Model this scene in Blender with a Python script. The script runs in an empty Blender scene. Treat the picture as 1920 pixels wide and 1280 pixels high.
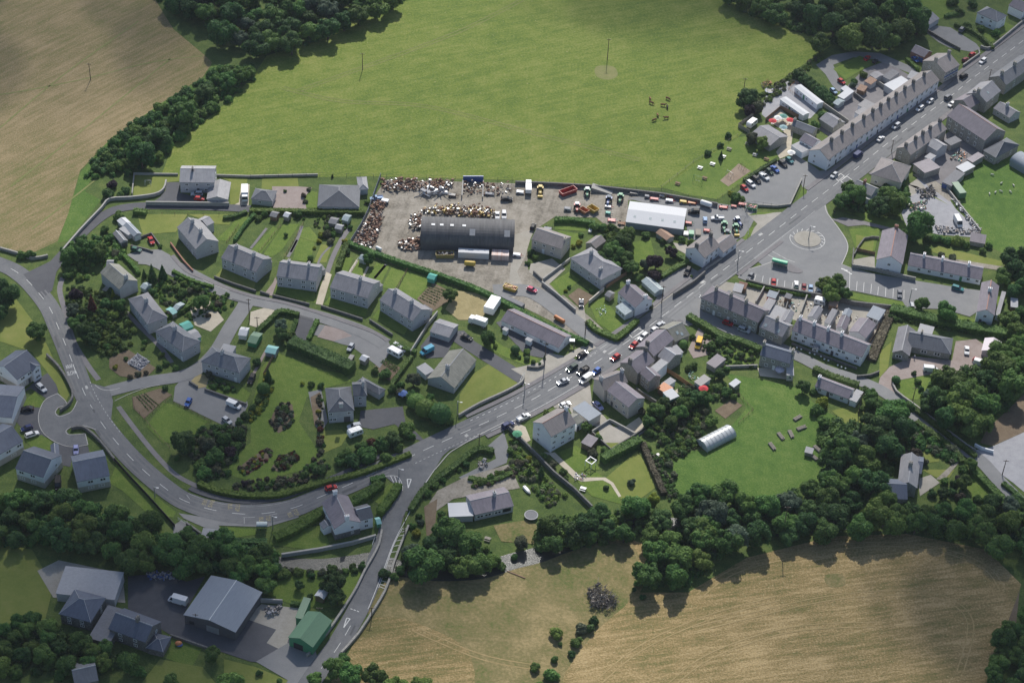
import bpy,bmesh,math,random
from mathutils import Vector,Matrix
from mathutils.geometry import tessellate_polygon
R = math.radians
S = bpy.context.scene
COL = S.collection
# ---------------------------------------------------------------- camera
DEP,FPX,DIST,ROLL = R(40),3600.0,655.0,R(3.0)
cam = bpy.data.cameras.new('camera'); camo = bpy.data.objects.new('camera',cam); COL.objects.link(camo)
CM = Matrix.Translation((0,-DIST*math.cos(DEP),DIST*math.sin(DEP))) @ Matrix.Rotation(R(90)-DEP,4,'X') @ Matrix.Rotation(ROLL,4,'Z')
camo.matrix_world = CM
cam.sensor_width = 36.0; cam.lens = FPX/1920*36.0; cam.clip_start = 1.0; cam.clip_end = 9000
S.camera = camo
CP = CM.translation.copy(); CR = CM.to_3x3(); CI = CM.inverted()
def G(p,z=0.0):
    """photo pixel (1920x1280) -> the point of the horizontal plane at height z that it shows"""
    d = CR @ Vector(((p[0]-960)/FPX,(640-p[1])/FPX,-1.0))
    t = (z-CP.z)/d.z
    return CP + d*t
def PX(v):
    q = CI @ Vector(v)
    return (960+FPX*q.x/-q.z,640-FPX*q.y/-q.z)
def SC(p,z=0.0):
    return FPX/(-(CI @ G(p,z)).z)      # pixels per metre there
# ---------------------------------------------------------------- sky and sun
SUN_EL,SUN_AZ = R(41),R(3)           # sun stands beyond the village
w = bpy.data.worlds.new('World'); S.world = w; w.use_nodes = True
nt = w.node_tree; nt.nodes.clear()
sky = nt.nodes.new('ShaderNodeTexSky'); sky.sky_type = 'NISHITA'; sky.sun_disc = False
sky.sun_elevation = SUN_EL; sky.sun_rotation = SUN_AZ; sky.altitude = 100; sky.air_density = 1.0; sky.dust_density = 1.2
bg = nt.nodes.new('ShaderNodeBackground'); bg.inputs[1].default_value = 0.115
wo = nt.nodes.new('ShaderNodeOutputWorld')
nt.links.new(sky.outputs[0],bg.inputs[0]); nt.links.new(bg.outputs[0],wo.inputs[0])
sun = bpy.data.lights.new('sun','SUN'); sun.energy = 5.0; sun.angle = R(0.53); sun.color = (1.0,0.955,0.88)
suno = bpy.data.objects.new('sun',sun); COL.objects.link(suno)
SD = Vector((-math.sin(SUN_AZ)*math.cos(SUN_EL),-math.cos(SUN_AZ)*math.cos(SUN_EL),-math.sin(SUN_EL)))
suno.rotation_euler = SD.to_track_quat('-Z','Y').to_euler(); suno.location = -SD*900
vs = S.view_settings; vs.view_transform = 'Standard'; vs.look = 'None'; vs.exposure = 0.0; vs.gamma = 1.0; vs.use_curve_mapping = False
S.cycles.max_bounces = 6; S.cycles.diffuse_bounces = 3; S.cycles.glossy_bounces = 3; S.cycles.transparent_max_bounces = 12
S.cycles.volume_bounces = 0; S.cycles.caustics_reflective = False; S.cycles.caustics_refractive = False
random.seed(11)
rnd = random.uniform
# ---------------------------------------------------------------- materials
MATS = {}
def newmat(name):
    m = bpy.data.materials.new(name); m.use_nodes = True
    b = m.node_tree.nodes['Principled BSDF']
    return m,m.node_tree,b
def mat(name,c,rough=0.8,metal=0.0,var=0.12,scale=1.5,c2=None,streak=None,bump=0.0,spec=0.4,rand=0.0,detail=4.0):
    """plain surface: colour with noise variation (c -> c2), optional stretch and bump"""
    if name in MATS: return MATS[name]
    m,t,b = newmat(name)
    N = t.nodes.new; L = t.links.new
    tc = N('ShaderNodeTexCoord'); mp = N('ShaderNodeMapping'); L(tc.outputs['Object'],mp.inputs[0])
    if streak: mp.inputs['Scale'].default_value = streak
    n = N('ShaderNodeTexNoise'); n.inputs['Scale'].default_value = scale; n.inputs['Detail'].default_value = detail; n.inputs['Roughness'].default_value = 0.65
    L(mp.outputs[0],n.inputs['Vector'])
    cr = N('ShaderNodeValToRGB')
    if c2 is None:
        a = tuple(x*(1-var) for x in c); d = tuple(min(1,x*(1+var)) for x in c)
    else: a,d = c,c2
    cr.color_ramp.elements[0].color = (*a,1); cr.color_ramp.elements[1].color = (*d,1)
    cr.color_ramp.elements[0].position = 0.3; cr.color_ramp.elements[1].position = 0.7
    L(n.outputs['Fac'],cr.inputs[0])
    out = cr.outputs[0]
    if rand:
        oi = N('ShaderNodeObjectInfo'); hs = N('ShaderNodeHueSaturation'); mr = N('ShaderNodeMapRange')
        mr.inputs[3].default_value = 1-rand; mr.inputs[4].default_value = 1+rand
        L(oi.outputs['Random'],mr.inputs[0]); L(mr.outputs[0],hs.inputs['Value']); L(out,hs.inputs['Color']); out = hs.outputs[0]
    L(out,b.inputs['Base Color'])
    b.inputs['Roughness'].default_value = rough; b.inputs['Metallic'].default_value = metal
    b.inputs['Specular IOR Level'].default_value = spec
    if bump:
        bp = N('ShaderNodeBump'); bp.inputs['Strength'].default_value = bump; bp.inputs['Distance'].default_value = 0.1
        L(n.outputs['Fac'],bp.inputs['Height']); L(bp.outputs[0],b.inputs['Normal'])
    MATS[name] = m
    return m
def leafmat(name,c,c2,rand=0.26,trans=0.0):
    if name in MATS: return MATS[name]
    m,t,b = newmat(name); N = t.nodes.new; L = t.links.new
    ge = N('ShaderNodeNewGeometry'); cr = N('ShaderNodeValToRGB')
    cr.color_ramp.elements[0].color = (*c,1); cr.color_ramp.elements[1].color = (*c2,1)
    L(ge.outputs['Random Per Island'],cr.inputs[0])
    oi = N('ShaderNodeObjectInfo'); hs = N('ShaderNodeHueSaturation')
    mr = N('ShaderNodeMapRange'); mr.inputs[3].default_value = 1-rand; mr.inputs[4].default_value = 1+rand
    mh = N('ShaderNodeMapRange'); mh.inputs[3].default_value = 0.475; mh.inputs[4].default_value = 0.52
    ml = N('ShaderNodeMath'); ml.operation = 'FRACT'; mm = N('ShaderNodeMath'); mm.operation = 'MULTIPLY'; mm.inputs[1].default_value = 7.31
    L(oi.outputs['Random'],mr.inputs[0]); L(oi.outputs['Random'],mm.inputs[0]); L(mm.outputs[0],ml.inputs[0]); L(ml.outputs[0],mh.inputs[0])
    L(mr.outputs[0],hs.inputs['Value']); L(mh.outputs[0],hs.inputs['Hue']); L(cr.outputs[0],hs.inputs['Color'])
    L(hs.outputs[0],b.inputs['Base Color'])
    b.inputs['Roughness'].default_value = 0.65; b.inputs['Specular IOR Level'].default_value = 0.2
    tr = N('ShaderNodeBsdfTranslucent'); L(hs.outputs[0],tr.inputs[0])
    mx = N('ShaderNodeMixShader'); mx.inputs[0].default_value = 0.38
    o = t.nodes['Material Output']; L(b.outputs[0],mx.inputs[1]); L(tr.outputs[0],mx.inputs[2]); L(mx.outputs[0],o.inputs[0])
    MATS[name] = m
    return m
def groundmat(name,cols,scales=(0.02,0.12,1.2),stripe=None,rough=0.95,speck=None,bump=0.3,wt=(0.45,0.35,0.3)):
    """ground cover: three octaves of noise mixed into a colour ramp; stripe = (direction px vector, wavelength m, amount); speck = (colour, scale, threshold)"""
    m,t,b = newmat(name); N = t.nodes.new; L = t.links.new
    tc = N('ShaderNodeTexCoord'); acc = None
    for s,k in zip(scales,wt):
        n = N('ShaderNodeTexNoise'); n.inputs['Scale'].default_value = s; n.inputs['Detail'].default_value = 5; n.inputs['Roughness'].default_value = 0.6
        L(tc.outputs['Object'],n.inputs['Vector'])
        mu = N('ShaderNodeMath'); mu.operation = 'MULTIPLY_ADD'; mu.inputs[1].default_value = k
        L(n.outputs['Fac'],mu.inputs[0])
        if acc: L(acc,mu.inputs[2])
        else: mu.inputs[2].default_value = 0.5-0.5*sum(wt)
        acc = mu.outputs[0]
    if stripe:
        ang,wl,amt = stripe
        mp = N('ShaderNodeMapping'); mp.inputs['Rotation'].default_value = (0,0,-ang); L(tc.outputs['Object'],mp.inputs[0])
        mp2 = N('ShaderNodeMapping'); mp2.inputs['Scale'].default_value = (0.035/wl*3,1.0/wl,1); L(mp.outputs[0],mp2.inputs[0])
        n2 = N('ShaderNodeTexNoise'); n2.inputs['Scale'].default_value = 1.0; n2.inputs['Detail'].default_value = 4; n2.inputs['Roughness'].default_value = 0.7; L(mp2.outputs[0],n2.inputs['Vector'])
        mu = N('ShaderNodeMath'); mu.operation = 'MULTIPLY_ADD'; mu.inputs[1].default_value = amt
        sb = N('ShaderNodeMath'); sb.operation = 'SUBTRACT'; sb.inputs[1].default_value = amt*0.5
        L(n2.outputs['Fac'],mu.inputs[0]); L(acc,mu.inputs[2]); L(mu.outputs[0],sb.inputs[0]); acc = sb.outputs[0]
    cr = N('ShaderNodeValToRGB'); e = cr.color_ramp.elements
    k = len(cols)
    while len(e) < k: e.new(0.5)
    for i,c in enumerate(cols):
        e[i].position = 0.3+0.4*i/(k-1); e[i].color = (*c,1)
    L(acc,cr.inputs[0]); out = cr.outputs[0]
    if speck:
        c,sc,th = speck
        n = N('ShaderNodeTexNoise'); n.inputs['Scale'].default_value = sc; n.inputs['Detail'].default_value = 3; n.inputs['Roughness'].default_value = 0.8; L(tc.outputs['Object'],n.inputs['Vector'])
        mr = N('ShaderNodeMapRange'); mr.inputs[1].default_value = th; mr.inputs[2].default_value = th+0.12; L(n.outputs['Fac'],mr.inputs[0])
        mx = N('ShaderNodeMixRGB'); L(mr.outputs[0],mx.inputs[0]); L(out,mx.inputs[1]); mx.inputs[2].default_value = (*c,1); out = mx.outputs[0]
    L(out,b.inputs['Base Color']); b.inputs['Roughness'].default_value = rough; b.inputs['Specular IOR Level'].default_value = 0.2
    if bump:
        n = N('ShaderNodeTexNoise'); n.inputs['Scale'].default_value = 2.2; n.inputs['Detail'].default_value = 4; L(tc.outputs['Object'],n.inputs['Vector'])
        bp = N('ShaderNodeBump'); bp.inputs['Strength'].default_value = bump; bp.inputs['Distance'].default_value = 0.25
        L(n.outputs['Fac'],bp.inputs['Height']); L(bp.outputs[0],b.inputs['Normal'])
    MATS[name] = m
    return m
# ---------------------------------------------------------------- mesh builder
class MB:
    def __init__(s): s.v = []; s.f = []; s.m = []
    def face(s,pts,mi=0):
        k = len(s.v); s.v += [tuple(p) for p in pts]; s.f.append(tuple(range(k,k+len(pts)))); s.m.append(mi)
    def solid(s,vs,fs,mi=0):
        k = len(s.v); s.v += [tuple(p) for p in vs]
        for f in fs: s.f.append(tuple(i+k for i in f)); s.m.append(mi)
    def box(s,c,d,rz=0.0,mi=0,taper=1.0):
        """box centred at c in x,y with its bottom at c.z"""
        ca,sa = math.cos(rz),math.sin(rz); o = []
        for z,k in ((0,1.0),(d[2],taper)):
            for x,y in ((-.5,-.5),(.5,-.5),(.5,.5),(-.5,.5)):
                X,Y = x*d[0]*k,y*d[1]*k
                o.append((c[0]+X*ca-Y*sa,c[1]+X*sa+Y*ca,c[2]+z))
        s.solid(o,[(3,2,1,0),(4,5,6,7),(0,1,5,4),(1,2,6,5),(2,3,7,6),(3,0,4,7)],mi)
    def hexa(s,lo,hi,mi=0):
        """closed prism between two equal rings of points"""
        n = len(lo); k = len(s.v); s.v += [tuple(p) for p in lo]+[tuple(p) for p in hi]
        s.f.append(tuple(k+i for i in reversed(range(n)))); s.f.append(tuple(k+n+i for i in range(n))); s.m += [mi,mi]
        for i in range(n):
            j = (i+1) % n; s.f.append((k+i,k+j,k+n+j,k+n+i)); s.m.append(mi)
    def bar(s,a,b,r,n=6,mi=0,r2=None):
        a,b = Vector(a),Vector(b); d = (b-a).normalized(); r2 = r if r2 is None else r2
        u = d.cross(Vector((0,0,1)) if abs(d.z) < .9 else Vector((1,0,0))).normalized(); w2 = d.cross(u)
        lo = [a+(u*math.cos(2*math.pi*i/n)+w2*math.sin(2*math.pi*i/n))*r for i in range(n)]
        hi = [b+(u*math.cos(2*math.pi*i/n)+w2*math.sin(2*math.pi*i/n))*r2 for i in range(n)]
        s.hexa(lo,hi,mi)
    def loft(s,rings,mi=0,caps=True):
        n = len(rings[0]); k = len(s.v)
        for r in rings: s.v += [tuple(p) for p in r]
        for a in range(len(rings)-1):
            for i in range(n):
                j = (i+1) % n; s.f.append((k+a*n+i,k+a*n+j,k+a*n+n+j,k+a*n+n+i)); s.m.append(mi)
        if caps:
            s.f.append(tuple(k+i for i in reversed(range(n)))); q = k+(len(rings)-1)*n; s.f.append(tuple(q+i for i in range(n))); s.m += [mi,mi]
    def ball(s,c,r,mi=0,n=8,k=5,sq=(1,1,1)):
        rings = [[(c[0]+r*sq[0]*math.sin(math.pi*(a+.02)/(k+.04))*math.cos(2*math.pi*i/n),c[1]+r*sq[1]*math.sin(math.pi*(a+.02)/(k+.04))*math.sin(2*math.pi*i/n),c[2]-r*sq[2]*math.cos(math.pi*a/k)) for i in range(n)] for a in range(k+1)]
        s.loft(rings,mi)
    def mesh(s,name,mats,smooth=False):
        me = bpy.data.meshes.new(name); me.from_pydata(s.v,[],s.f)
        for m in (mats if isinstance(mats,(list,tuple)) else [mats]): me.materials.append(m)
        if len(me.materials) > 1: me.polygons.foreach_set('material_index',s.m)
        if smooth: me.polygons.foreach_set('use_smooth',[True]*len(me.polygons))
        me.update()
        return me
    def build(s,name,mats,parent=None,loc=None,smooth=False):
        return put(name,s.mesh(name,mats,smooth),parent,loc)
def put(name,me,parent=None,loc=None,rz=0.0,sc=None):
    o = bpy.data.objects.new(name,me); COL.objects.link(o)
    if parent is not None: o.parent = parent
    if loc is not None: o.location = loc
    if rz: o.rotation_euler = (0,0,rz)
    if sc is not None: o.scale = sc if isinstance(sc,(tuple,list)) else (sc,sc,sc)
    return o
def tag(o,label,cat,group=None,kind=None):
    if label: o['label'] = label
    if cat: o['category'] = cat
    if group: o['group'] = group
    if kind: o['kind'] = kind
    return o
def thing(name,label,cat,loc=(0,0,0),rz=0.0,group=None):
    o = bpy.data.objects.new(name,None); COL.objects.link(o); o.location = loc; o.rotation_euler = (0,0,rz); o.empty_display_size = .5
    return tag(o,label,cat,group)
KIDS = {}
def dup(root,kids,loc,rz,label=None,sc=None,group=None):
    """copy of a thing with copies of its parts; kids = [(part, [sub-parts])]"""
    r = root.copy(); COL.objects.link(r); r.location = loc; r.rotation_euler = (0,0,rz)
    if sc is not None: r.scale = sc if isinstance(sc,(tuple,list)) else (sc,sc,sc)
    if label: r['label'] = label
    if group: r['group'] = group
    out = []
    for p,subs in kids:
        q = p.copy(); COL.objects.link(q); q.parent = r; q.matrix_parent_inverse = Matrix()
        ss = []
        for x in subs:
            y = x.copy(); COL.objects.link(y); y.parent = q; ss.append(y)
        out.append((q,ss))
    return r,out
# numbering by place: things of one place get "<n>th from the left"
ORD = ['first','second','third','fourth','fifth','sixth','seventh','eighth','ninth','tenth','eleventh','twelfth','thirteenth','fourteenth','fifteenth','sixteenth','seventeenth','eighteenth','nineteenth','twentieth']
def ordinal(i):
    if i < 20: return ORD[i]
    t = ['twenty','thirty','forty','fifty','sixty','seventy','eighty','ninety'][(i+1)//10-2]; u = (i+1) % 10
    return t+'-'+ORD[u-1] if u else t[:-1]+'ieth'
QUEUE = {}
def queue(place,o,desc,x):
    QUEUE.setdefault(place,[]).append((x,o,desc))
def label_queue():
    for place,L in QUEUE.items():
        by = {}
        for x,o,d in L: by.setdefault(d,[]).append((x,o))
        for d,q in by.items():
            q.sort(key=lambda e: e[0])
            for i,(x,o) in enumerate(q):
                o['label'] = '%s, %s from the left %s' % (d,ordinal(i),place) if len(q) > 1 else '%s %s' % (d,place)
def crom(pts,n=6,closed=False):
    """Catmull-Rom through 2-D or 3-D points"""
    P = [Vector(p) for p in pts]; out = []; m = len(P)
    rng = range(m if closed else m-1)
    for i in rng:
        if closed: a,b,c,d = P[(i-1) % m],P[i],P[(i+1) % m],P[(i+2) % m]
        else: a,b,c,d = P[max(i-1,0)],P[i],P[i+1],P[min(i+2,m-1)]
        for k in range(n):
            t = k/n; out.append(.5*((2*b)+(c-a)*t+(2*a-5*b+4*c-d)*t*t+(3*b-a-3*c+d)*t**3))
    if not closed: out.append(P[-1])
    return out
# ================================================================ materials in use
GRASS = groundmat('rough_grass',[(.045,.075,.022),(.08,.122,.031),(.135,.165,.05)],(0.04,0.3,2.0),wt=(.5,.6,.7),bump=.6)
FIELD = groundmat('pasture',[(.09,.145,.024),(.145,.195,.034),(.225,.245,.066)],(0.014,0.12,1.1),stripe=(R(25),2.2,.5),speck=((.36,.33,.17),.8,.62),wt=(.5,.5,.8),bump=.8)
PADDOCK = groundmat('paddock_grass',[(.055,.115,.022),(.085,.155,.03),(.135,.195,.048)],(0.03,0.25,1.6),wt=(.5,.6,.8),bump=.8)
LAWN = groundmat('lawn_grass',[(.08,.135,.026),(.115,.175,.033),(.17,.215,.052)],(0.06,0.4,2.0),wt=(.5,.5,.6),bump=.5)
DRYLAWN = groundmat('dry_lawn',[(.12,.165,.035),(.175,.205,.05),(.235,.235,.075)],(0.07,0.3,1.5))
HAY1 = groundmat('mown_hay',[(.14,.145,.05),(.225,.18,.09),(.31,.24,.135)],(0.014,0.1,1.6),stripe=(R(52),2.0,.8),wt=(.5,.4,.8),bump=.8,speck=((.4,.33,.2),1.1,.61))
HAY2 = groundmat('mown_hay_dry',[(.15,.14,.05),(.27,.2,.09),(.42,.315,.16)],(0.016,0.09,1.6),stripe=(R(14),1.6,.9),wt=(.6,.5,.8),bump=.9,speck=((.5,.41,.23),1.1,.6))
DRYGRASS = groundmat('dry_bank_grass',[(.1,.13,.035),(.2,.17,.075),(.33,.26,.13)],(0.03,0.13,1.0),wt=(.6,.6,.6),bump=.7)
ASPH = groundmat('asphalt',[(.105,.11,.12),(.145,.15,.158),(.185,.188,.193)],(0.05,0.35,3.0),wt=(.6,.5,.5),bump=.05,rough=.75)
ASPHL = groundmat('worn_asphalt',[(.16,.165,.172),(.205,.208,.212),(.25,.25,.25)],(0.05,0.3,3.0),bump=.05,rough=.8)
ASPHD = groundmat('dark_asphalt',[(.062,.065,.075),(.085,.088,.1),(.11,.112,.12)],(0.06,0.4,3.0),bump=.05,rough=.75)
PAVE = groundmat('footway',[(.15,.145,.15),(.2,.19,.195),(.25,.24,.24)],(0.08,0.5,3.0),bump=.05)
CONC = groundmat('concrete',[(.25,.235,.2),(.34,.32,.28),(.43,.4,.36)],(0.06,0.3,2.0),bump=.05)
DIRT = groundmat('yard_dirt',[(.15,.135,.11),(.27,.245,.205),(.36,.33,.285)],(0.05,0.22,1.2),stripe=(R(80),2.0,.4),bump=.3,wt=(.6,.6,.5),speck=((.12,.11,.1),.16,.63))
SOIL = groundmat('bare_soil',[(.11,.08,.055),(.17,.13,.09),(.24,.19,.13)],(0.08,0.4,2.0))
STRAW = groundmat('dead_grass',[(.2,.17,.08),(.32,.27,.14),(.42,.35,.2)],(0.08,0.4,2.0))
GRAVEL = groundmat('gravel',[(.24,.24,.26),(.33,.33,.35),(.42,.42,.43)],(0.05,0.5,4.0),bump=.3)
BROWN = groundmat('play_bark',[(.2,.15,.11),(.27,.21,.16),(.33,.27,.21)],(0.1,0.5,3.0))
PINKPAVE = groundmat('paving',[(.23,.18,.16),(.3,.25,.23),(.36,.31,.29)],(0.1,0.5,3.0))
PATIO = groundmat('pale_paving',[(.36,.32,.25),(.48,.43,.34),(.58,.53,.43)],(0.1,0.5,3.0))
WHITEL = mat('white_line',(.62,.62,.6),.7,var=.18,scale=1.5)
WORNL = mat('worn_line',(.4,.4,.39),.7,var=.3,scale=1.0)
YELL = mat('yellow_line',(.33,.28,.14),.7,var=.25)
KERB = mat('kerb_stone',(.42,.41,.39),.8)
# water
m,t,b = newmat('river_water'); N_ = t.nodes.new; L_ = t.links.new
b.inputs['Base Color'].default_value = (.03,.035,.03,1); b.inputs['Roughness'].default_value = .3
n_ = N_('ShaderNodeTexNoise'); n_.inputs['Scale'].default_value = 1.4; n_.inputs['Detail'].default_value = 6; n_.inputs['Roughness'].default_value = .75
tc_ = N_('ShaderNodeTexCoord'); L_(tc_.outputs['Object'],n_.inputs['Vector'])
bp_ = N_('ShaderNodeBump'); bp_.inputs['Strength'].default_value = .45; bp_.inputs['Distance'].default_value = .5; L_(n_.outputs['Fac'],bp_.inputs['Height']); L_(bp_.outputs[0],b.inputs['Normal'])
WATER = m
TRKG = groundmat('trodden_grass',[(.13,.16,.045),(.19,.2,.075),(.26,.24,.11)],(0.05,0.3,1.5),bump=.4)
# ================================================================ ground
AZ = [0.0]
def area(name,pts,m,z,smooth=0,closed=True,px=True):
    W = [G(p) for p in pts] if px else [Vector((p[0],p[1],0)) for p in pts]
    if smooth: W = crom(W,smooth,True)
    tri = tessellate_polygon([W])
    me = bpy.data.meshes.new(name)
    AZ[0] += .0004; z += AZ[0] if z < .075 else (.07 if z < .13 else 0)
    vs_ = [(v.x,v.y,z) for v in W]; fs = []
    for a,b_,c in tri:
        nz = (W[b_]-W[a]).cross(W[c]-W[a]).z
        fs.append((a,b_,c) if nz > 0 else (a,c,b_))
    me.from_pydata(vs_,[],fs); me.materials.append(m); me.update()
    o = put(name,me); o['kind'] = 'structure'
    return o
def ribbon(path,offs,z):
    """left/right edges of a path (world points); offs = (left, right) in metres or list of per-point pairs"""
    n = len(path); Lp = []; Rp = []
    for i,p in enumerate(path):
        d = (path[min(i+1,n-1)]-path[max(i-1,0)]); d.z = 0; d.normalize(); nr = Vector((-d.y,d.x,0))
        o = offs[i] if isinstance(offs,list) else offs
        Lp.append(p+nr*o[0]+Vector((0,0,z-p.z))); Rp.append(p+nr*o[1]+Vector((0,0,z-p.z)))
    return Lp,Rp
def strip(name,path,offs,m,z,thick=0.0,kind='structure',parent=None,mb=None):
    z += .07 if .075 <= z < .13 else 0
    Lp,Rp = ribbon(path,offs,z); b_ = mb or MB()
    for i in range(len(path)-1):
        b_.face((Rp[i],Rp[i+1],Lp[i+1],Lp[i]))
        if thick:
            dz = Vector((0,0,-thick))
            b_.face((Lp[i],Lp[i+1],Lp[i+1]+dz,Lp[i]+dz)); b_.face((Rp[i+1],Rp[i],Rp[i]+dz,Rp[i+1]+dz))
    if thick:
        dz = Vector((0,0,-thick))
        for i in (0,-1): b_.face((Lp[i],Rp[i],Rp[i]+dz,Lp[i]+dz))
    if mb: return None
    o = b_.build(name,m,parent)
    if kind: o['kind'] = kind
    return o
def wpath(px,n=6): return crom([G(p) for p in px],n)
me = bpy.data.meshes.new('ground'); me.from_pydata([(-2500,-1600,0),(2500,-1600,0),(2500,4000,0),(-2500,4000,0)],[],[(0,1,2,3)]); me.materials.append(GRASS)
put('ground',me)['kind'] = 'structure'
# ---- fields
area('hay_field',[(-300,-200),(225,-120),(285,-10),(325,55),(385,105),(398,118),(380,145),(300,195),(200,268),(150,320),(128,400),(108,452),(62,474),(0,466),(-300,430)],HAY1,.02)
area('green_field',[(300,335),(325,270),(400,215),(470,150),(500,105),(590,75),(690,15),(780,-60),(1330,-90),(1420,20),(1560,85),(1520,112),(1420,180),(1398,205),(1412,228),(1385,256),(1242,353),(1100,347),(960,338),(800,334),(700,331)],FIELD,.02)
area('green_field',[(1790,372),(1800,345),(1855,290),(2100,270),(2100,500),(1900,486),(1850,458),(1832,430)],PADDOCK,.02)
area('paddock',[(1362,700),(1430,712),(1500,728),(1530,760),(1600,800),(1640,800),(1600,860),(1540,900),(1420,938),(1262,935),(1232,880),(1290,845),(1330,845),(1400,765),(1385,740)],PADDOCK,.02)
area('hay_field',[(735,1080),(850,1085),(940,1072),(1050,1035),(1180,1010),(1240,1030),(1200,1110),(1290,1110),(1400,1045),(1560,1005),(1700,1000),(1850,1030),(1915,1095),(1890,1170),(1868,1240),(1850,1330),(1850,1700),(500,1700),(590,1330),(655,1220),(700,1140)],HAY2,.02)
area('rough_bank',[(735,1080),(850,1085),(940,1072),(1050,1035),(1180,1010),(1190,1110),(1120,1180),(1060,1260),(1030,1330),(900,1340),(880,1220),(760,1160),(690,1150)],DRYGRASS,.03,3)
area('bare_soil',[(1045,1150),(960,1170),(890,1215),(930,1290),(1010,1290),(1020,1230),(1000,1190)],DRYGRASS,.03,3)
area('bare_soil',[(1912,1105),(1905,1170),(1875,1240),(1850,1330),(1838,1330),(1862,1240),(1890,1165)],SOIL,.032)
area('bare_soil',[(1118,125),(1150,125),(1158,142),(1140,150),(1118,143)],TRKG,.03,3)
area('bare_soil',[(1547,1078),(1578,1076),(1586,1094),(1572,1100),(1552,1098)],DRYGRASS,.034,3)
area('field_margin',[(398,120),(440,130),(335,200),(250,260),(175,325),(160,360),(190,375),(128,452),(108,455),(128,400),(150,325),(200,268),(300,195),(380,148)],PADDOCK,.035)
# ---- roads
MAIN = [(-140,472),(-60,478),(9,499),(44,520),(72,549),(94,579),(108,611),(121,642),(140,690),(160,741),(189,791),(228,840),(274,886),(327,928),(359,944),(395,955),(436,962),(475,964),(514,960),(554,951),(590,936),(660,906),(722,877),(757,862),(815,835),(880,806),(945,776),(1006,745),(1070,708),(1120,678),(1173,643),(1224,607),(1268,573),(1314,538),(1360,504),(1405,470),(1466,423),(1503,394),(1547,361),(1606,316),(1658,274),(1720,227),(1790,175),(1820,150),(1888,100),(1960,45),(2060,-30)]
MW = {0: 3.3,13: 3.4,17: 4.3,20: 3.6,23: 4.0,25: 4.6,27: 5.0,29: 5.2,33: 4.6,37: 4.6,41: 5.2,46: 5.0}
mp_ = wpath(MAIN,5); hw = []
ks = sorted(MW)
for i in range(len(mp_)):
    a = i/5; lo = max(k for k in ks if k <= a); hi = min([k for k in ks if k >= a] or [ks[-1]])
    q = MW[lo] if hi == lo else MW[lo]+(MW[hi]-MW[lo])*(a-lo)/(hi-lo); hw.append((q,-q))
strip('main_road',mp_,hw,ASPH,.08)
def road(name,px,half,m,z=.084,n=5): return strip(name,wpath(px,n),(half,-half),m,z)
BRIDGE = [(812,842),(788,872),(762,912),(741,958),(726,1005),(709,1048),(694,1090),(676,1133),(655,1172),(630,1213),(600,1252),(568,1300),(540,1340)]
road('side_road',BRIDGE,3.1,ASPH,.088)
area('side_road',[(838,812),(880,812),(830,855),(800,905),(772,958),(742,958),(748,915),(722,893),(715,884)],ASPH,.092)
ESTATE1 = [(172,744),(210,732),(275,716),(337,706),(376,688),(408,656),(432,615),(455,580),(466,560)]
ESTATE2 = [(262,486),(300,490),(335,503),(372,523),(420,546),(470,562),(520,572),(570,586),(622,601),(680,622),(722,645)]
road('estate_road',ESTATE1,2.7,ASPHL,.086); road('estate_road',ESTATE2,2.9,ASPHL,.09)
area('estate_road',[(238,478),(262,470),(300,468),(318,478),(345,510),(325,520),(290,502),(255,490)],ASPHL,.094)
area('estate_road',[(168,718),(205,728),(212,752),(208,790),(182,760)],ASPH,.096)
area('parking_area',[(345,705),(375,700),(460,735),(465,760),(445,800),(418,797),(325,752),(328,725)],ASPHL,.07)
LANE = [(72,512),(96,500),(118,478),(152,440),(195,404),(232,390),(290,386),(380,388),(470,392)]
road('lane',LANE,2.1,ASPHD,.086)
area('lane',[(44,515),(95,490),(118,480),(124,486),(106,510),(98,545),(80,560)],ASPHD,.09)
area('cul_de_sac',[(108,738),(96,742),(87,748),(76,765),(72,785),(78,807),(94,823),(116,834),(136,838),(165,834),(160,814),(130,815),(124,808),(134,801),(156,799),(178,806),(200,812),(180,775),(160,748),(146,752),(134,772),(112,780),(104,774),(109,765),(125,756)],ASPH,.1)
area('driveway',[(36,740),(75,708),(98,694),(108,712),(108,738),(88,748),(66,733),(58,728)],ASPHD,.06)
area('driveway',[(26,760),(76,764),(72,785),(78,807),(90,820),(78,818),(50,812),(30,790)],ASPHD,.062)
area('driveway',[(112,833),(165,836),(168,850),(135,860),(132,875),(115,872),(95,845)],ASPHD,.064)
area('stream',[],WATER,0) if False else None
strip('river',wpath([(300,1035),(420,1048),(520,1058),(600,1062),(670,1054),(700,1050),(745,1064),(820,1074),(900,1070),(960,1052),(1008,1040),(1062,1020),(1150,994),(1230,980),(1360,1000),(1500,985),(1700,970)],5),(3.2,-3.2),WATER,.05)
LANE2 = [(1285,580),(1304,588),(1330,598),(1368,617),(1412,634),(1458,650),(1505,672),(1545,692),(1600,710),(1648,730),(1690,758),(1730,790),(1770,818),(1808,843),(1840,865),(1872,900),(1902,930),(1960,985)]
road('lane',LANE2,2.5,ASPHL,.086)
area('lane',[(1268,572),(1312,540),(1318,588),(1330,600),(1290,612),(1262,600),(1245,592)],ASPHL,.094)
area('turning_area',[(1645,728),(1650,708),(1668,688),(1712,668),(1785,676),(1792,640),(1830,636),(1850,650),(1842,690),(1815,702),(1738,703),(1690,712),(1674,722),(1682,755),(1660,742)],PINKPAVE,.075)
area('gravel_yard',[(1822,845),(1858,838),(1925,808),(2050,800),(2050,960),(1935,935),(1900,905),(1850,870)],GRAVEL,.07)
area('bare_soil',[(1838,830),(1850,805),(1925,735),(2050,700),(2050,800),(1925,808),(1860,836)],SOIL,.06)
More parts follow.
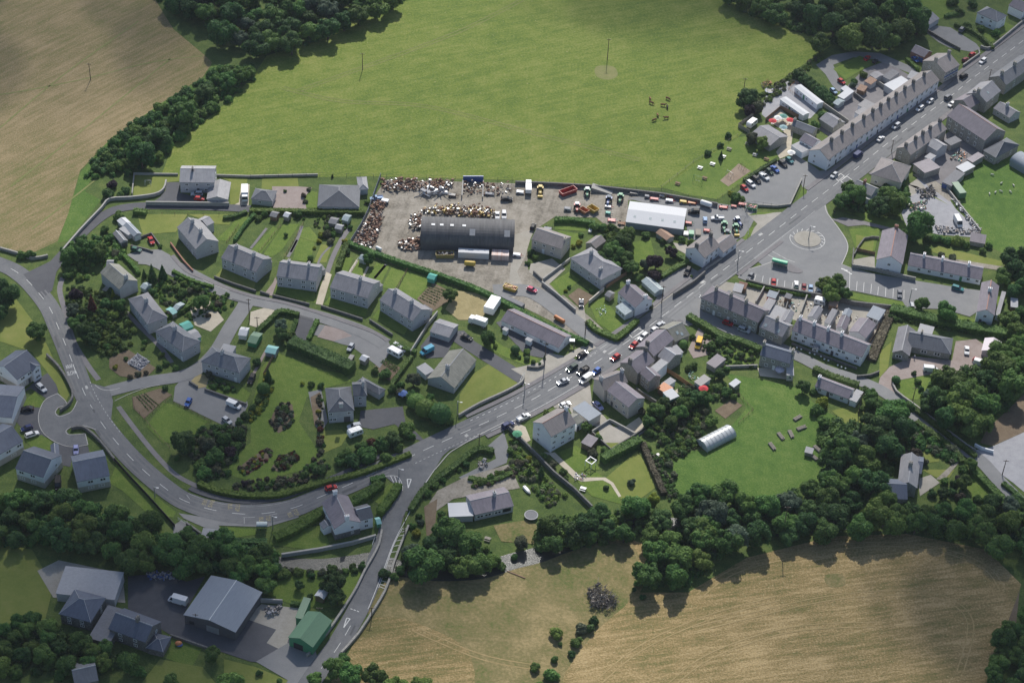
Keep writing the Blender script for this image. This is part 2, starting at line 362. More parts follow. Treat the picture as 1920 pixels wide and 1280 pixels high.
# yard and car parks
area('scrap_yard',[(722,338),(704,366),(692,400),(668,440),(658,462),(672,472),(720,490),(800,514),(880,530),(940,556),(1030,600),(1092,640),(1130,655),(1150,636),(1108,596),(1040,540),(990,505),(988,462),(1002,432),(1038,408),(1118,408),(1132,420),(1175,432),(1178,376),(1240,368),(1100,352),(960,344),(800,339)],DIRT,.05)
area('machinery_yard',[(1175,372),(1240,366),(1390,388),(1420,400),(1400,440),(1378,452),(1330,450),(1290,450),(1285,400)],ASPHL,.06)
area('yard_entrance',[(1390,388),(1408,402),(1462,398),(1482,400),(1440,428),(1412,446),(1404,440),(1420,420),(1404,404)],CONC,.072)
road('yard_lane',[(925,545),(985,545),(1020,560),(1060,590),(1100,622),(1140,650),(1160,658)],3.4,ASPHL,.082)
area('yard_lane',[(965,440),(1000,430),(985,480),(970,510),(985,545),(962,560),(955,520)],CONC,.066)
area('pub_car_park',[(1388,380),(1378,366),(1400,343),(1462,300),(1492,290),(1525,312),(1550,330),(1530,350),(1505,352),(1500,340),(1480,384),(1468,388),(1410,382)],ASPHL,.06)
area('pub_car_park',[(1500,338),(1505,322),(1550,320),(1570,338),(1530,372),(1505,395),(1482,392),(1510,368),(1512,352)],ASPHL,.064)
area('bus_turning_area',[(1412,484),(1470,440),(1548,384),(1553,402),(1572,427),(1587,449),(1590,470),(1578,496),(1597,504),(1597,545),(1590,556),(1540,552),(1485,543),(1405,529),(1383,521),(1400,506),(1430,498)],ASPHL,.086)
area('car_park',[(1597,503),(1640,514),(1700,524),(1800,540),(1838,545),(1832,585),(1818,594),(1770,580),(1700,578),(1692,565),(1597,545)],ASPHL,.084)
area('builders_yard',[(1716,345),(1722,330),(1745,345),(1772,362),(1792,392),(1838,436),(1838,446),(1760,440),(1700,425),(1690,400),(1700,380),(1702,360)],GRAVEL,.06)
area('concrete_apron',[(1696,352),(1720,335),(1735,352),(1702,372)],CONC,.068)
area('track',[(1712,328),(1730,322),(1790,366),(1780,378)],DIRT,.066)
# village footways and aprons
area('footway',[(958,692),(980,705),(985,725),(1020,705),(1080,668),(1130,648),(1115,640),(1080,655),(1058,668),(1030,662),(1010,680)],CONC,.076)
area('footway',[(1034,712),(1100,675),(1110,690),(1104,745),(1072,770),(1010,790),(1000,780),(1030,750)],ASPHL,.07) if False else None
area('forecourt',[(1028,750),(1100,708),(1106,720),(1110,755),(1150,800),(1190,800),(1215,805),(1180,830),(1130,830),(1120,800),(1080,790),(1065,762),(1040,765)],CONC,.07)
area('farm_track',[(1548,140),(1530,122),(1560,104),(1600,97),(1650,100),(1720,130),(1712,140),(1640,112),(1600,108),(1562,122),(1575,150),(1590,165),(1572,172),(1560,160)],ASPHL,.05)
area('caravan_yard',[(1432,190),(1440,172),(1490,146),(1545,195),(1520,222),(1500,226),(1470,200),(1440,225),(1428,215)],GRAVEL,.052)
area('beer_garden',[(1435,223),(1463,203),(1490,232),(1485,262),(1482,290),(1462,298),(1455,285),(1474,262),(1468,245)],PATIO,.054)
area('pub_garden',[(1242,352),(1383,258),(1420,252),(1448,270),(1460,292),(1402,335),(1345,374),(1290,366)],LAWN,.04)
area('play_area',[(1350,339),(1385,307),(1408,321),(1365.6,350)],BROWN,.06)
area('parking_area',[(1735,60),(1752,48),(1782,52),(1830,82),(1838,92),(1822,98),(1780,90),(1760,80)],ASPHL,.05)
area('back_yard',[(1590,160),(1620,130),(1660,115),(1720,150),(1640,205),(1560,260),(1530,240)],PAVE,.03)
area('back_yard',[(1700,300),(1790,240),(1850,290),(1790,345),(1755,345)],PAVE,.03)
area('back_yard',[(1345,540),(1360,528),(1480,550),(1560,560),(1672,580),(1640,650),(1620,640),(1490,600),(1440,590)],CONC,.03)
# gardens (lawn, dry grass, paving, soil)
LAWNS = [
 [(252,328),(337,328),(337,340),(313,342),(310,358),(290,365),(250,368)],
 [(405,330),(465,332),(462,345),(447,382),(432,384),(430,340)],
 [(258,402),(440,402),(430,422),(405,420),(352,402),(330,435),(268,440),(262,420)],
 [(492,333),(558,333),(560,350),(490,357)],[(568,372),(585,358),(596,362),(595,390),(575,390)],
 [(404,450),(432,425),(445,405),(468,408),(425,452)],
 [(470,470),(512,425),(525,430),(488,478)],[(494,477),(532,420),(562,420),(528,470),(510,482)],
 [(548,488),(560,445),(590,455),(584,482),(575,490)],[(560,430),(580,425),(600,450),(592,455),(560,444)],[(588,492),(602,458),(622,460),(612,492)],
 [(628,505),(642,480),(662,484),(652,510)],[(656,518),(672,488),(692,494),(678,522)],[(686,528),(706,492),(730,500),(712,536)],[(716,538),(734,502),(760,510),(738,545)],[(745,548),(764,506),(812,522),(782,562)],
 [(402,520),(418,502),(480,528),(476,542),(440,535)],[(514,548),(518,534),(590,548),(592,568),(560,562)],[(608,570),(618,556),(690,580),(684,594),(640,584)],[(698,595),(710,580),(768,610),(758,628),(735,618)],
 [(490,690),(515,660),(610,695),(640,700),(660,715),(600,730),(575,745),(560,790),(600,850),(570,880),(480,905),(430,890),(430,860),(470,830),(470,770),(480,730)],
 [(275,800),(305,755),(325,758),(390,790),(350,830),(305,830)],
 [(40,755),(65,735),(82,752),(75,764),(40,762)],[(46,825),(78,815),(98,828),(92,845),(60,838)],[(205,905),(218,870),(330,960),(325,970),(280,965),(230,920)],[(0,600),(30,560),(60,600),(90,650),(130,740),(120,760),(105,720),(60,660),(0,640)],
 [(600,808),(640,805),(652,815),(640,835),(605,850)],
 [(888,700),(920,680),(978,702),(975,716),(860,778),(862,740)],
 [(910,625),(945,650),(1010,672),(1000,690),(960,675),(905,650)],[(1105,570),(1130,556),(1165,600),(1190,598),(1160,632),(1120,605)],
 [(1030,532),(1066,510),(1088,525),(1052,555)],[(1042,415),(1100,420),(1098,434),(1040,430)],[(1045,432),(1095,440),(1075,462),(1060,455)],[(1180,455),(1220,450),(1228,480),(1205,512),(1190,490)],
 [(1113,812),(1150,795),(1185,815),(1145,842)],[(1048,848),(1080,835),(1110,855),(1125,880),(1070,885)],[(1125,905),(1195,845),(1235,910),(1200,935),(1150,935)],[(1070,890),(1120,885),(1160,920),(1165,945),(1110,930)],
 [(620,1035),(500,1020),(560,990),(600,985),(615,1010)],[(710,945),(690,930),(735,905),(748,912),(735,940)],[(400,995),(410,987),(478,992),(480,1002),(440,1008)],
 [(490,1110),(520,1065),(620,1070),(680,1066),(655,1130),(600,1140),(540,1130)],[(320,1185),(385,1205),(360,1250),(300,1230)],[(420,1235),(480,1250),(540,1275),(520,1300),(420,1290)],[(300,1235),(380,1250),(420,1300),(250,1300)],[(0,1020),(60,1030),(100,1100),(80,1180),(0,1180)],
 [(1592,430),(1640,425),(1650,430),(1640,470),(1605,470)],[(1592,548),(1694,566),(1706,575),(1692,583),(1590,558)],[(1605,440),(1640,448),(1636,472),(1606,470)],
 [(1610,405),(1660,408),(1700,420),(1690,432),(1640,422)],[(1740,470),(1760,462),(1880,490),(1875,505),(1800,490)],[(1565,385),(1590,400),(1620,400),(1650,380),(1690,360),(1690,400),(1620,410)],
 [(1700,345),(1720,350),(1780,385)],[(1672,722),(1700,705),(1745,702),(1750,720),(1720,750),(1690,745)],[(1560,770),(1600,760),(1625,775),(1625,810),(1590,800)],[(1650,660),(1672,640),(1665,690),(1648,710)],
 [(1728,830),(1765,850),(1760,865),(1735,868)],[(1728,880),(1790,880),(1780,895),(1755,895)],[(1810,900),(1835,895),(1880,935),(1840,945),(1815,925)],[(1780,960),(1820,945),(1815,970),(1790,980)],
 [(1385,735),(1365,720)],[(1378,660),(1420,655),(1410,685),(1350,690),(1340,665)],[(1790,590),(1830,600),(1820,612),(1795,610)],[(1868,548),(1880,545),(1878,590),(1866,610)],
 [(1402,404),(1418,398),(1455,398),(1435,402)],[(1405,428),(1415,425),(1402,455),(1388,470),(1385,460)],[(1504,352),(1514,350),(1512,365),(1490,388)],
 [(1562,130),(1612,105),(1640,118),(1585,150)],[(1810,60),(1880,40),(1905,52),(1850,85)],[(1690,-60),(1800,-60),(1800,10),(1760,40),(1700,10)],
 [(1842,900),(1805,880),(1800,870)]]
for q in LAWNS:
    if len(q) > 3: area('lawn',q,LAWN if (len(LAWNS)*q[0][0]) % 3 else DRYLAWN,.042)
    elif len(q) == 3: area('lawn',q,DRYLAWN,.042)
OTHER = [('soil_bed',SOIL,[(205,672),(240,655),(292,690),(270,712),(225,705),(205,690)]),('rubble_patch',GRAVEL,[(238,680),(258,662),(282,678),(262,696)]),
 ('vegetable_bed',SOIL,[(248,745),(300,728),(322,740),(305,752),(270,785),(250,765)]),('vegetable_bed',SOIL,[(782,560),(812,530),(840,545),(848,560),(810,585)]),
 ('vegetable_bed',SOIL,[(700,690),(715,672),(752,690),(730,715)]),('dead_grass',STRAW,[(855,545),(895,550),(930,565),(900,600),(860,600),(835,580)]),
 ('driveway',PINKPAVE,[(510,350),(560,350),(585,352),(570,372),(575,392),(512,390)]),('driveway',ASPHD,[(313,342),(337,342),(337,362),(370,370),(385,382),(280,384),(300,370),(310,358)]),
 ('driveway',PATIO,[(452,346),(468,346),(466,386),(432,388),(448,380)]),('driveway',PINKPAVE,[(495,552),(512,530),(516,520),(520,528),(510,555)]),('driveway',PATIO,[(592,570),(600,540),(612,510),(622,515),(605,572)]),
 ('driveway',ASPHL,[(580,625),(600,608),(680,625),(728,640),(735,655),(712,690),(680,665),(660,650),(640,645)]),('driveway',PINKPAVE,[(595,632),(610,610),(640,618),(660,630),(625,640)]),('parking_area',ASPHD,[(548,640),(562,592),(590,598),(575,640)]),
 ('paved_garden',PATIO,[(470,585),(512,572),(520,580),(485,615),(468,610)]),('driveway',ASPHD,[(676,770),(755,762),(760,790),(800,830),(770,820),(740,795),(700,805),(672,800)]),('forecourt',ASPHL,[(578,735),(602,730),(615,790),(605,806),(592,800)]),
 ('driveway',ASPHD,[(788,650),(812,620),(870,620),(890,640),(985,700),(982,725),(880,660),(850,640),(835,670),(800,672)]),('driveway',ASPHD,[(930,605),(942,600),(1040,660),(1022,672),(985,665)]),
 ('driveway',CONC,[(995,495),(1035,485),(1060,505),(1022,540),(992,510)]),('driveway',SOIL,[(1065,555),(1085,540),(1112,555),(1090,580)]),('driveway',CONC,[(1078,585),(1095,575),(1100,610),(1082,600)]),
 ('driveway',ASPHL,[(1215,545),(1265,505),(1292,500),(1320,515),(1260,560),(1240,565)]),('driveway',CONC,[(1230,560),(1262,550),(1265,560),(1235,590),(1220,580)]),('driveway',CONC,[(1262,455),(1288,460),(1288,478),(1270,468)]),
 ('driveway',ASPHL,[(945,810),(955,845),(950,868),(870,900),(860,895),(930,860),(925,840),(910,840)]),('driveway',DIRT,[(800,950),(820,920),(870,895),(920,880),(955,870),(975,915),(880,930),(850,935),(815,960)]),('dirt_path',SOIL,[(795,950),(820,935),(815,1000),(800,1005)]),
 ('dry_grass',DRYGRASS,[(925,985),(985,975),(1010,985),(1005,1020),(940,1015)]),('garden_path',PATIO,[(1028,850),(1040,848),(1090,895),(1135,895),(1150,905),(1165,930),(1160,932),(1145,908),(1130,900),(1090,903),(1075,895)]),
 ('patio',PATIO,[(952,805),(962,790),(985,800),(995,825),(982,832)]),('patio',PATIO,[(1172,800),(1198,782),(1212,800),(1190,815)]),('patio',PATIO,[(1262,735),(1285,718),(1292,738),(1270,752)]),
 ('works_yard',ASPHD,[(240,1080),(300,1075),(350,1090),(385,1080),(345,1150),(440,1188),(480,1150),(540,1160),(545,1215),(520,1245),(470,1240),(320,1190),(240,1140)]),('works_yard',CONC,[(462,1160),(490,1132),(560,1140),(570,1150),(540,1200),(535,1222),(500,1205),(518,1180)]),('works_yard',ASPHL,[(480,1240),(540,1205),(592,1220),(600,1255),(570,1300),(530,1290),(540,1275)]),
 ('concrete_yard',CONC,[(70,1070),(110,1050),(230,1075),(235,1130),(180,1125),(100,1120)]),('field_entrance',ASPHL,[(325,985),(340,975),(395,1010),(385,1020),(325,1020)]),('footway',ASPHL,[(335,962),(345,972),(420,1005),(410,985),(500,988),(560,970),(560,966),(480,978),(400,972)]),
 ('bare_soil',SOIL,[(1340,770),(1372,748),(1392,760),(1360,785)]),('yellow_driveway',PINKPAVE,[(1290,655),(1310,615),(1335,640),(1330,665),(1300,672)]),('driveway',CONC,[(1720,898),(1745,890),(1762,905),(1725,930)]),('driveway',DIRT,[(1755,898),(1788,868),(1800,865),(1770,900)]),
 ('flower_bed',SOIL,[(582,745),(600,735),(605,760),(590,800)]),('patio',CONC,[(1600,487),(1640,480),(1640,502),(1600,500)]),('patio',PATIO,[(355,575),(390,560),(420,600),(395,622),(365,610)]),('forecourt',PATIO,[(1420,690),(1480,690),(1478,712),(1425,705)]),('field_track',DIRT,[(1750,480),(1880,500),(1878,508),(1750,488)]),('footpath',PAVE,[(1560,412),(1580,408),(1620,415),(1690,432),(1690,437),(1620,422),(1590,425)])]
for nm,m_,q in OTHER: area(nm,q,m_,.058)
# raised footways with kerbs
def sub(a,b): return mp_[int(a*5):int(b*5)+1]
def foot(name,path,o0,o1,m=PAVE): return strip(name,path,(o0,o1),m,.26,.13)
foot('footway',sub(13.2,22.2),6.2,4.4,ASPHD); foot('footway',sub(25.2,28.6),6.7,5.15); foot('footway',sub(29.4,33.2),6.9,5.3); foot('footway',sub(33.4,35.3),6.2,4.7)
foot('footway',sub(25.2,28.3),-4.95,-6.6); foot('footway',sub(28.4,31.6),-5.25,-7.0); foot('footway',sub(37.8,46),7.2,5.25); foot('footway',sub(39,46),-5.3,-7.4); foot('footway',sub(34.0,35.6),-4.75,-6.3)
strip('footpath',wpath([(118,520),(112,545),(124,590),(138,640),(165,685),(185,712)],4),(.9,-.9),PAVE,.05); strip('footpath',wpath([(222,762),(250,800),(290,850),(330,890),(372,912)],4),(.8,-.8),PAVE,.05)
strip('estate_footway',wpath([(310,478),(340,510),(372,532),(430,552),(480,566),(530,577),(580,592),(640,612),(700,632)],4),(2.2,1.0),PAVE,.18,.1) if False else None
foot('footway',wpath([(322,480),(348,508),(384,524),(430,543),(480,558),(530,568),(580,582),(640,602),(700,624),(726,640)],4),1.0,-.5)
# kerb lines
def line(px,wd,m,z=.115,n=4,name='kerb_line',smooth=True):
    p = wpath(px,n) if smooth else [G(q) for q in px]
    return strip(name,p,(wd/2,-wd/2),m,z)
line([(108,738),(87,748),(76,765),(72,785),(78,807),(94,823),(116,834),(136,838),(165,834)],.22,KERB); line([(165,834),(160,813)],.22,KERB); line([(108,738),(125,756),(109,765),(104,774),(112,781),(134,772),(145,752)],.22,KERB); line([(160,813),(130,815),(124,808),(134,801),(156,798),(180,806)],.22,KERB)
line([(178,722),(190,730),(206,732),(225,728)],.25,KERB); line([(215,752),(240,740),(275,727),(300,722)],.2,KERB); line([(322,480),(335,494),(352,506),(384,527),(430,546)],.25,KERB)
line([(1547,386),(1551,400),(1572,428),(1587,452),(1589,470),(1578,496)],.3,KERB); line([(1578,496),(1600,504),(1640,515)],.2,KERB)
line([(1384,520),(1400,507),(1432,497),(1450,490)],.3,KERB)
line([(816,879),(790,918),(762,972),(738,1018),(718,1072),(700,1118),(690,1142)],.18,WHITEL,name='edge_line'); line([(945,792),(905,812),(860,838),(842,850),(826,868),(816,880)],.3,KERB)
# centre and edge markings
def dashes(path,dash,gap,wd,m,z=.1,off=0.0,name='centre_line'):
    b_ = MB(); acc = 0.0; z += .07
    segs = []; on = []
    for i in range(len(path)-1):
        a,c = path[i],path[i+1]; l = (c-a).length; d = (c-a)/l if l else c-a; nr = Vector((-d.y,d.x,0)); t = 0.0
        while t < l:
            ph = acc % (dash+gap); step = min(l-t,(dash-ph) if ph < dash else (dash+gap-ph)); step = max(step,1e-4)
            if ph < dash:
                p,q = a+d*t+nr*off,a+d*(t+step)+nr*off
                b_.face([(v.x,v.y,z) for v in (p-nr*wd/2,q-nr*wd/2,q+nr*wd/2,p+nr*wd/2)])
            t += step; acc += step
    o = b_.build(name,m); o['kind'] = 'structure'; return o
dashes(sub(1,22),4.0,5.0,.16,WHITEL); dashes(sub(22,46),4.0,3.2,.17,WHITEL)
dashes(sub(25.3,29.3),1.0,1.4,.16,WHITEL,off=3.4,name='edge_line'); dashes(sub(25.5,28.0),60,.1,.14,WHITEL,off=-4.3,name='edge_line'); dashes(sub(23.2,25.4),.8,.8,.2,WORNL,off=-3.4,name='edge_line')
dashes(sub(33.5,37.2),60,.1,.14,WORNL,off=-4.1,name='edge_line'); dashes(sub(8.6,10.6),.9,.9,.2,WORNL,off=3.1,name='edge_line'); dashes(sub(13.4,19.3),30,.1,.12,WORNL,off=3.2,name='edge_line'); dashes(sub(28.6,30.6),4,1.2,.16,WORNL,off=3.9,name='edge_line')
dashes(wpath([(655,1172),(640,1198),(620,1228),(600,1252)],4),4,3,.15,WHITEL,z=.11,off=0.4)
def poly(px,m,z=.106,name='road_marking'): return area(name,px,m,z)
def outline(px,wd,m,name='road_marking',z=.11):
    P = [G(p) for p in px]; b_ = MB(); z += .07
    for i in range(len(P)):
        a,c = P[i],P[(i+1) % len(P)]; d = (c-a).normalized(); nr = Vector((-d.y,d.x,0))*wd/2; zz = z+.002*(i % 3)
        b_.face([(v.x,v.y,zz) for v in (a-nr,c-nr,c+nr,a+nr)])
    o = b_.build(name,m); o['kind'] = 'structure'; return o
outline([(763.5,898.5),(771,898.5),(765.5,915)],.3,WHITEL,'give_way_triangle'); outline([(650,1158.5),(656.5,1160),(644.5,1176.5)],.3,WHITEL,'give_way_triangle')
for a,c in (((657,1141),(661,1142.5)),((663,1143),(667,1144.5)),((669,1145),(673,1147))): line([a,c],.3,WHITEL,.112,1,'give_way_line')
def hatch(pa,pb,n,m=WHITEL):
    A = wpath(pa,8); B = wpath(pb,8)
    for i in range(n):
        t = i/(n-1); a = A[int(t*(len(A)-1))]; c = B[int(t*(len(B)-1))]
        strip('road_marking',[Vector((a.x,a.y,0)),Vector((c.x,c.y,0))],(.09,-.09),m,.113)
hatch([(756,992),(738,1024),(722,1072),(712,1100)],[(765,990),(750,1022),(732,1073),(722,1104)],13)
line([(755,990),(738,1022),(721,1072),(710,1102)],.16,WHITEL,.111,name='edge_line')
hatch([(732,892),(745,896),(755,912)],[(738,904),(748,908),(752,916)],4); line([(720,893),(744,893),(754,908),(755,920)],.16,WHITEL,.111,name='edge_line')
# village hatch boxes
for q in ([(1180,628),(1197,616),(1206,620),(1186,634)],[(1566,335),(1576,326),(1583,331),(1572,340)],[(1576,340),(1588,331),(1597,338),(1585,347)]): outline(q,.25,WHITEL)
for a,c in (((1187,634),(1207,621)),((1190,637),(1210,624)),((1192,640),(1200,635))): line([a,c],.3,WHITEL,.114,1,'road_marking')
for q in ([(1129.5,660),(1134,656.5),(1138,659),(1133,663)],[(1421,441),(1427,437),(1431,439.5),(1425,443)],[(1311,531),(1319,526),(1324,529),(1316,533)],[(159.5,724),(163.5,723),(166,729),(161,730)],[(870.5,817),(875,813.5),(879,817),(874,820)],[(1836,123),(1839,121),(1841,124),(1838,126)]): poly(q,WORNL,.108,'manhole_patch')
# mini roundabout
RC = G((1513.7,449)); 
def ring(r0,r1,a0,a1,m,z,name,n=48):
    P = [RC+Vector((math.cos(a0+(a1-a0)*i/n),math.sin(a0+(a1-a0)*i/n),0))*(r0+r1)/2 for i in range(n+1)]
    return strip(name,P,((r1-r0)/2,-(r1-r0)/2),m,z)
ring(6.35,6.5,R(-200),R(50),WHITEL,.1,'road_marking')
for k in range(11):
    a = R(170-k*20); d = Vector((math.cos(a),math.sin(a),0)); strip('road_marking',[RC+d*5.2,RC+Vector((math.cos(a-.16),math.sin(a-.16),0))*6.4],(.1,-.1),WHITEL,.104)
b_ = MB(); b_.hexa([RC+Vector((5.0*math.cos(2*math.pi*i/48),5.0*math.sin(2*math.pi*i/48),.15)) for i in range(48)],[RC+Vector((4.85*math.cos(2*math.pi*i/48),4.85*math.sin(2*math.pi*i/48),.3)) for i in range(48)])
b_.build('roundabout_island',CONC)['kind'] = 'structure'
# parking bays
for x0,x1,n in (((1415,520),(1407,538),0),): pass
for a,c in [((1417.5,515),(1412.5,532)),((1431,517.5),(1428,534)),((1444,521),(1442,537)),((1458.5,523),(1456,540)),((1471.5,527),(1470,544)),((1486.5,530),(1484,545)),((1500.5,533),(1499,548)),((1514,536),(1512,550)),((1528,539),(1527,552)),((1607,528),(1605.5,545.5)),((1620,530),(1618.5,548)),((1634,533),(1632.5,550.5)),((1647,538),(1645.5,553.5)),((1661,538),(1660,556.5)),((1675,541),(1674,559)),((1695,544.5),(1694.5,562)),((1593.5,512),(1592.5,543))]: line([a,c],.14,WHITEL,.108,1,'bay_line')
for k in range(3): line([(1577+k*6,504+k*3.2),(1589+k*4,508+k*3.4)],.5,WHITEL,.11,1,'road_marking')
line([(1445,470),(1470,484),(1478,488),(1490,492)],.25,WORNL,.108,name='road_marking'); line([(1440,478),(1465,492)],.25,WORNL,.108,name='road_marking')
# bus stop island
b_ = MB(); P = [G(p) for p in crom([(1448,487),(1462,484),(1478,492),(1500,504),(1506,510),(1498,514),(1478,508),(1455,500)],4,True)] if False else crom([G(p) for p in [(1448,488),(1462,485),(1478,493),(1500,505),(1505,510),(1496,513),(1476,509),(1452,502)]],4,True)
area('bus_stop_island',[PX(p)[:2] for p in P],PAVE,.27)
# lettering on the tarmac
def lettering(body,p,q,hgt,m,z=.182,name='road_lettering',off=0.0):
    cu = bpy.data.curves.new(name,'FONT'); cu.body = body; cu.size = 1.0; cu.align_x = 'CENTER'; cu.align_y = 'CENTER'; cu.materials.append(m); cu.fill_mode = 'FRONT'
    a,c = G(p),G(q); d = c-a; o = bpy.data.objects.new(name,cu); COL.objects.link(o); o['kind'] = 'structure'
    o.location = ((a.x+c.x)/2,(a.y+c.y)/2,z); o.rotation_euler = (0,0,math.atan2(d.y,d.x))
    o.scale = (d.length/(len(body)*.62),hgt/.72,1); return o
lettering('ARAF',(123,689.5),(136.5,686.5),2.0,WHITEL); lettering('SLOW',(127,701.5),(142,698.5),2.0,WHITEL)
line([(137,683.5),(142.5,699)],.22,WHITEL,.109,1,'road_marking')
for body,p,q in (('SAFLE',(386,935),(381,948)),('BWS',(399,938),(393,950)),('BUS',(431,944),(431,955)),('STOP',(446,945),(444,959)),('BUS',(489,969),(490,982)),('STOP',(502,967),(503,977)),('BUS',(541,961),(546,970)),('STOP',(551,955),(558,967))): lettering(body,p,q,1.4,YELL)
for q in ([(456,970),(478,970)],[(458,971),(458,982)],[(505,966),(520,963)],[(540,962),(545,960)],[(470,946),(472,946)],[(350,928),(356,936)]): line(q,.14,WORNL,.11,1,'road_marking')
# worn wheel lanes, patches and tracks
TRACK = groundmat('worn_wheel_lane',[(.128,.132,.14),(.155,.159,.166),(.186,.189,.194)],(0.08,0.5,3.0),bump=.05,rough=.7)
for a_,c_ in ((4,22),(24,45)):
    for o_ in (1.0,2.4,-1.0,-2.4): strip('wheel_lane',sub(a_,c_),(o_+.28,o_-.28),TRACK,.0985)
PATCHD = groundmat('tarmac_patch',[(.08,.083,.09),(.1,.103,.11),(.125,.128,.135)],(0.1,0.5,3.0),bump=.05,rough=.75)
for q_ in ([(1108,700),(1130,686),(1134,689),(1112,703)],[(1236,618),(1262,600),(1265,603),(1240,621)],[(1330,530),(1352,515),(1355,517),(1334,532)],[(1478,420),(1500,404),(1503,406),(1481,422)],[(1662,280),(1690,259),(1693,261),(1665,282)],[(1700,246),(1712,238),(1715,240),(1703,248)],[(900,800),(930,786),(933,789),(903,803)],[(985,744),(1012,730),(1014,732),(988,746)],[(640,922),(668,910),(670,914),(643,926)],[(180,800),(190,816),(186,818),(176,802)],[(105,630),(113,652),(109,653),(101,631)],[(560,590),(588,598),(586,602),(558,594)],[(436,560),(470,569),(468,572),(434,563)],[(705,1095),(716,1060),(719,1061),(708,1096)],[(655,1190),(664,1172),(667,1174),(658,1192)]): area('tarmac_patch',q_,PATCHD,.0995)
STUB = groundmat('flattened_stubble',[(.2,.18,.075),(.33,.25,.12),(.46,.35,.185)],(0.05,0.3,1.5),bump=.4)
for P_ in ([(1310,1118),(1350,1085),(1400,1062),(1480,1042),(1570,1025),(1680,1020),(1780,1035),(1850,1065),(1880,1105)],[(1300,1180),(1420,1150),(1560,1120),(1700,1110),(1780,1125),(1820,1170),(1800,1260)],[(1120,1280),(1200,1215),(1320,1160),(1460,1120)],[(1240,1300),(1330,1230),(1480,1180),(1640,1170)],[(780,1180),(900,1230),(1000,1250)]):
    for o_ in (.9,-.9): strip('wheel_track',wpath(P_,6),(o_+.2,o_-.2),STUB,.064)
for P_ in ([(0,178),(60,168),(160,148),(280,118),(380,105)],[(0,240),(120,140),(260,40)],[(20,350),(160,240),(320,110)],[(60,430),(200,320),(330,200)]): strip('wheel_track',wpath(P_,6),(.35,-.35),TRKG,.064)
for P_ in ([(530,165),(640,190),(800,200),(1000,250),(1200,300)],[(560,170),(700,120),(860,60),(980,0)]):
    for o_ in (.9,-.9): strip('wheel_track',wpath(P_,6),(o_+.2,o_-.2),TRKG,.064)
for P_,w_,m_ in (([(613,514),(624,482),(640,450),(658,424)],.9,PAVE),([(470,466),(486,446),(500,428)],.5,PAVE),([(545,473),(557,450)],.4,PATIO),([(540,482),(556,452),(566,424)],.6,PAVE),([(655,512),(670,488)],.5,PATIO),([(702,522),(724,496)],.5,PAVE),([(690,500),(678,526)],.4,PATIO),([(475,702),(500,655)],.5,PINKPAVE),([(220,568),(262,612),(300,650),(322,680)],.8,PAVE),([(195,545),(212,528)],.9,CONC),([(440,600),(462,588)],.4,PATIO),([(594,500),(604,478),(622,460)],.4,PAVE),([(1560,412),(1600,416),(1650,424),(1692,436)],.7,PAVE),([(1020,850),(1036,850)],.6,CONC)): strip('garden_path',wpath(P_,4),(w_,-w_),m_,.066)
for nm_,m_,q_ in (('flower_bed',SOIL,[(505,795),(512,775),(530,755),(548,758),(552,780),(545,800),(522,812)]),('flower_bed',SOIL,[(444,880),(470,858),(500,842),(512,848),(500,866),(462,892)]),('flower_bed',SOIL,[(508,878),(525,855),(552,846),(560,858),(545,876),(520,884)]),('front_garden',STRAW,[(357,716),(372,700),(392,706),(386,726),(370,728)]),('front_garden',LAWN,[(386,728),(395,706),(449,722),(470,738),(460,757),(430,748)])): area(nm_,q_,m_,.06)
# ================================================================ building kit
def roofm(n,c,rough=.62,spec=.35,var=.16):
    """slates: broad weathering, streaks down the slope and single odd slates"""
    m,t,b = newmat(n); N = t.nodes.new; L = t.links.new; tc = N('ShaderNodeTexCoord'); oi = N('ShaderNodeObjectInfo'); ad = N('ShaderNodeVectorMath'); L(tc.outputs['Object'],ad.inputs[0]); sc = N('ShaderNodeVectorMath'); sc.operation = 'SCALE'; sc.inputs[0].default_value = (37,53,11); L(oi.outputs['Random'],sc.inputs[3]); L(sc.outputs[0],ad.inputs[1]); acc = None
    for s_,k,st in ((.3,.5,(1,1,1)),(1.0,.55,(2.2,.35,.35)),(3.2,.45,(1,1,1))):
        mp = N('ShaderNodeMapping'); mp.inputs['Scale'].default_value = st; L(ad.outputs[0],mp.inputs[0]); x = N('ShaderNodeTexNoise'); x.inputs['Scale'].default_value = s_; x.inputs['Detail'].default_value = 5; x.inputs['Roughness'].default_value = .65; L(mp.outputs[0],x.inputs['Vector'])
        mu = N('ShaderNodeMath'); mu.operation = 'MULTIPLY_ADD'; mu.inputs[1].default_value = k; L(x.outputs['Fac'],mu.inputs[0])
        if acc: L(acc,mu.inputs[2])
        else: mu.inputs[2].default_value = -.25
        acc = mu.outputs[0]
    cr = N('ShaderNodeValToRGB'); e = cr.color_ramp.elements; e[0].position = .3; e[1].position = .72; e[0].color = (*[v*(1-var*1.6) for v in c],1); e[1].color = (c[0]*(1+var*1.7),c[1]*(1+var*1.6),c[2]*(1+var*1.3),1); L(acc,cr.inputs[0])
    hs = N('ShaderNodeHueSaturation'); mr = N('ShaderNodeMapRange'); mr.inputs[3].default_value = .84; mr.inputs[4].default_value = 1.16; L(oi.outputs['Random'],mr.inputs[0]); L(mr.outputs[0],hs.inputs['Value']); L(cr.outputs[0],hs.inputs['Color']); L(hs.outputs[0],b.inputs['Base Color']); b.inputs['Roughness'].default_value = rough; b.inputs['Specular IOR Level'].default_value = spec; MATS[n] = m
    return m
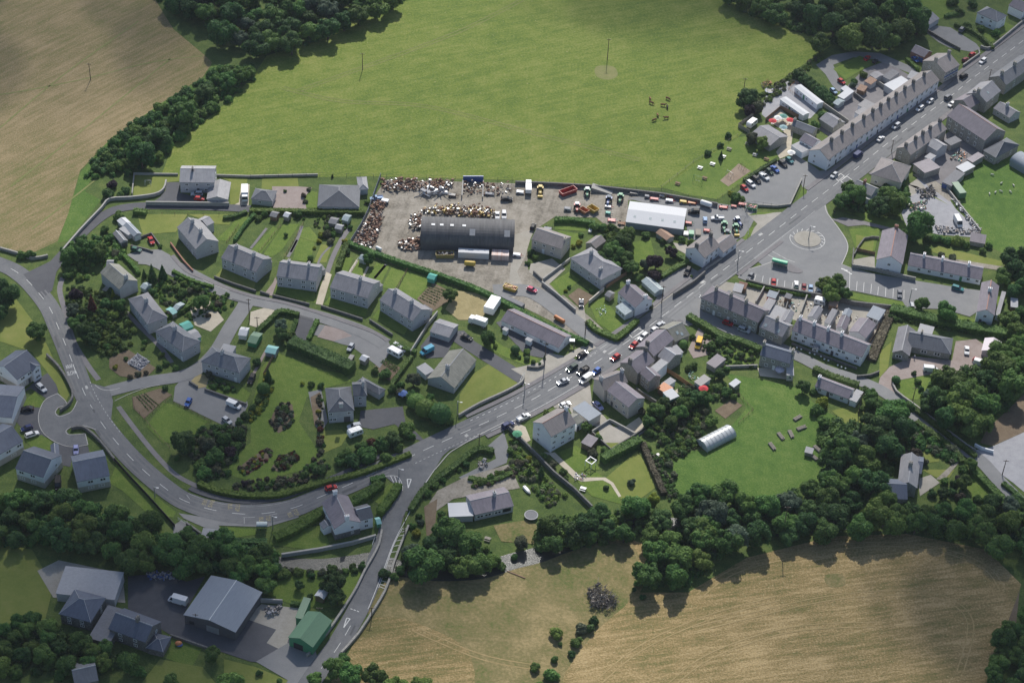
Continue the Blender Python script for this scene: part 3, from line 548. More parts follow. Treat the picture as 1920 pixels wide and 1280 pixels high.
SLATE = roofm('grey_slate',(.225,.225,.25)); SLATEP = roofm('purple_slate',(.2,.18,.21)); SLATED = roofm('dark_slate',(.15,.16,.185)); SLATEB = roofm('blue_slate',(.11,.13,.18)); SLATEL = roofm('pale_slate',(.29,.29,.31)); SLATEBR = roofm('brown_tile',(.22,.2,.2)); SLATEM = roofm('mossy_slate',(.22,.22,.195),var=.22)
TIN = mat('white_sheet_roof',(.56,.57,.59),.75,var=.05,streak=(.3,4,1)); TING = mat('grey_sheet_roof',(.27,.3,.34),.7,spec=.25,var=.1,streak=(4,.3,1)); TINGREEN = mat('green_sheet_roof',(.1,.2,.12),.5,var=.12,streak=(4,.4,1)); FELT = mat('flat_roof_felt',(.22,.22,.23),.9,spec=.15,var=.12); FELTP = mat('pale_flat_roof',(.38,.38,.39),.9,spec=.15,var=.1); TINARCH = mat('weathered_sheet_roof',(.105,.105,.11),.7,spec=.25,var=.3,streak=(1.2,.12,.3),scale=1.0)
RENDG = mat('grey_pebbledash',(.46,.465,.485),.95,var=.1,scale=.8); RENDW = mat('white_render',(.8,.81,.84),.85,var=.04,scale=1.0); RENDC = mat('cream_render',(.58,.54,.48),.9,var=.09); RENDB = mat('buff_render',(.5,.46,.41),.9,var=.1); STONE = mat('grey_stonework',(.31,.3,.275),.95,var=.35,scale=2.2); STONED = mat('dark_stonework',(.16,.155,.15),.95,var=.4,scale=2.0); BRICK = mat('red_brick',(.33,.16,.12),.9,var=.2,scale=3); CONB = mat('blockwork',(.36,.35,.33),.95,var=.12)
WOODB = mat('brown_timber',(.22,.14,.09),.85,var=.2); WOODO = mat('orange_timber',(.42,.22,.1),.8,var=.15); WOODG = mat('weathered_timber',(.3,.27,.23),.9,var=.2)
WHITE = mat('white_paint',(.78,.78,.78),.5,var=.03); BLACK = mat('black_paint',(.03,.03,.035),.5,var=.1); GREYM = mat('grey_metal',(.35,.36,.37),.45,.4,var=.1); DGREY = mat('dark_grey_metal',(.1,.1,.11),.5,var=.15); GREENP = mat('green_paint',(.06,.26,.13),.5,var=.1); BLUEP = mat('blue_paint',(.06,.12,.33),.45,var=.1); REDP = mat('red_paint',(.4,.03,.03),.45,var=.1); YELP = mat('yellow_paint',(.55,.38,.06),.5,var=.12); ORP = mat('orange_paint',(.5,.18,.06),.5,var=.12); RUST = mat('rusty_metal',(.21,.12,.085),.9,var=.35,scale=3); RUSTL = mat('light_rusty_metal',(.33,.22,.16),.9,var=.35,scale=3); TEAL = mat('teal_plastic',(.1,.4,.33),.5,var=.05); CLAY = mat('clay_ridge',(.42,.23,.18),.8,var=.1); RIDGEG = mat('grey_ridge',(.4,.4,.41),.7,var=.1); POTS = mat('chimney_pot',(.5,.42,.34),.8,var=.1); AQUA = mat('aqua_paint',(.25,.5,.48),.5,var=.06)
GLASS = mat('window_glass',(.025,.03,.035),.08,var=.2,spec=.6); LGLASS = mat('greenhouse_glass',(.36,.42,.43),.15,var=.2,spec=.6); TYRE = mat('tyre_rubber',(.025,.025,.027),.9,var=.1); CGLASS = mat('car_glass',(.03,.035,.045),.2,var=.1,spec=.4)
b_ = MB()
for c,d in (((0,0,0),(1.0,.1,.12)),((0,0,.88),(1.0,.1,.12)),((-.44,0,.12),(.12,.1,.76)),((.44,0,.12),(.12,.1,.76)),((0,0,.12),(.1,.09,.76))): b_.box(c,d)
WIN_F = b_.mesh('window',WHITE); b_ = MB(); b_.box((0,.02,.08),(.84,.06,.84)); WIN_P = b_.mesh('pane',GLASS)
b_ = MB(); b_.box((0,.01,0),(.92,.08,.97)); DOOR_M = {k: b_.mesh('door',m_) for k,m_ in (('w',WHITE),('d',DGREY),('b',BLUEP),('g',GREENP),('r',REDP))}
def put_window(root,x,y,z,rz,wd=1.25,ht=1.15):
    f = put('window',WIN_F,root,(x,y,z),rz,(wd,1.4,ht)); put('pane',WIN_P,f)
def house(label,A,B,C,h,rise,roof=SLATE,wall=RENDG,kind='gable',ax='u',chim=(),ridge=RIDGEG,win=None,gwin=True,door=(),name='house',cat='house',group=None,base=0.0,upper=None,chimm=None,dsize=(1.0,2.05),wsize=(1.2,1.1),sky=(),big=()):
    a,c = G(A,h),G(B,h); u = c-a; L = u.length; u.normalize(); v = Vector((-u.y,u.x,0))
    W = abs((G(C,h)-a).dot(v)) if isinstance(C,(tuple,list)) else C
    O = a+u*L/2+v*W/2; root = thing(name,label,cat,(O.x,O.y,0),math.atan2(u.y,u.x),group)
    Lp,Sp = (L,W) if ax == 'u' else (W,L)
    rise = min(rise,.6*Sp/2) if kind in ('gable','hip','hipL','hipR') else rise
    T = (lambda p,q,z: (p,q,z)) if ax == 'u' else (lambda p,q,z: (-q,p,z))
    rb,wb = MB(),MB(); t = .16; lp,sp = Lp/2,Sp/2; ew,gw = .28,.15
    th = rise/sp if sp else 0
    if kind == 'gable':
        for s in (1,-1):
            q = [(-lp,0),(lp,0),(lp,s*sp),(-lp,s*sp)]
            if s > 0: q = q
            else: q = q[::-1]
            zz = lambda y: h+rise-abs(y)*th
            rb.hexa([T(x,y,zz(y)-t) for x,y in q],[T(x,y,zz(y)) for x,y in q])
        zq = h+rise-(sp-ew)*th-t-.004
        prof = [(-(sp-ew),0),(sp-ew,0),(sp-ew,zq),(0,h+rise-t-.004),(-(sp-ew),zq)]
        wb.hexa([T(-lp+gw,y,z) for y,z in prof],[T(lp-gw,y,z) for y,z in prof])
    elif kind in ('hip','hipL','hipR'):
        k = min(sp*.95,lp*.85); l0 = -lp+(k if kind in ('hip','hipL') else 0); l1 = lp-(k if kind in ('hip','hipR') else 0)
        vs_ = [T(-lp,-sp,h),T(lp,-sp,h),T(lp,sp,h),T(-lp,sp,h),T(l0,0,h+rise),T(l1,0,h+rise)]+[T(x,y,h-.14) for x,y in ((-lp,-sp),(lp,-sp),(lp,sp),(-lp,sp))]
        rb.solid(vs_,[(0,1,5,4),(1,2,5),(2,3,4,5),(3,0,4),(6,9,8,7),(0,6,7,1),(1,7,8,2),(2,8,9,3),(3,9,6,0)])
        x,y = lp-ew,sp-ew
        wb.hexa([T(-x,-y,0),T(x,-y,0),T(x,y,0),T(-x,y,0)],[T(-x,-y,h-.144),T(x,-y,h-.144),T(x,y,h-.144),T(-x,y,h-.144)])
        for e,s in ((l1,1),(l0,-1)):
            if abs(abs(e)-lp) < .01:
                tri = [(-sp+.4,h+.02),(sp-.4,h+.02),(0,h+rise-.25)]; lo = [T(s*(lp+.02),y,z) for y,z in tri]; hi = [T(s*(lp+.06),y,z) for y,z in tri]; wb.hexa(lo,hi) if s > 0 else wb.hexa(hi,lo)
    elif kind in ('lean','flat'):
        r2 = rise if kind == 'lean' else rise*.0+.06
        q = [(-L/2,-W/2),(L/2,-W/2),(L/2,W/2),(-L/2,W/2)]
        zz = lambda y: h+r2*(y+W/2)/W
        rb.hexa([(x,y,zz(y)-.18) for x,y in q],[(x,y,zz(y)) for x,y in q])
        q2 = [(x*(1-.36/L),y*(1-.36/W)) for x,y in q]
        wb.hexa([(x,y,0) for x,y in q2],[(x,y,zz(y)-.184) for x,y in q2])
    elif kind == 'arch':
        n = 18; P = [(sp*math.cos(math.pi*i/n),h+rise*math.sin(math.pi*i/n)) for i in range(n+1)]
        for i in range(n):
            (y0,z0),(y1,z1) = P[i],P[i+1]; f = .985
            rb.solid([T(-lp,y0,z0),T(lp,y0,z0),T(lp,y1,z1),T(-lp,y1,z1),T(-lp,y0*f,z0-.1),T(lp,y0*f,z0-.1),T(lp,y1*f,z1-.1),T(-lp,y1*f,z1-.1)],[(0,1,2,3),(7,6,5,4),(0,3,7,4),(1,5,6,2)])
        prof = [(sp-.15,0)]+[(y*.98,z-.12) for y,z in P]+[(-sp+.15,0)]
        wb.hexa([T(-lp+.2,y,z) for y,z in prof][::-1],[T(lp-.2,y,z) for y,z in prof][::-1])
    ro = rb.build('roof',roof,root); wl = wb.build('wall',wall,root)
    if base:
        bb = MB(); bb.box((0,0,0),((2*lp-2*gw+.12) if ax == 'u' else (2*sp-2*ew+.12),(2*sp-2*ew+.12) if ax == 'u' else (2*lp-2*gw+.12),base)); bb.build('base_course',upper or STONE,root)
    if ridge and kind == 'gable':
        r_ = MB(); r_.hexa([T(-lp-.02,-.16,h+rise-.09),T(lp+.02,-.16,h+rise-.09),T(lp+.02,.16,h+rise-.09),T(-lp-.02,.16,h+rise-.09)],[T(-lp-.02,-.05,h+rise+.07),T(lp+.02,-.05,h+rise+.07),T(lp+.02,.05,h+rise+.07),T(-lp-.02,.05,h+rise+.07)]); r_.build('ridge_tiles',ridge,ro)
    elif ridge and kind.startswith('hip'):
        r_ = MB(); E = [T(l0,0,h+rise),T(l1,0,h+rise)]
        r_.bar(E[0],E[1],.09,5)
        for e,ss in ((E[0],-1),(E[1],1)):
            if abs(abs(e[0] if ax == 'u' else e[1])-lp) > .05:
                for s2 in (-1,1): r_.bar(e,T(ss*lp,s2*sp,h),.08,5)
        r_.build('ridge_tiles',ridge,ro)
    for tt in chim:
        q_,dy,hh = (tt,0,1.3) if not isinstance(tt,tuple) else (tt+(1.3,))[:3]
        p = (-lp+Lp*q_); zr = h+rise-abs(dy)*th; x,y,z = T(p,dy,zr-1.0); cb = MB()
        cw = (.75,1.25) if ax == 'u' else (1.25,.75)
        cb.box((x,y,z),(cw[0],cw[1],1.0+hh)); cb.box((x,y,z+1.0+hh),(cw[0]+.16,cw[1]+.16,.14))
        for j in (-1,1):
            ox,oy = (0,j*.32) if ax == 'u' else (j*.32,0); cb.bar((x+ox,y+oy,z+1.1+hh),(x+ox,y+oy,z+1.65+hh),.15,6,1,.12)
        cb.build('chimney',[chimm or wall,POTS],ro)
    for (tp,ts) in sky:       # rooflights on the front slope: position along, fraction up the slope
        p = -lp+Lp*tp; y0,y1 = -sp*(1-ts)-.5,-sp*(1-ts)+.5; f = .03
        sb = MB(); lo = [T(p+dx,y,h+rise-abs(y)*th+.005) for dx,y in ((-.45,y0),(.45,y0),(.45,y1),(-.45,y1))]; sb.hexa(lo,[(x,y,z+.07) for x,y,z in lo]); sb.build('rooflight',LGLASS,ro)
    # openings on the walls that face the camera
    ins = {'gable': (gw,ew),'hip': (ew,ew),'hipL': (ew,ew),'hipR': (ew,ew),'arch': (.2,.2)}.get(kind,(.18,.18))
    ix,iy = ins if ax == 'u' else ins[::-1]
    nst = 1 if h < 3.5 else (2 if h < 6.3 else 3)
    cz = [.95] if nst == 1 else ([.9,h-1.75] if nst == 2 else [.9,3.2,h-1.6])
    if win is None: n = max(1,round(L/3.4)); win = [[(i+.5)/n for i in range(n)]]*nst
    dts = [d[0] for d in door]
    for s_,row in enumerate(win or []):
        for tt in row:
            if s_ == 0 and any(abs(tt-d)*L < 1.2 for d in dts): continue
            put_window(root,-L/2+L*tt,-W/2+iy-.03,cz[min(s_,len(cz)-1)],0,*wsize)
    for tt,cl in door: put('door',DOOR_M[cl],root,(-L/2+L*tt,-W/2+iy-.03,.02),0,(dsize[0],1.2,dsize[1]))
    for tt,z,wd,ht,m_ in big:    # garage doors, shop fronts and black panels for dark openings on the front wall
        d_ = MB(); d_.box((-L/2+L*tt,-W/2+iy-.02,z),(wd,.1,ht)); d_.build('door_or_dark_opening' if ht > 1.8 else 'signboard',m_,root)
    if gwin:
        cx = Vector((CP.x-O.x,CP.y-O.y,0))
        for s,nr in ((1,u),(-1,-u)):
            if nr.dot(cx.normalized()) > .08 and W > 4.5:
                for z in cz: put_window(root,s*(L/2-ix+.03),(W*.18 if nst > 1 else 0),z,R(90)*s,.9,1.0)
    return root
# ================================================================ cars
def carmesh(kind):
    """x forward; returns body, glass meshes and (wheelbase, track, wheel radius)"""
    P = dict(hatch=(3.9,1.68,1.46),saloon=(4.4,1.74,1.42),estate=(4.5,1.76,1.5),suv=(4.5,1.85,1.78),van=(5.2,1.95,2.1),mini=(3.5,1.6,1.45),pickup=(5.0,1.8,1.75),bigvan=(5.9,2.05,2.5),lorry=(6.5,2.3,2.9))
    Ln,Wd,Ht = P[kind]; hl = Ln/2; hw_ = Wd/2
    belt = {'hatch': .92,'saloon': .92,'estate': .93,'suv': 1.08,'van': 1.15,'mini': .9,'pickup': 1.02,'bigvan': 1.2,'lorry': 1.4}[kind]
    bon = {'hatch': (.52,.9),'saloon': (.58,.95),'estate': (.55,.92),'suv': (.58,.95),'van': (.72,.95),'mini': (.55,.9),'pickup': (.55,.93),'bigvan': (.8,.97),'lorry': (.8,.98)}[kind]
    def ring(x,wf,z0,z1):
        y = hw_*wf; c = .12
        return [(x,-y+c,z0),(x,y-c,z0),(x,y,z0+c),(x,y,z1-c*.8),(x,y-c,z1),(x,-y+c,z1),(x,-y,z1-c*.8),(x,-y,z0+c)]
    b = MB(); bt = belt
    b.loft([ring(-hl,.86,.38,bt*.88),ring(-hl*.94,.96,.26,bt*.97),ring(-hl*.6,1,.22,bt),ring(hl*.3,1,.22,bt),ring(hl*bon[0],1,.22,bt*.97),ring(hl*.85,.96,.24,bt*.84),ring(hl*.97,.88,.3,bt*.72),ring(hl,.78,.38,bt*.6)])
    g = MB()
    if kind in ('hatch','mini'): x0,x1,r0,r1 = -hl*.92,hl*.45,-hl*.72,hl*.08
    elif kind == 'saloon': x0,x1,r0,r1 = -hl*.7,hl*.45,-hl*.4,hl*.08
    elif kind in ('estate','suv'): x0,x1,r0,r1 = -hl*.95,hl*.48,-hl*.84,hl*.1
    elif kind == 'van': x0,x1,r0,r1 = -hl*.98,hl*.68,-hl*.95,hl*.4
    elif kind in ('bigvan','lorry'): x0,x1,r0,r1 = -hl*.99,hl*.8,-hl*.98,hl*.58
    else: x0,x1,r0,r1 = -hl*.1,hl*.5,-hl*.02,hl*.2
    yb,yt = hw_*.93,hw_*.74 if kind not in ('van','bigvan','lorry') else hw_*.88; zb = belt-.02; zt = Ht-.05
    lo = [(x0,-yb,zb),(x1,-yb,zb),(x1,yb,zb),(x0,yb,zb)]; hi = [(r0,-yt,zt),(r1,-yt,zt),(r1,yt,zt),(r0,yt,zt)]
    if kind in ('van','bigvan','lorry'):
        xm = hl*.25 if kind == 'van' else hl*.45
        f = (xm-x0)/(x1-x0); b.hexa([(x0,-yb-.03,zb),(xm,-yb-.03,zb),(xm,yb+.03,zb),(x0,yb+.03,zb)],[(x0+.05,-yt-.03,zt+.04),(xm,-yt-.03,zt+.04),(xm,yt+.03,zt+.04),(x0+.05,yt+.03,zt+.04)])
        g.hexa([(xm+.01,-yb,zb),(x1,-yb,zb),(x1,yb,zb),(xm+.01,yb,zb)],[(xm+.01,-yt,zt),(r1,-yt,zt),(r1,yt,zt),(xm+.01,yt,zt)])
        b.hexa([(xm+.012,-yt-.01,zt+.002),(r1+.03,-yt-.01,zt+.002),(r1+.03,yt+.01,zt+.002),(xm+.012,yt+.01,zt+.002)],[(xm+.012,-yt+.1,zt+.06),(r1-.1,-yt+.1,zt+.06),(r1-.1,yt-.1,zt+.06),(xm+.012,yt-.1,zt+.06)])
        for s in (1,-1): b.bar((x1-.03,s*(yb-.04),zb),(r1-.02,s*(yt-.04),zt),.05,4)
    else:
        g.hexa(lo,hi)
        b.hexa([(r0-.05,-yt-.02,zt+.002),(r1+.05,-yt-.02,zt+.002),(r1+.05,yt+.02,zt+.002),(r0-.05,yt+.02,zt+.002)],[(r0+.12,-yt+.14,Ht),(r1-.12,-yt+.14,Ht),(r1-.12,yt-.14,Ht),(r0+.12,yt-.14,Ht)])
        for s in (1,-1):
            b.bar((x1-.02,s*yb,zb),(r1,s*yt,zt),.045,4); b.bar((x0+.02,s*yb,zb),(r0,s*yt,zt),.08,4)
            b.bar(((x0*.45+x1*.55),s*(yb+.01),zb),((r0*.45+r1*.55),s*(yt+.01),zt),.05,4)
        if kind == 'pickup':
            for s in (1,-1): b.box((-hl*.55,s*(hw_-.07),belt-.01),(hl*.8,.08,.25))
            b.box((-hl*.94,0,belt-.01),(.08,Wd*.94,.25))
    la = MB(); lb = MB()
    for s in (1,-1): la.box((hl*.945,s*hw_*.62,bt*.6),(.12,.36,.16)); lb.box((-hl*.965,s*hw_*.74,bt*.66),(.1,.22,.26))
    return dict(body=b,glass=g,head=la,tail=lb,dim=(Ln,Wd,Ht),wb=hl*.62,r=.31 if kind not in ('suv','van','bigvan','lorry','pickup') else .37)
HEADL = mat('headlamp',(.7,.72,.75),.1,var=.02); TAILL = mat('tail_lamp',(.4,.02,.02),.2,var=.05)
CARM = {}
def paint(name,c,rough=.5,metal=.0):
    if 'paint_'+name in MATS: return MATS['paint_'+name]
    m,t,b = newmat('paint_'+name); b.inputs['Base Color'].default_value = (*c,1); b.inputs['Roughness'].default_value = rough; b.inputs['Metallic'].default_value = metal; b.inputs['Specular IOR Level'].default_value = .12; MATS['paint_'+name] = m; return m
PAINT = {'white': (.75,.75,.75),'silver': (.48,.5,.53),'red': (.42,.02,.025),'black': (.018,.018,.022),'blue': (.05,.13,.42),'dark blue': (.025,.04,.13),'grey': (.17,.18,.2),'green': (.03,.12,.09),'teal': (.05,.2,.22),'yellow': (.7,.42,.02),'pink': (.5,.07,.13),'pale blue': (.3,.42,.6),'lilac': (.3,.32,.55),'dark green': (.02,.05,.04),'dark red': (.2,.02,.03),'turquoise': (.08,.35,.5),'maroon': (.18,.02,.03)}
wheelb = MB(); wheelb.bar((0,-.1,0),(0,.1,0),1.0,12); WHEEL = None
def wheel_mesh():
    global WHEEL
    if WHEEL is None:
        b = MB(); b.bar((0,-.11,0),(0,.11,0),1.0,12,0); b.bar((0,-.125,0),(0,.125,0),.58,10,1); WHEEL = b.mesh('wheel',[TYRE,GREYM])
    return WHEEL
def car(kind,p,d,colour,label,cat='car',name=None,group='cars',z=0.16):
    """p photo pixel of the car's middle, d pixel step towards its front"""
    if kind not in CARM:
        q = carmesh(kind); q['g_'] = q['glass'].mesh('window',CGLASS); q['h_'] = q['head'].mesh('headlamps',HEADL); q['t_'] = q['tail'].mesh('tail_lamps',TAILL); q['b_'] = {}; CARM[kind] = q
    q = CARM[kind]
    if colour not in q['b_']: q['b_'][colour] = q['body'].mesh('body',paint(colour,PAINT[colour],metal=.0 if colour in ('silver','grey') else 0.0))
    a = G(p,.7); c = G((p[0]+d[0],p[1]+d[1]),.7); v = c-a
    r = thing(name or ({'van': 'parked_van','bigvan': 'parked_van','pickup': 'pickup_truck','lorry': 'lorry'}.get(kind,'car')),label,cat,(a.x,a.y,z),math.atan2(v.y,v.x),group)
    put('body',q['b_'][colour],r); put('window',q['g_'],r); put('headlamps',q['h_'],r); put('tail_lamps',q['t_'],r)
    for sx in (1,-1):
        for sy in (1,-1): put('wheel',wheel_mesh(),r,(sx*q['wb'],sy*(q['dim'][1]/2-.1),q['r']),0,(q['r'],1,q['r']))
    return r
# ================================================================ foliage
LEAF = {'mid': leafmat('leaf_mid',(.058,.135,.034),(.14,.25,.06)),'dark': leafmat('leaf_dark',(.036,.092,.03),(.092,.185,.052)),'light': leafmat('leaf_light',(.085,.165,.036),(.19,.295,.07)),'yellow': leafmat('leaf_yellow',(.16,.2,.02),(.33,.34,.04)),'purple': leafmat('leaf_purple',(.03,.02,.028),(.07,.05,.065)),'red': leafmat('leaf_red',(.07,.025,.015),(.16,.06,.035)),'blue': leafmat('leaf_blue',(.075,.125,.085),(.16,.22,.14)),'grey': leafmat('leaf_grey',(.07,.09,.05),(.15,.165,.1)),'hedge': leafmat('leaf_hedge',(.075,.145,.026),(.155,.25,.048)),'heather': leafmat('leaf_heather',(.07,.06,.045),(.16,.14,.09))}
BARK = mat('bark',(.09,.075,.06),.95,var=.3,scale=3)
def leafquads(b,c,n,rad,size,sq=(1,1,1),others=(),zmin=-9):
    for _ in range(n):
        th,cz = rnd(0,2*math.pi),rnd(-.75,1); s = math.sqrt(1-cz*cz); d = Vector((s*math.cos(th),s*math.sin(th),cz)); k = rnd(.86,1.1)
        p = Vector((c[0]+d.x*rad*sq[0]*k,c[1]+d.y*rad*sq[1]*k,c[2]+d.z*rad*sq[2]*k))
        if p.z < zmin or any((p-Vector(o[0])).length < o[1]*.82 for o in others): continue
        nrm = (d+Vector((rnd(-.7,.7),rnd(-.7,.7),rnd(-.4,.8)))).normalized(); u = nrm.cross(Vector((rnd(-1,1),rnd(-1,1),rnd(-1,1)))).normalized(); v = nrm.cross(u); sz = size*rnd(.6,1.25)
        b.face((p-u*sz-v*sz*.5,p+u*sz*.2-v*sz*.8,p+u*sz+v*sz*.4,p-u*sz*.3+v*sz*.8))
def crown(kind,seed):
    """crown of unit radius whose middle is at z = 1.08 (tree), .55 (bush); returns crown and trunk builders"""
    random.seed(seed); b,t = MB(),MB()
    if kind == 'tree':
        bl = []
        for i in range(24):
            for _ in range(30):
                th,k,z = rnd(0,6.283),math.sqrt(random.random())*.74,rnd(-.75,.62)
                if (k/.76)**2+(z/.85)**2 < 1: break
            bl.append(((k*math.cos(th),k*math.sin(th),1.05+z*.82),rnd(.22,.42)))
        for c,r in bl: b.ball(c,r*.84,n=7,k=5)
        for i,(c,r) in enumerate(bl): leafquads(b,c,int(190*(r/.35)**2),r,.07,(1,1,.92),[o for j,o in enumerate(bl) if j != i])
        t.bar((0,0,0),(.02,0,.5),.075,7,0,.055)
        for k in range(5):
            th = k*1.26+rnd(0,.5); t.bar((.02,0,rnd(.35,.5)),(.42*math.cos(th),.42*math.sin(th),rnd(.8,1.2)),.04,5,0,.015)
    elif kind == 'bush':
        bl = [((rnd(-.5,.5),rnd(-.5,.5),rnd(.3,.7)),rnd(.34,.5)) for _ in range(8)]
        for c,r in bl: b.ball(c,r*.84,n=7,k=5)
        for i,(c,r) in enumerate(bl): leafquads(b,c,int(130*(r/.4)**2),r,.11,(1,1,.95),[o for j,o in enumerate(bl) if j != i],0.02)
        t.bar((0,0,0),(0,0,.4),.07,6,0,.05)
    elif kind == 'clipped':
        b.ball((0,0,.8),.95,n=14,k=9,sq=(1,1,.85)); leafquads(b,(0,0,.8),700,.95,.085,(1,1,.85),(),.02); t.bar((0,0,0),(0,0,.4),.07,6,0,.05)
    elif kind == 'cone':
        for k in range(7):
            z = .25+k*.42; r = 1.0*(1-k/7.5); b.bar((0,0,z-.25),(0,0,z+.5),r*.8,9,0,r*.42)
            leafquads(b,(0,0,z),int(170*(r+.2)),r*.86,.12,(1,1,.5),(),.1)
        t.bar((0,0,0),(0,0,.5),.09,6,0,.07)
    return b,t
PROTO = {}
def protos(kind,col):
    key = (kind,col)
    if key not in PROTO:
        L = []
        for s in range({'tree': 4,'bush': 3,'clipped': 1,'cone': 2}[kind]):
            if (kind,s) not in PROTO: PROTO[(kind,s)] = crown(kind,100+s*7+len(kind))
            b,t = PROTO[(kind,s)]; L.append((b.mesh('crown',LEAF[col]),t.mesh('trunk',BARK)))
        PROTO[key] = L
    return PROTO[key]
RT = random.Random(5)
def tree(x,y,r,col='mid',kind='tree',desc=None,place='',group=None,squash=None):
    if y < -r*.6 or x < -r*.8 or x > 1920+r*.8 or y > 1280+r*.9: return
    """x, y photo pixel of the crown's middle, r its half width in pixels"""
    mid = {'tree': 1.08,'bush': .5,'clipped': .8,'cone': 1.4}[kind]
    zc = 0.0
    for _ in range(3):
        rm = r/SC((x,y),zc); sz = (squash or RT.uniform(.88,1.12)); zc = mid*rm*sz
    g = G((x,y),zc)
    cm,tm = RT.choice(protos(kind,col))
    nm = {'tree': 'tree','bush': 'bush','clipped': 'clipped_bush','cone': 'conifer'}[kind]; cat = {'tree': 'tree','bush': 'bush','clipped': 'bush','cone': 'conifer'}[kind]
    o = thing(nm,None,cat,(g.x,g.y,0),RT.uniform(0,6.28),group); o.scale = (rm*RT.uniform(.94,1.06),rm,rm*sz)
    put('crown',cm,o); put('trunk',tm,o)
    COLN = {'mid': 'green','dark': 'dark green','light': 'bright green','yellow': 'yellow leaved','purple': 'dark purple','red': 'reddish brown','blue': 'blue green','grey': 'grey green','hedge': 'light green','heather': 'brownish'}[col]
    SZ = 'small' if rm < 1.6 else ('large' if rm > 6 else '')
    d = desc or (' '.join((SZ+' '+COLN+' '+{'tree': 'tree','bush': 'bush','clipped': 'clipped bush','cone': 'conifer'}[kind]).split()))
    queue(place,o,d,x)
    return o
def inpoly(p,P):
    c = False; j = len(P)-1
    for i in range(len(P)):
        if (P[i][1] > p[1]) != (P[j][1] > p[1]) and p[0] < (P[j][0]-P[i][0])*(p[1]-P[i][1])/(P[j][1]-P[i][1]+1e-9)+P[i][0]: c = not c
        j = i
    return c
def wood(P,n,r0,r1,cols,place,kind='tree',seed=1,group=None,gap=.68):
    rr = random.Random(seed); pts = []; xs = [p[0] for p in P]; ys = [p[1] for p in P]
    for _ in range(n*60):
        if len(pts) >= n: break
        p = (rr.uniform(min(xs),max(xs)),rr.uniform(min(ys),max(ys))); r = rr.uniform(r0,r1)
        if inpoly(p,P) and all((p[0]-q[0])**2+((p[1]-q[1])*1.3)**2 > ((r+q[2])*gap)**2 for q in pts): pts.append((p[0],p[1],r))
    for x,y,r in pts: tree(x,y,r,rr.choice(cols),kind,None,place,group)
def hedge(px,wd,ht,label,col='hedge',smooth=3,sz=.26,dens=7.0,rag=.12):
    P = crom([G(p,ht*.6) for p in px],smooth) if smooth else [G(p,ht*.6) for p in px]
    for p in P: p.z = 0
    O = P[len(P)//2].copy(); P = [p-O for p in P]; b = MB(); Lp,Rp = ribbon(P,(wd/2*.9,-wd/2*.9),0.0)
    for i in range(len(P)-1):
        z0,z1 = 0,ht*.93
        b.hexa([(*Rp[i][:2],z0),(*Rp[i+1][:2],z0),(*Lp[i+1][:2],z0),(*Lp[i][:2],z0)],[(*Rp[i][:2],z1),(*Rp[i+1][:2],z1),(*Lp[i+1][:2],z1),(*Lp[i][:2],z1)])
        d = P[i+1]-P[i]; l = d.length
        if l < 1e-3: continue
        d = d/l; nr = Vector((-d.y,d.x,0)); n = int(l*(wd+2*ht)*dens)
        for _ in range(n):
            t = rnd(-.02,1.02)*l; s = rnd(0,wd+2*ht)
            if s < wd: o = nr*(s-wd/2)+Vector((0,0,ht*rnd(.9,1.0+rag))); nn = Vector((0,0,1))
            elif s < wd+ht: o = nr*wd/2*rnd(.92,1.1)+Vector((0,0,s-wd)); nn = nr
            else: o = nr*-wd/2*rnd(.92,1.1)+Vector((0,0,s-wd-ht)); nn = -nr
            p = P[i]+d*t+o; nn = (nn+Vector((rnd(-.7,.7),rnd(-.7,.7),rnd(-.3,.8)))).normalized(); u = nn.cross(Vector((rnd(-1,1),rnd(-1,1),rnd(-1,1)))).normalized(); v = nn.cross(u); q = sz*rnd(.6,1.3)
            b.face((p-u*q-v*q*.5,p+u*q*.2-v*q*.8,p+u*q+v*q*.4,p-u*q*.3+v*q*.8))
    return tag(b.build('hedge',LEAF[col],None,(O.x,O.y,0)),label,'hedge','hedges')
def scrub(P,n,cols,label,name='undergrowth',r0=.5,r1=1.3,seed=1):
    q = random.Random(seed); xs = [p[0] for p in P]; ys = [p[1] for p in P]; O = G((sum(xs)/len(P),sum(ys)/len(P))); b = MB(); k = 0
    while k < n:
        p = (q.uniform(min(xs),max(xs)),q.uniform(min(ys),max(ys)))
        if not inpoly(p,P): continue
        k += 1; g = G(p)-O; r = q.uniform(r0,r1); mi = q.randrange(len(cols)); m0 = len(b.m); b.ball((g.x,g.y,r*.4),r*.8,mi,6,4); leafquads(b,(g.x,g.y,r*.45),int(26+30*r),r,.24+.08*r,(1,1,.9),(),.02)
        for i in range(m0,len(b.m)): b.m[i] = mi
    tag(b.build(name,[LEAF[c] for c in cols],None,(O.x,O.y,0)),label,'undergrowth',None,'stuff')
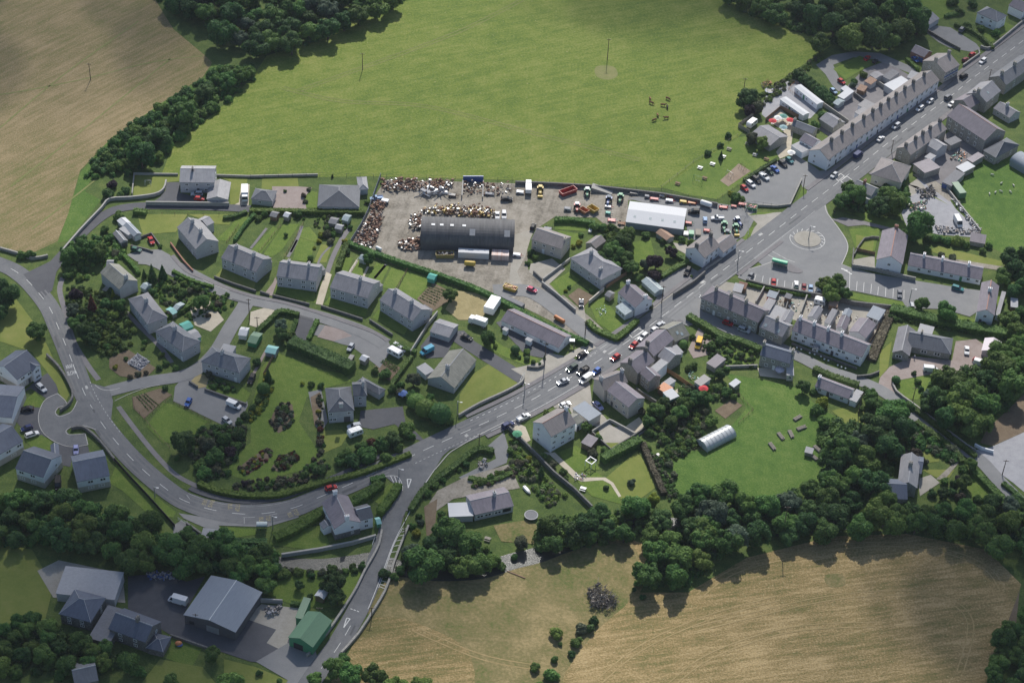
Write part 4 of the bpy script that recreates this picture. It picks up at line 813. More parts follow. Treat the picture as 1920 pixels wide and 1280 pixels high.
# ================================================================ walls, fences, poles
def wall(px,ht,th,m,label,smooth=0,cope=None,name='stone_wall',group='boundary walls'):
    P = [G(p) for p in px]; P = crom(P,smooth) if smooth else P
    O = P[len(P)//2].copy(); P = [p-O for p in P]; b = MB(); Lp,Rp = ribbon(P,(th/2,-th/2),0.0); c = MB(); Lc,Rc = ribbon(P,(th/2+.06,-th/2-.06),0.0)
    b.loft([[(*Rp[i][:2],0),(*Lp[i][:2],0),(*Lp[i][:2],ht),(*Rp[i][:2],ht)] for i in range(len(P))])
    r = thing(name,label,'wall',(O.x,O.y,0),0,group); b.build('wall_face',m,r)
    c.loft([[(*Rc[i][:2],ht+.002),(*Lc[i][:2],ht+.002),(*Lc[i][:2],ht+.1),(*Rc[i][:2],ht+.1)] for i in range(len(P))]); c.build('coping',cope or m,r)
    return r
POSTM = {}
def fence(px,ht,label,gap=3.0,rails=2,m=None,solid=None,name='fence',group='fences',smooth=0,pw=.1):
    m = m or WOODG; P = [G(p) for p in px]; P = crom(P,smooth) if smooth else P; O = P[0].copy(); P = [p-O for p in P]
    r = thing(name,label,'fence',(O.x,O.y,0),0,group); posts = []
    if (ht,pw,m.name) not in POSTM: b = MB(); b.box((0,0,0),(pw,pw,ht+.1)); POSTM[(ht,pw,m.name)] = b.mesh('post',m)
    for i in range(len(P)-1):
        d = P[i+1]-P[i]; n = max(1,round(d.length/gap))
        for k in range(n+(i == len(P)-2)): put('post',POSTM[(ht,pw,m.name)],r,P[i]+d*(k/n))
        if solid:
            n2 = max(1,round(d.length/2.4))
            for k in range(n2):
                b = MB(); a,c = P[i]+d*(k/n2),P[i]+d*((k+1)/n2); dd = d.normalized(); nr = Vector((-dd.y,dd.x,0))*.03; a,c = a+dd*.03,c-dd*.03
                b.hexa([a-nr,c-nr,c+nr,a+nr],[x+Vector((0,0,ht)) for x in (a-nr,c-nr,c+nr,a+nr)]); b.build('fence_panel',solid,r)
        else:
            for q in range(rails):
                b = MB(); z = ht*(q+1)/rails-.05; b.bar(P[i]+Vector((0,0,z)),P[i+1]+Vector((0,0,z)),.035,4); b.build('rail',m,r)
    return r
POLE = mat('creosoted_pole',(.1,.075,.055),.9,var=.2)
def pole(base,top,label,lean=True,arm=True,name='utility_pole',light=False):
    g = G(base); ht = 8.0
    for _ in range(6): ht += (PX(g+Vector((0,0,ht)))[1]-top[1])/(SC(base)*.77)
    ht = max(3.0,min(14,ht)); r = thing(name,label,'utility pole' if not light else 'lamp post',(g.x,g.y,0),0,'poles along the roads')
    b = MB(); b.bar((0,0,0),(0,0,ht),.17,8,0,.11); b.build('post',POLE if not light else GREYM,r)
    if arm and not light:
        b = MB(); b.box((0,0,ht-.5),(1.7,.12,.14)); b.build('crossarm',POLE,r); b = MB()
        for x in (-.75,0,.75): b.bar((x,0,ht-.36),(x,0,ht-.12),.05,6)
        b.build('insulators',GREYM,r)
    if light: b = MB(); b.bar((0,0,ht-.05),(1.1,-.5,ht+.1),.05,6); b.box((1.2,-.55,ht+.05),(.7,.3,.16)); b.build('lamp_head',WHITE,r)
    return r
# ================================================================ buildings
H = house
def semi(label,A,B,C,roof=SLATE,ch=(.22,.72),h=4.8,rise=2.6,**k): return H(label,A,B,C,h,rise,roof,RENDG,chim=ch,win=[[.1,.33,.67,.9]]*2,name='semi_detached_house',wsize=(1.5,1.05),group='grey pebbledashed semi-detached houses along the estate road',**k)
# --- north-west estate
H('two storey grey house with front car apron at the top of the lane',(336.3,341.9),(402,342.3),(336.7,310.5),4.9,2.4,SLATEL,RENDG,chim=[(.36,-.5,.9)],win=[[.2,.75],[.2,.5,.82]],door=[(.52,'d')],chimm=DGREY)
H('low gabled garage wing beside the two storey house with parked cars',(387,373.4),(427.7,374.4),(429,341.5),2.3,1.3,SLATEL,RENDG,ax='v',win=[[.5]],gwin=False,name='garage',cat='garage',wsize=(1,.8))
H('narrow grey garage with white ridge, furthest of the small garages near the red saloon',(251,444),(266,438.3),(240,419.5),2.3,.9,TING,RENDG,ax='v',ridge=WHITE,win=0,gwin=False,big=[(.5,0,2.2,2.0,WHITE)],name='garage',cat='garage')
H('pinkish white flat topped shed between the two small garages',(240.5,441),(249.5,435.8),(228,427),2.2,.3,FELTP,RENDG,'lean',win=0,gwin=False,name='shed',cat='shed',door=[(.5,'w')])
H('dark gabled garage with white ridge at the hedge by the lane',(226.5,456),(240.3,451.3),(215,436),2.2,.9,FELT,RENDG,ax='v',ridge=WHITE,win=0,gwin=False,big=[(.5,0,2.0,1.9,DGREY)],name='garage',cat='garage')
H('small shed with pale tin roof behind the narrow grey garage',(230,424),(246,417.5),4.2,2.1,.6,TIN,RENDG,ax='v',win=0,gwin=False,name='shed',cat='shed')
H('large grey house with two chimneys at the closed end of the estate road',(331.6,426),(366.7,467.2),(408.9,450.5),4.8,2.8,SLATEL,RENDG,chim=[.24,.68],win=[[.5,.85],[.2,.6,.85]],door=[(.75,'w')])
H('hipped rear annexe behind the large grey house at the road end',(388,424),(402,417),(391.7,401),4.2,1.2,SLATEL,RENDG,win=0,gwin=False,name='annexe',cat='outbuilding')
semi('grey semi-detached pair with two chimneys, leftmost of the five pairs',(414,483.3),(479.7,510.6),(503.1,481.5))
semi('grey semi-detached pair second from the left, beside the pink driveway',(518,517.7),(593,527.8),(606,496.8),ch=(.24,.74))
semi('grey semi-detached pair third from the left, facing the parking bay',(618,538.8),(689,559.5),(715,527.5),ch=(.64,))
semi('grey semi-detached pair fourth from the left, nearest the dead grass plot',(711,562.5),(773.3,602.2),(802,576.5),ch=(.2,.7))
for a,c,d,q in (((500,494),(511,491),4,'first pair'),((605,507),(611,505),4,'second pair'),((712,538),(719,534),4,'third pair'),((800,588),(812,580),4,'fourth pair')):
    H('dark flat roofed wash house behind the %s of semis from the left' % q,a,c,d,2.6,.2,FELT,RENDG,'flat',win=0,gwin=False,name='outhouse',cat='outbuilding')
H('grey house with steep slate roof and cross wing behind the copper shrubs',(187.5,511),(223.4,542.5),(254.7,522.5),4.6,2.6,SLATEM,RENDG,chim=[.9],win=0,gwin=False)
H('pale roofed rear wing of the house behind the copper shrubs',(199,500),(212,500),(238,487),3.4,.9,SLATEL,RENDG,win=0,gwin=False,name='annexe',cat='outbuilding')
H('grey hipped slate house deep in bushes beside the curved garden path',(239.8,560.5),(276.6,608),(313.3,592.8),4.7,2.7,SLATE,RENDG,'hip',chim=[.45],win=[[.35,.55,.85]]*2,wsize=(1.6,1.1))
H('grey hipped slate house beside the steep estate lane corner',(289.8,621.4),(342.2,659.7),(374.2,638),4.7,2.7,SLATED,RENDG,'hip',chim=[.42],win=[[.1,.35,.65,.88]]*2,door=[(.93,'w')])
H('grey hipped slate house facing the gravel parking area with one chimney',(376,677.5),(448.8,699.4),(465.2,669.7),4.7,2.7,SLATED,RENDG,'hip',chim=[.42],win=[[.15,.4,.65],[.2,.42,.62,.82]],door=[(.88,'w')])
H('small rear extension with pale flat roof behind the hipped house',(412,656),(436,661),3.5,2.8,.2,FELTP,RENDG,'flat',win=0,gwin=False,name='annexe',cat='outbuilding')
# --- new houses round the cul-de-sac
NW = dict(wall=RENDW,roof=SLATEB,base=2.3,upper=RENDB,ridge=RIDGEG,wsize=(1.9,1.1),group='new white houses round the cul-de-sac')
def newh(label,A,B,C,h=5.0,rise=3.0,kind='gable',ax='u',**k): d = dict(NW); d.update(k); return H(label,A,B,C,h,rise,d.pop('roof'),d.pop('wall'),kind,ax,name='new_house',**d)
newh('new white house with gabled dormer and silver estate car on its drive',(32,712),(75,681.4),(36.7,651.7),win=[[.25,.8],[.25,.55,.85]],door=[(.5,'d')])
H('white gabled bay on the front of the new house with silver estate',(61.5,696),(77,685),4.5,5.0,1.3,SLATEB,RENDW,ax='v',win=[[.5],[.5]],gwin=False,name='gabled_bay',cat='outbuilding',wsize=(1.9,1.1))
newh('new white house cut off by the left edge, upper one below the gabled dormer house',(-70,775),(22,783),(24,722),rise=2.4,win=0,gwin=False)
newh('new white house cut off at the left edge beside the white and blue cars',(-58,884),(44,826),(18,786),rise=2.8,win=[[.8],[.72,.92]])
newh('new white house with dark blue front roof beside the wooded bank',(28,877.7),(81,894.8),(111.7,851.3),win=[[.2,.6],[.2,.6]])
newh('new white house nearest the main road with dark blue front roof',(144.5,903.4),(206,891),(193.8,842.5),win=[[.4,.72],[.4,.78]])
H('small gabled porch wing on the new house beside the bank',(96,854),(111.5,852),5,3.6,1.1,SLATEB,RENDW,ax='v',win=0,gwin=False,name='porch_wing',cat='outbuilding')
# --- bungalows and big house in the middle
H('hipped grey bungalow with white conservatory behind, by the scrap yard',(595,387.5),(673.8,388.8),(596,346),2.6,3.2,SLATED,RENDG,'hip',ax='v',win=[[.45,.6]],gwin=False,name='bungalow')
H('lower hipped wing of the grey bungalow beside the scrap yard wall',(672,356),(691,355),(690,331),2.6,1.6,SLATEL,RENDG,'hip',ax='v',win=0,gwin=False,name='bungalow_wing',cat='outbuilding')
H('hipped grey garage with pair of small windows by the pink drive',(470,373),(511,378),(513,357),2.6,1.8,SLATED,RENDG,'hip',win=[[.4]],gwin=False,name='garage',cat='garage')
H('grand grey hipped villa with arched porch in the wide garden',(615,772.5),(664.5,768.8),(603,728),5.0,3.2,SLATED,RENDG,'hip',ax='v',chim=[(.02,0,.6)],win=[[.1,.25],[.1,.8]],door=[(.72,'d')],dsize=(2.2,2.3))
H('hipped rear wing of the grand grey villa',(662,742.5),(688.5,741.3),(684,715),5.0,2.2,SLATED,RENDG,'hipR',chim=[.75],win=[[.5],[.5]],name='villa_wing',cat='outbuilding')
H('low hipped outbuilding behind the grand grey villa',(667.5,716),(711,740),(719,727.5),2.5,1.6,SLATED,RENDG,'hip',win=0,gwin=False,name='outbuilding',cat='outbuilding')
H('large grey bungalow with white fascia on the lawn beside the main road',(852,727.5),(893.6,674.4),(803,706),2.7,2.9,SLATEM,RENDG,chim=[.3],win=[[.15,.4,.65]],name='bungalow',wsize=(1.8,1.2))
H('pale flat extension at the back of the large bungalow',(798,703),(815,694),5,2.4,.2,FELTP,RENDW,'flat',win=0,gwin=False,name='annexe',cat='outbuilding')
H('grey double garage with pale walls beside the turquoise van',(805.3,621.3),(842,633),(857,607.5),2.4,1.3,SLATE,RENDG,win=[[.2]],gwin=False,name='garage',cat='garage')
H('long white cottage row with purple grey slate roof by the yard lane',(939,600),(1047.5,651.7),8.0,2.6,2.1,SLATEP,RENDW,win=[[.2,.3,.42,.55,.7,.8]],door=[(.12,'w'),(.35,'w'),(.6,'w')],name='cottage_row',ridge=CLAY)
for a,c in (((941,617),(950,621)),((984,636),(995,641))): H('white flat porch canopy %s' % ('at the left end of the long white cottage row' if a[0] < 960 else 'halfway along the long white cottage row'),a,c,1.6,2.2,.1,FELTP,RENDW,'flat',win=0,gwin=False,name='porch',cat='porch')
# --- yard
H('huge arched sheet metal shed in the middle of the scrap yard',(788,457),(964,463.5),14.0,3.0,5.0,TINARCH,DGREY,'arch',win=0,gwin=False,name='arched_shed',cat='shed')
H('big white metal shed with four rooflights by the tractors',(1173,416),(1281.4,430.2),(1176,376.3),3.0,1.1,TIN,TING,sky=[(.14,.5),(.41,.5),(.62,.5),(.83,.5)],win=0,gwin=False,name='metal_shed',cat='shed',ridge=None)
H('grey house with white front door between the arched shed and the lawns',(996,448.5),(1053,467.3),(1071,443.7),4.9,2.2,SLATEBR,RENDB,win=[[.12,.68],[.12,.42,.72]],door=[(.4,'w')],chim=[(.97,-.6,.6)])
H('grey hipped semi-detached pair with green front lawn opposite the yard lane',(1068.6,483.6),(1127,525),(1166,503),4.6,2.7,SLATE,RENDG,'hip',chim=[.33,(.8,-2.5,.7)],win=[[.12,.35,.62,.85]]*2)
H('old stone gabled shed behind the hipped semi-detached pair',(1097.5,456),(1117,466),(1130,448),2.4,1.4,SLATEBR,STONE,ax='v',win=0,gwin=False,name='stone_shed',cat='shed')
H('white corner shop house with conservatory and creeper gable',(1157.7,548.4),(1191,576.8),(1223,560.5),4.4,2.7,SLATEP,RENDW,chim=[(.02,.3),(.97,.5)],win=[[.2],[.2,.7]],chimm=RENDW)
H('white glazed conservatory on the front of the corner shop house',(1153.8,574.5),(1172,590.8),(1185,580),2.5,.8,LGLASS,WHITE,'lean',win=[[.2,.5,.8]],gwin=False,name='conservatory',cat='conservatory')
H('long low greenhouse beside the grey gravel drive',(1202,526.6),(1228,550),4.4,1.8,.9,LGLASS,LGLASS,win=0,gwin=False,name='greenhouse',cat='greenhouse',ridge=WHITE)
H('rusty roofed low shed beside the white metal shed',(1229,436),(1250,451),4,2.0,.8,RUSTL,CONB,win=0,gwin=False,name='shed',cat='shed',ridge=None)
H('tall white cottage with two dark chimneys beside the tractor yard',(1321,484),(1351,461),(1288.4,463),4.7,2.7,SLATEBR,RENDW,chim=[.06,.94],win=[[.2,.5,.8]]*2,chimm=STONED,door=[(.5,'d')])
H('low white annexe on the end of the tall white cottage',(1356.5,474),(1383,454.4),6.5,2.8,1.9,SLATEBR,RENDW,win=[[.3,.7]],name='annexe',cat='outbuilding')
# --- stone and white terraces on the right
H('stone terrace with purple hipped end at the lane junction',(1313,558),(1421.6,605),8.5,5.2,2.6,SLATEP,STONE,'hipL',chim=[.16,.42,.68],win=[[.05,.15,.35,.62,.78,.93],[.05,.15,.28,.45,.6,.78,.93]],door=[(.25,'w'),(.5,'w'),(.87,'w')],name='stone_terrace',cat='terrace',wsize=(1.1,1.2))
H('lower stone cottages with two dormers at the end of the stone terrace',(1423,612.5),(1467,632),8.0,4.0,2.6,SLATE,STONE,chim=[.5],win=[[.2,.55],[.2,.75]],name='stone_cottages',cat='terrace',sky=[(.2,.3),(.75,.3)])
H('white two storey terrace with four chimneys facing the narrow lane',(1484.5,618.8),(1616.6,669.5),8.3,4.4,2.8,SLATEP,RENDW,chim=[.04,.24,.44,.63],win=[[.07,.18,.3,.4,.52,.66,.8,.92],[.07,.2,.33,.45,.56,.68,.74,.94]],door=[(.35,'d'),(.59,'d')],name='white_terrace',cat='terrace')
H('white hexagonal porch on the front of the white terrace',(1522,651),(1534,655),2.0,2.4,.8,SLATED,RENDW,'hip',win=[[.5]],gwin=False,name='porch',cat='porch')
for lb,A,B,C,rf,wl,h_,k in (('gabled rear wing near the right end of the white terrace',(1591,621),(1624,634),9,SLATEP,RENDG,3.4,'gable'),('narrow gabled rear wing in the middle of the white terrace',(1567,614),(1585,619),7,SLATEP,RENDG,3.2,'gable'),('rear wing nearest the left end of the white terrace',(1513,594),(1530,600),7,SLATE,RENDG,3.2,'gable'),('rear wing beside the middle yard of the white terrace',(1545,604),(1556,608),7,SLATE,RENDG,3.0,'lean'),('white gabled rear wing of the lower stone cottages',(1462,602),(1478,607),7,SLATE,RENDW,3.6,'gable')):
    H(lb,A,B,C,h_,1.5,rf,wl,k,ax='v' if k == 'gable' else 'u',win=0,gwin=False,name='rear_wing',cat='outbuilding')
H('grey flat roofed garden cabin with open front behind the white terrace',(1624,592.2),(1647.8,601),6.5,2.4,.4,TING,WHITE,'lean',win=[[.75]],gwin=False,name='garden_cabin',cat='cabin',big=[(.35,0,1.6,2.0,BLACK)])  # black panel paints the shade inside the open front; the wall behind is solid
H('small shed with curved grey roof behind the white terrace',(1578,590.6),(1592.5,595),4.0,2.0,.9,TING,WOODG,ax='v',win=0,gwin=False,name='shed',cat='shed',ridge=None)
for i,(A,B,C,rf,wl,lb) in enumerate((((1355,560),(1388,571),5,FELT,STONE,'dark flat roofed outhouse behind the stone terrace'),((1373,545),(1390,549),4.5,FELTP,STONE,'pale flat roofed outhouse beside the rusty shed'),((1382,538),(1398,542),3.2,RUST,WOODB,'shed with rusty orange roof behind the stone terrace'),((1425,583),(1440,588),8,SLATE,RENDG,'slate roofed back wing in the yards of the stone terrace'),((1437,555),(1454,560),3.4,TING,REDP,'shed with dark red front under the car park hedge'),((1437,592),(1462,602),7,FELTP,RENDG,'pale flat back extension of the lower stone cottages'),((1470,557),(1482,561),2.4,FELT,WOODB,'small brown shed under the car park hedge'),((1553,572),(1570,576),3.0,RUSTL,WOODB,'shed with brownish roof under the car park trees'))):
    H(lb,A,B,C,2.4 if i != 3 else 3.4,.4,rf,wl,'lean',win=0,gwin=False,name='outhouse' if i < 2 or i in (3,5) else 'shed',cat='outbuilding' if i < 2 or i in (3,5) else 'shed')
H('stone cottage with dark blue slate roof beside the paddock',(1424.5,665.5),(1481,682),7.0,5.0,2.3,SLATEB,STONE,chim=[.02,.97],win=[[.25,.8],[.15,.45,.8]],door=[(.5,'w')],ridge=RIDGEG)
H('white lean-to with pale roof on the stone cottage by the paddock',(1475,703),(1489,704),7,2.6,.6,FELTP,RENDC,'lean',win=[[.5]],gwin=False,name='annexe',cat='outbuilding')
H('long single storey cottage with white walls between hedge and tree',(1527.5,723.8),(1591,747.8),6.0,2.5,1.7,SLATEP,RENDW,win=[[.15,.5,.8]],door=[(.4,'d')],name='cottage',chim=[(.02,0,.6)])
H('white flat box extension at the end of the long cottage',(1592,748.5),(1606,754),6.2,2.6,.1,FELTP,RENDW,'flat',win=0,gwin=False,name='annexe',cat='outbuilding')
H('stone bungalow main range with dark hipped roof and patio',(1700,648.5),(1783,664.7),(1786,634),2.7,2.6,SLATED,STONE,'hipR',win=[[.4,.7]],name='bungalow',wsize=(2.2,1.2),chim=[(.28,1.0)])
H('gabled front wing of the stone bungalow',(1672.8,660.3),(1705.6,667.5),(1677,611),2.7,1.9,SLATE,STONE,ax='v',win=[[.4]],gwin=False,name='bungalow_wing',cat='outbuilding',wsize=(2.2,1.1))
H('white flat rear extension of the stone bungalow',(1720,622),(1747,629),5,2.6,.1,FELTP,RENDW,'flat',win=0,gwin=False,name='annexe',cat='outbuilding')
H('garage with pinkish white roof beside the big tree',(1840,657),(1872,665),(1838,631),2.4,1.2,mat('pink_sheet_roof',(.6,.54,.57),.5,var=.05),RENDG,ax='v',win=0,gwin=False,name='garage',cat='garage',ridge=None)
H('tall white house with grey tile hung gable facing the car park',(1642.8,486.7),(1692.8,496.2),(1647.5,430.8),5.3,2.8,SLATEP,RENDW,ax='v',chim=[(.98,0,.8)],ridge=CLAY,win=[[.25,.5],[.5]],sky=[],chimm=BRICK)
H('long low white cottages with three chimneys beside the car park',(1702,497),(1840,524.5),(1711,473),2.6,2.2,SLATEP,RENDW,chim=[.19,.44,.8],win=[[.16,.3,.47,.6,.83,.95]],door=[(.73,'g')],name='cottage_row',cat='cottages')
H('white gabled house with red ridge tiles at the far end of the car park',(1831,584.5),(1865,591.5),(1840,529),4.9,2.4,SLATEP,RENDW,ax='v',chim=[.62],ridge=CLAY,win=[[.4],[.5]],door=[(.3,'d')],chimm=RENDW)
H('lean-to on the right side of the red ridged house',(1866,590),(1874,592),14,2.4,.4,SLATE,RENDW,'lean',win=0,gwin=False,name='annexe',cat='outbuilding')
H('small summer house with pale roof right of the red ridged house',(1895,575),(1909,577),5,2.3,.3,FELTP,WOODB,'lean',win=0,gwin=False,name='shed',cat='shed')
H('slate roofed low shed at the field corner by the builders yard',(1818,452),(1847,457.5),4.5,2.0,1.0,SLATEP,STONE,'lean',win=0,gwin=False,name='shed',cat='shed')
# --- pub, high street
H('long slate terrace with tall chimneys and white pub gable on the high street',(1553,300),(1762,150.5),(1519.5,279.9),5.2,2.9,SLATEBR,RENDW,chim=[.1,.19,.28,.38,.46,.53,.6,.67,.75,.83,.93],win=[[(i+.5)/22 for i in range(22)],[(i+.5)/22 for i in range(22)]],door=[((i+.9)/11,'dwbg'[i % 4]) for i in range(10)],name='terrace',cat='terrace',chimm=STONED,ridge=RIDGEG,wsize=(1.4,1.4))
H('slate roofed hotel with dark blue and white front past the terrace',(1773,137),(1800,122),(1732.5,112.7),5.3,2.9,SLATEBR,STONE,chim=[.04,.95],win=[[.1,.3,.5,.7,.9]]*2,name='hotel',cat='hotel',wsize=(1.4,1.6),big=[(.5,2.7,9.5,.5,BLUEP)])
H('dark slate annexe of the pub with white walls',(1498.4,262),(1523,275.5),6,4.2,1.8,SLATEP,RENDW,win=[[.3,.6],[.3,.6]],gwin=False,name='annexe',cat='outbuilding')
H('white flat roofed kitchen block beside the pub car park',(1482.8,272.5),(1504,286.5),5.5,3.0,.1,FELTP,RENDW,'flat',win=0,gwin=False,name='annexe',cat='outbuilding')
H('slate roofed shed along the beer garden',(1483,235),(1523.4,251),(1534,241),3.0,1.4,SLATED,STONE,win=0,gwin=False,name='outbuilding',cat='outbuilding',chim=[(.02,0,.5)])
H('slate gabled back range between static caravan and terrace',(1536,223),(1562,240),7,3.0,1.8,SLATE,STONE,win=0,gwin=False,name='outbuilding',cat='outbuilding',chim=[(.97,0,.5)])
H('brown slate barn beside the touring caravan',(1407,251),(1444,273.5),(1466,249),3.0,1.7,SLATE,STONE,win=0,gwin=False,name='barn',cat='barn')
bk = [((1570,180),(1582,186),7,TIN,RENDG,2.3,'white roofed shed behind the terrace yards','lean'),((1561,193),(1571,198),5,LGLASS,LGLASS,1.9,'greenhouse with blue grey panes behind the terrace','gable'),((1657,158.5),(1679,172.5),10,TIN,RENDG,3.2,'big pale corrugated workshop behind the terrace','lean'),((1630,140),(1642,148),5,SLATE,RENDG,2.6,'slate shed left of the pale corrugated workshop','gable'),((1654,143),(1668,150),7,FELT,RENDG,2.6,'grey flat roofed garage behind the pale corrugated workshop','lean'),((1620,152),(1633,159),4,RUSTL,RENDG,2.4,'shed with rusty pinkish roof in the terrace yards','lean'),((1608,197),(1632,209),5,SLATE,RENDW,3.0,'white walled rear wing in the middle of the terrace','lean'),((1602,210),(1616,219),5,SLATE,RENDW,3.0,'second white walled rear wing further down the terrace','lean'),((1606,167),(1620,172),3.5,RUSTL,WOODB,2.0,'little brown shed beside the red hatchback','lean'),((1700,145),(1722,152),5,FELTP,RENDG,3.0,'pale roofed extension near the far end of the terrace','lean'),((1590,176),(1600,170),4,TIN,RENDG,2.2,'pale tin shed beside the white roofed shed','lean')]
for A,B,C,rf,wl,h_,lb,k in bk: H(lb,A,B,C,h_,.7,rf,wl,k,win=0,gwin=False,name='greenhouse' if 'greenhouse' in lb else 'shed',cat='greenhouse' if 'greenhouse' in lb else 'shed',ridge=None)
H('grey brick house with blue garage doors under the wood edge',(1707,96),(1733,108),(1745,96),3.0,1.8,SLATEP,BRICK,win=[[.5]],name='house',cat='house',gwin=False,big=[(.75,0,2.4,2.1,BLUEP)])
H('dark garage with blue grey front at the edge of the wood',(1736,51),(1762,35),8,2.6,1.5,SLATE,RENDG,win=0,gwin=False,name='garage',cat='garage')
H('white hipped house in the garden at the top right corner',(1831,24),(1870,41.5),(1890,30),4.8,3.2,SLATED,RENDW,'hip',win=[[.3,.7]]*2)
H('white house cut off by the top right corner',(1891,10),(1918,23),8,4.0,2.4,SLATEP,RENDW,win=0,gwin=False)
H('dark slate house row with chimneys at the far right of the high street',(1887,160),(1945,118),(1857,143),4.8,2.8,SLATED,STONE,chim=[.1,.5],win=[[.3,.7]]*2,name='terrace',cat='terrace')
H('tall slate house with dark chimney beside the stone row on the high street',(1850,192.5),(1877,170),(1818,171),5.2,2.8,SLATE,STONE,chim=[.05],win=[[.5]]*2,sky=[(.4,.5)])
H('low slate roof between the chapel and the tall slate house',(1818,204),(1842,190),8,4.0,2.2,SLATEP,STONE,win=0,gwin=False,chim=[.9])
H('slate cottage behind the chapel with one chimney',(1862,203),(1893,221.5),7,2.8,1.9,SLATE,RENDG,chim=[.45],win=[[.3,.7]],name='cottage',cat='cottage')
H('big grey chapel with purple slate roof and two rows of windows',(1775.5,217),(1846.6,264),(1880,243),6.0,3.6,SLATEP,STONE,win=[[.1,.26,.42,.6,.78],[.1,.26,.42,.6,.78]],gwin=True,name='chapel',cat='chapel',wsize=(1.1,1.8),ridge=CLAY,sky=[])
H('hipped vestry behind the big grey chapel',(1843,282),(1867,296),(1898,264),3.6,3.0,SLATED,STONE,'hip',win=[[.3,.7]],name='vestry',cat='chapel')
H('stone fronted row with five chimneys beside the chapel',(1708,291),(1776,242),(1680,277.5),4.9,2.6,SLATEBR,STONE,chim=[.04,.3,.5,.7,.97],win=[[.2,.5,.8]]*2,name='terrace',cat='terrace',chimm=STONED,ridge=RIDGEG)
H('pale roofed rear wing of the stone fronted row',(1737,271.5),(1757,283.5),6.5,4.0,1.6,SLATEL,RENDG,win=0,gwin=False,name='rear_wing',cat='outbuilding')
H('stone block with purple flat roof behind the stone fronted row',(1712,307),(1734,324.5),8.0,3.1,.1,SLATEP,STONE,'flat',win=[[.5]],gwin=False,name='outbuilding',cat='outbuilding')
H('small white flat topped outhouse behind the stone fronted row',(1733,294),(1745,300),4,3.0,.1,FELTP,RENDW,'flat',win=0,gwin=False,name='outhouse',cat='outbuilding')
H('grey brown flat shed against the chapel yard',(1770,264),(1783,273),6,2.8,.3,FELT,STONE,'lean',win=0,gwin=False,name='shed',cat='shed')
H('row of garages with white roof strips beside the green field',(1766,341),(1784,349),(1806,325),2.5,.3,FELT,CONB,'lean',ax='u',win=0,gwin=False,name='garage_row',cat='garage',big=[(.3,0,2.2,1.9,BLUEP)])
H('white corrugated shed at the corner of the green field',(1792,313),(1807,323),(1822,309),2.5,.4,TIN,WOODG,'lean',win=0,gwin=False,name='shed',cat='shed')
H('purple roofed lean-to above the white corrugated shed',(1812,298),(1824,305),7,2.5,.4,SLATEP,STONE,'lean',win=0,gwin=False,name='shed',cat='shed')
H('curved sheet roofed shed at the right edge beside the chapel yard',(1893,301),(1925,320),8,2.2,2.2,TING,TING,'arch',win=0,gwin=False,name='arched_shed',cat='shed')
H('big brown slate house with pale walls across from the pub',(1633,326.5),(1690,343.5),(1722,315),4.4,3.2,SLATEBR,RENDC,'hip',ax='v',win=[[.2]],gwin=False,chim=[])
H('gabled porch wing on the front of the big brown slate house',(1662,338),(1690,342),5,2.8,1.4,SLATEBR,RENDC,ax='v',win=[[.5]],gwin=False,name='porch_wing',cat='outbuilding')
H('small white cottage with brick chimney hidden among trees by the road',(1597,352),(1634,368),(1641,350),3.6,2.2,SLATEL,RENDW,chim=[.4],win=[[.85]],name='cottage',cat='cottage',chimm=BRICK)
H('white flat roofed extension among the trees beside the small cottage',(1622,371),(1641,380),(1655,366),2.8,.1,FELTP,RENDW,'flat',win=0,gwin=False,name='annexe',cat='outbuilding')
# --- houses south of the main road
H('tall white house with brown slate roof between road and walled gardens',(1033.8,819),(1080.6,792.3),(1000,789.8),7.0,3.3,SLATEBR,RENDW,chim=[.95],win=[[.15,.5,.8],[.15,.5,.8],[.2,.55,.85]],chimm=RENDW,ridge=CLAY,wsize=(1.4,.9))
H('small slate lean-to on the right of the tall white house',(1082,796),(1094,789),5,3.4,1.2,SLATEM,RENDW,win=[[.5]],gwin=False,name='annexe',cat='outbuilding',door=[(.3,'d')])
H('flat blue grey garage block between the tall white house and the buff house',(1072.8,765),(1104.5,789),(1128,775),3.6,.1,TING,RENDC,'flat',win=[[.7]],gwin=False,name='garage',cat='garage')
H('buff rendered house with reddish slate roof along the main road',(1133.6,733),(1178,716),(1104.7,713),5.2,2.8,SLATEBR,RENDB,chim=[.07,(.96,0,1.0)],win=[[.2],[.2]],gwin=False,chimm=RENDG)
H('long rear wing of the buff rendered house with seven dark windows',(1137.5,731.8),(1178.5,763.8),7.5,5.2,2.0,SLATEP,RENDB,win=[[.1,.45,.8],[.12,.35,.75]],door=[(.25,'d')],name='rear_wing',cat='outbuilding',gwin=True)
H('stone house with large dark chimney stacks on the village street',(1196,700),(1228,676),(1160,681),5.3,2.7,SLATEP,STONE,chim=[.04,.95],win=[[.5],[.5]],gwin=False,chimm=STONED)
H('gabled rear wing with white verge on the stone house',(1199,699),(1217,715.5),(1231,697),4.9,1.9,SLATEP,STONE,win=[[.3,.7]]*2,gwin=False,name='rear_wing',cat='outbuilding',ridge=WHITE)
H('pale flat roofed upper extension behind the stone house',(1218,690),(1232,697.5),6.5,4.9,.1,FELTP,RENDW,'flat',win=0,gwin=False,name='annexe',cat='outbuilding')
H('white flat roofed garden room behind the stone house',(1239,719),(1250,726),(1267,713),2.6,.1,FELTP,RENDW,'flat',win=[[.3,.7]],gwin=False,name='garden_room',cat='outbuilding')
H('purple slate house with rear dormer on the village street',(1226,668),(1264,635.5),(1200,643),5.0,2.6,SLATEP,STONE,chim=[.1],win=0,gwin=False,chimm=STONED)
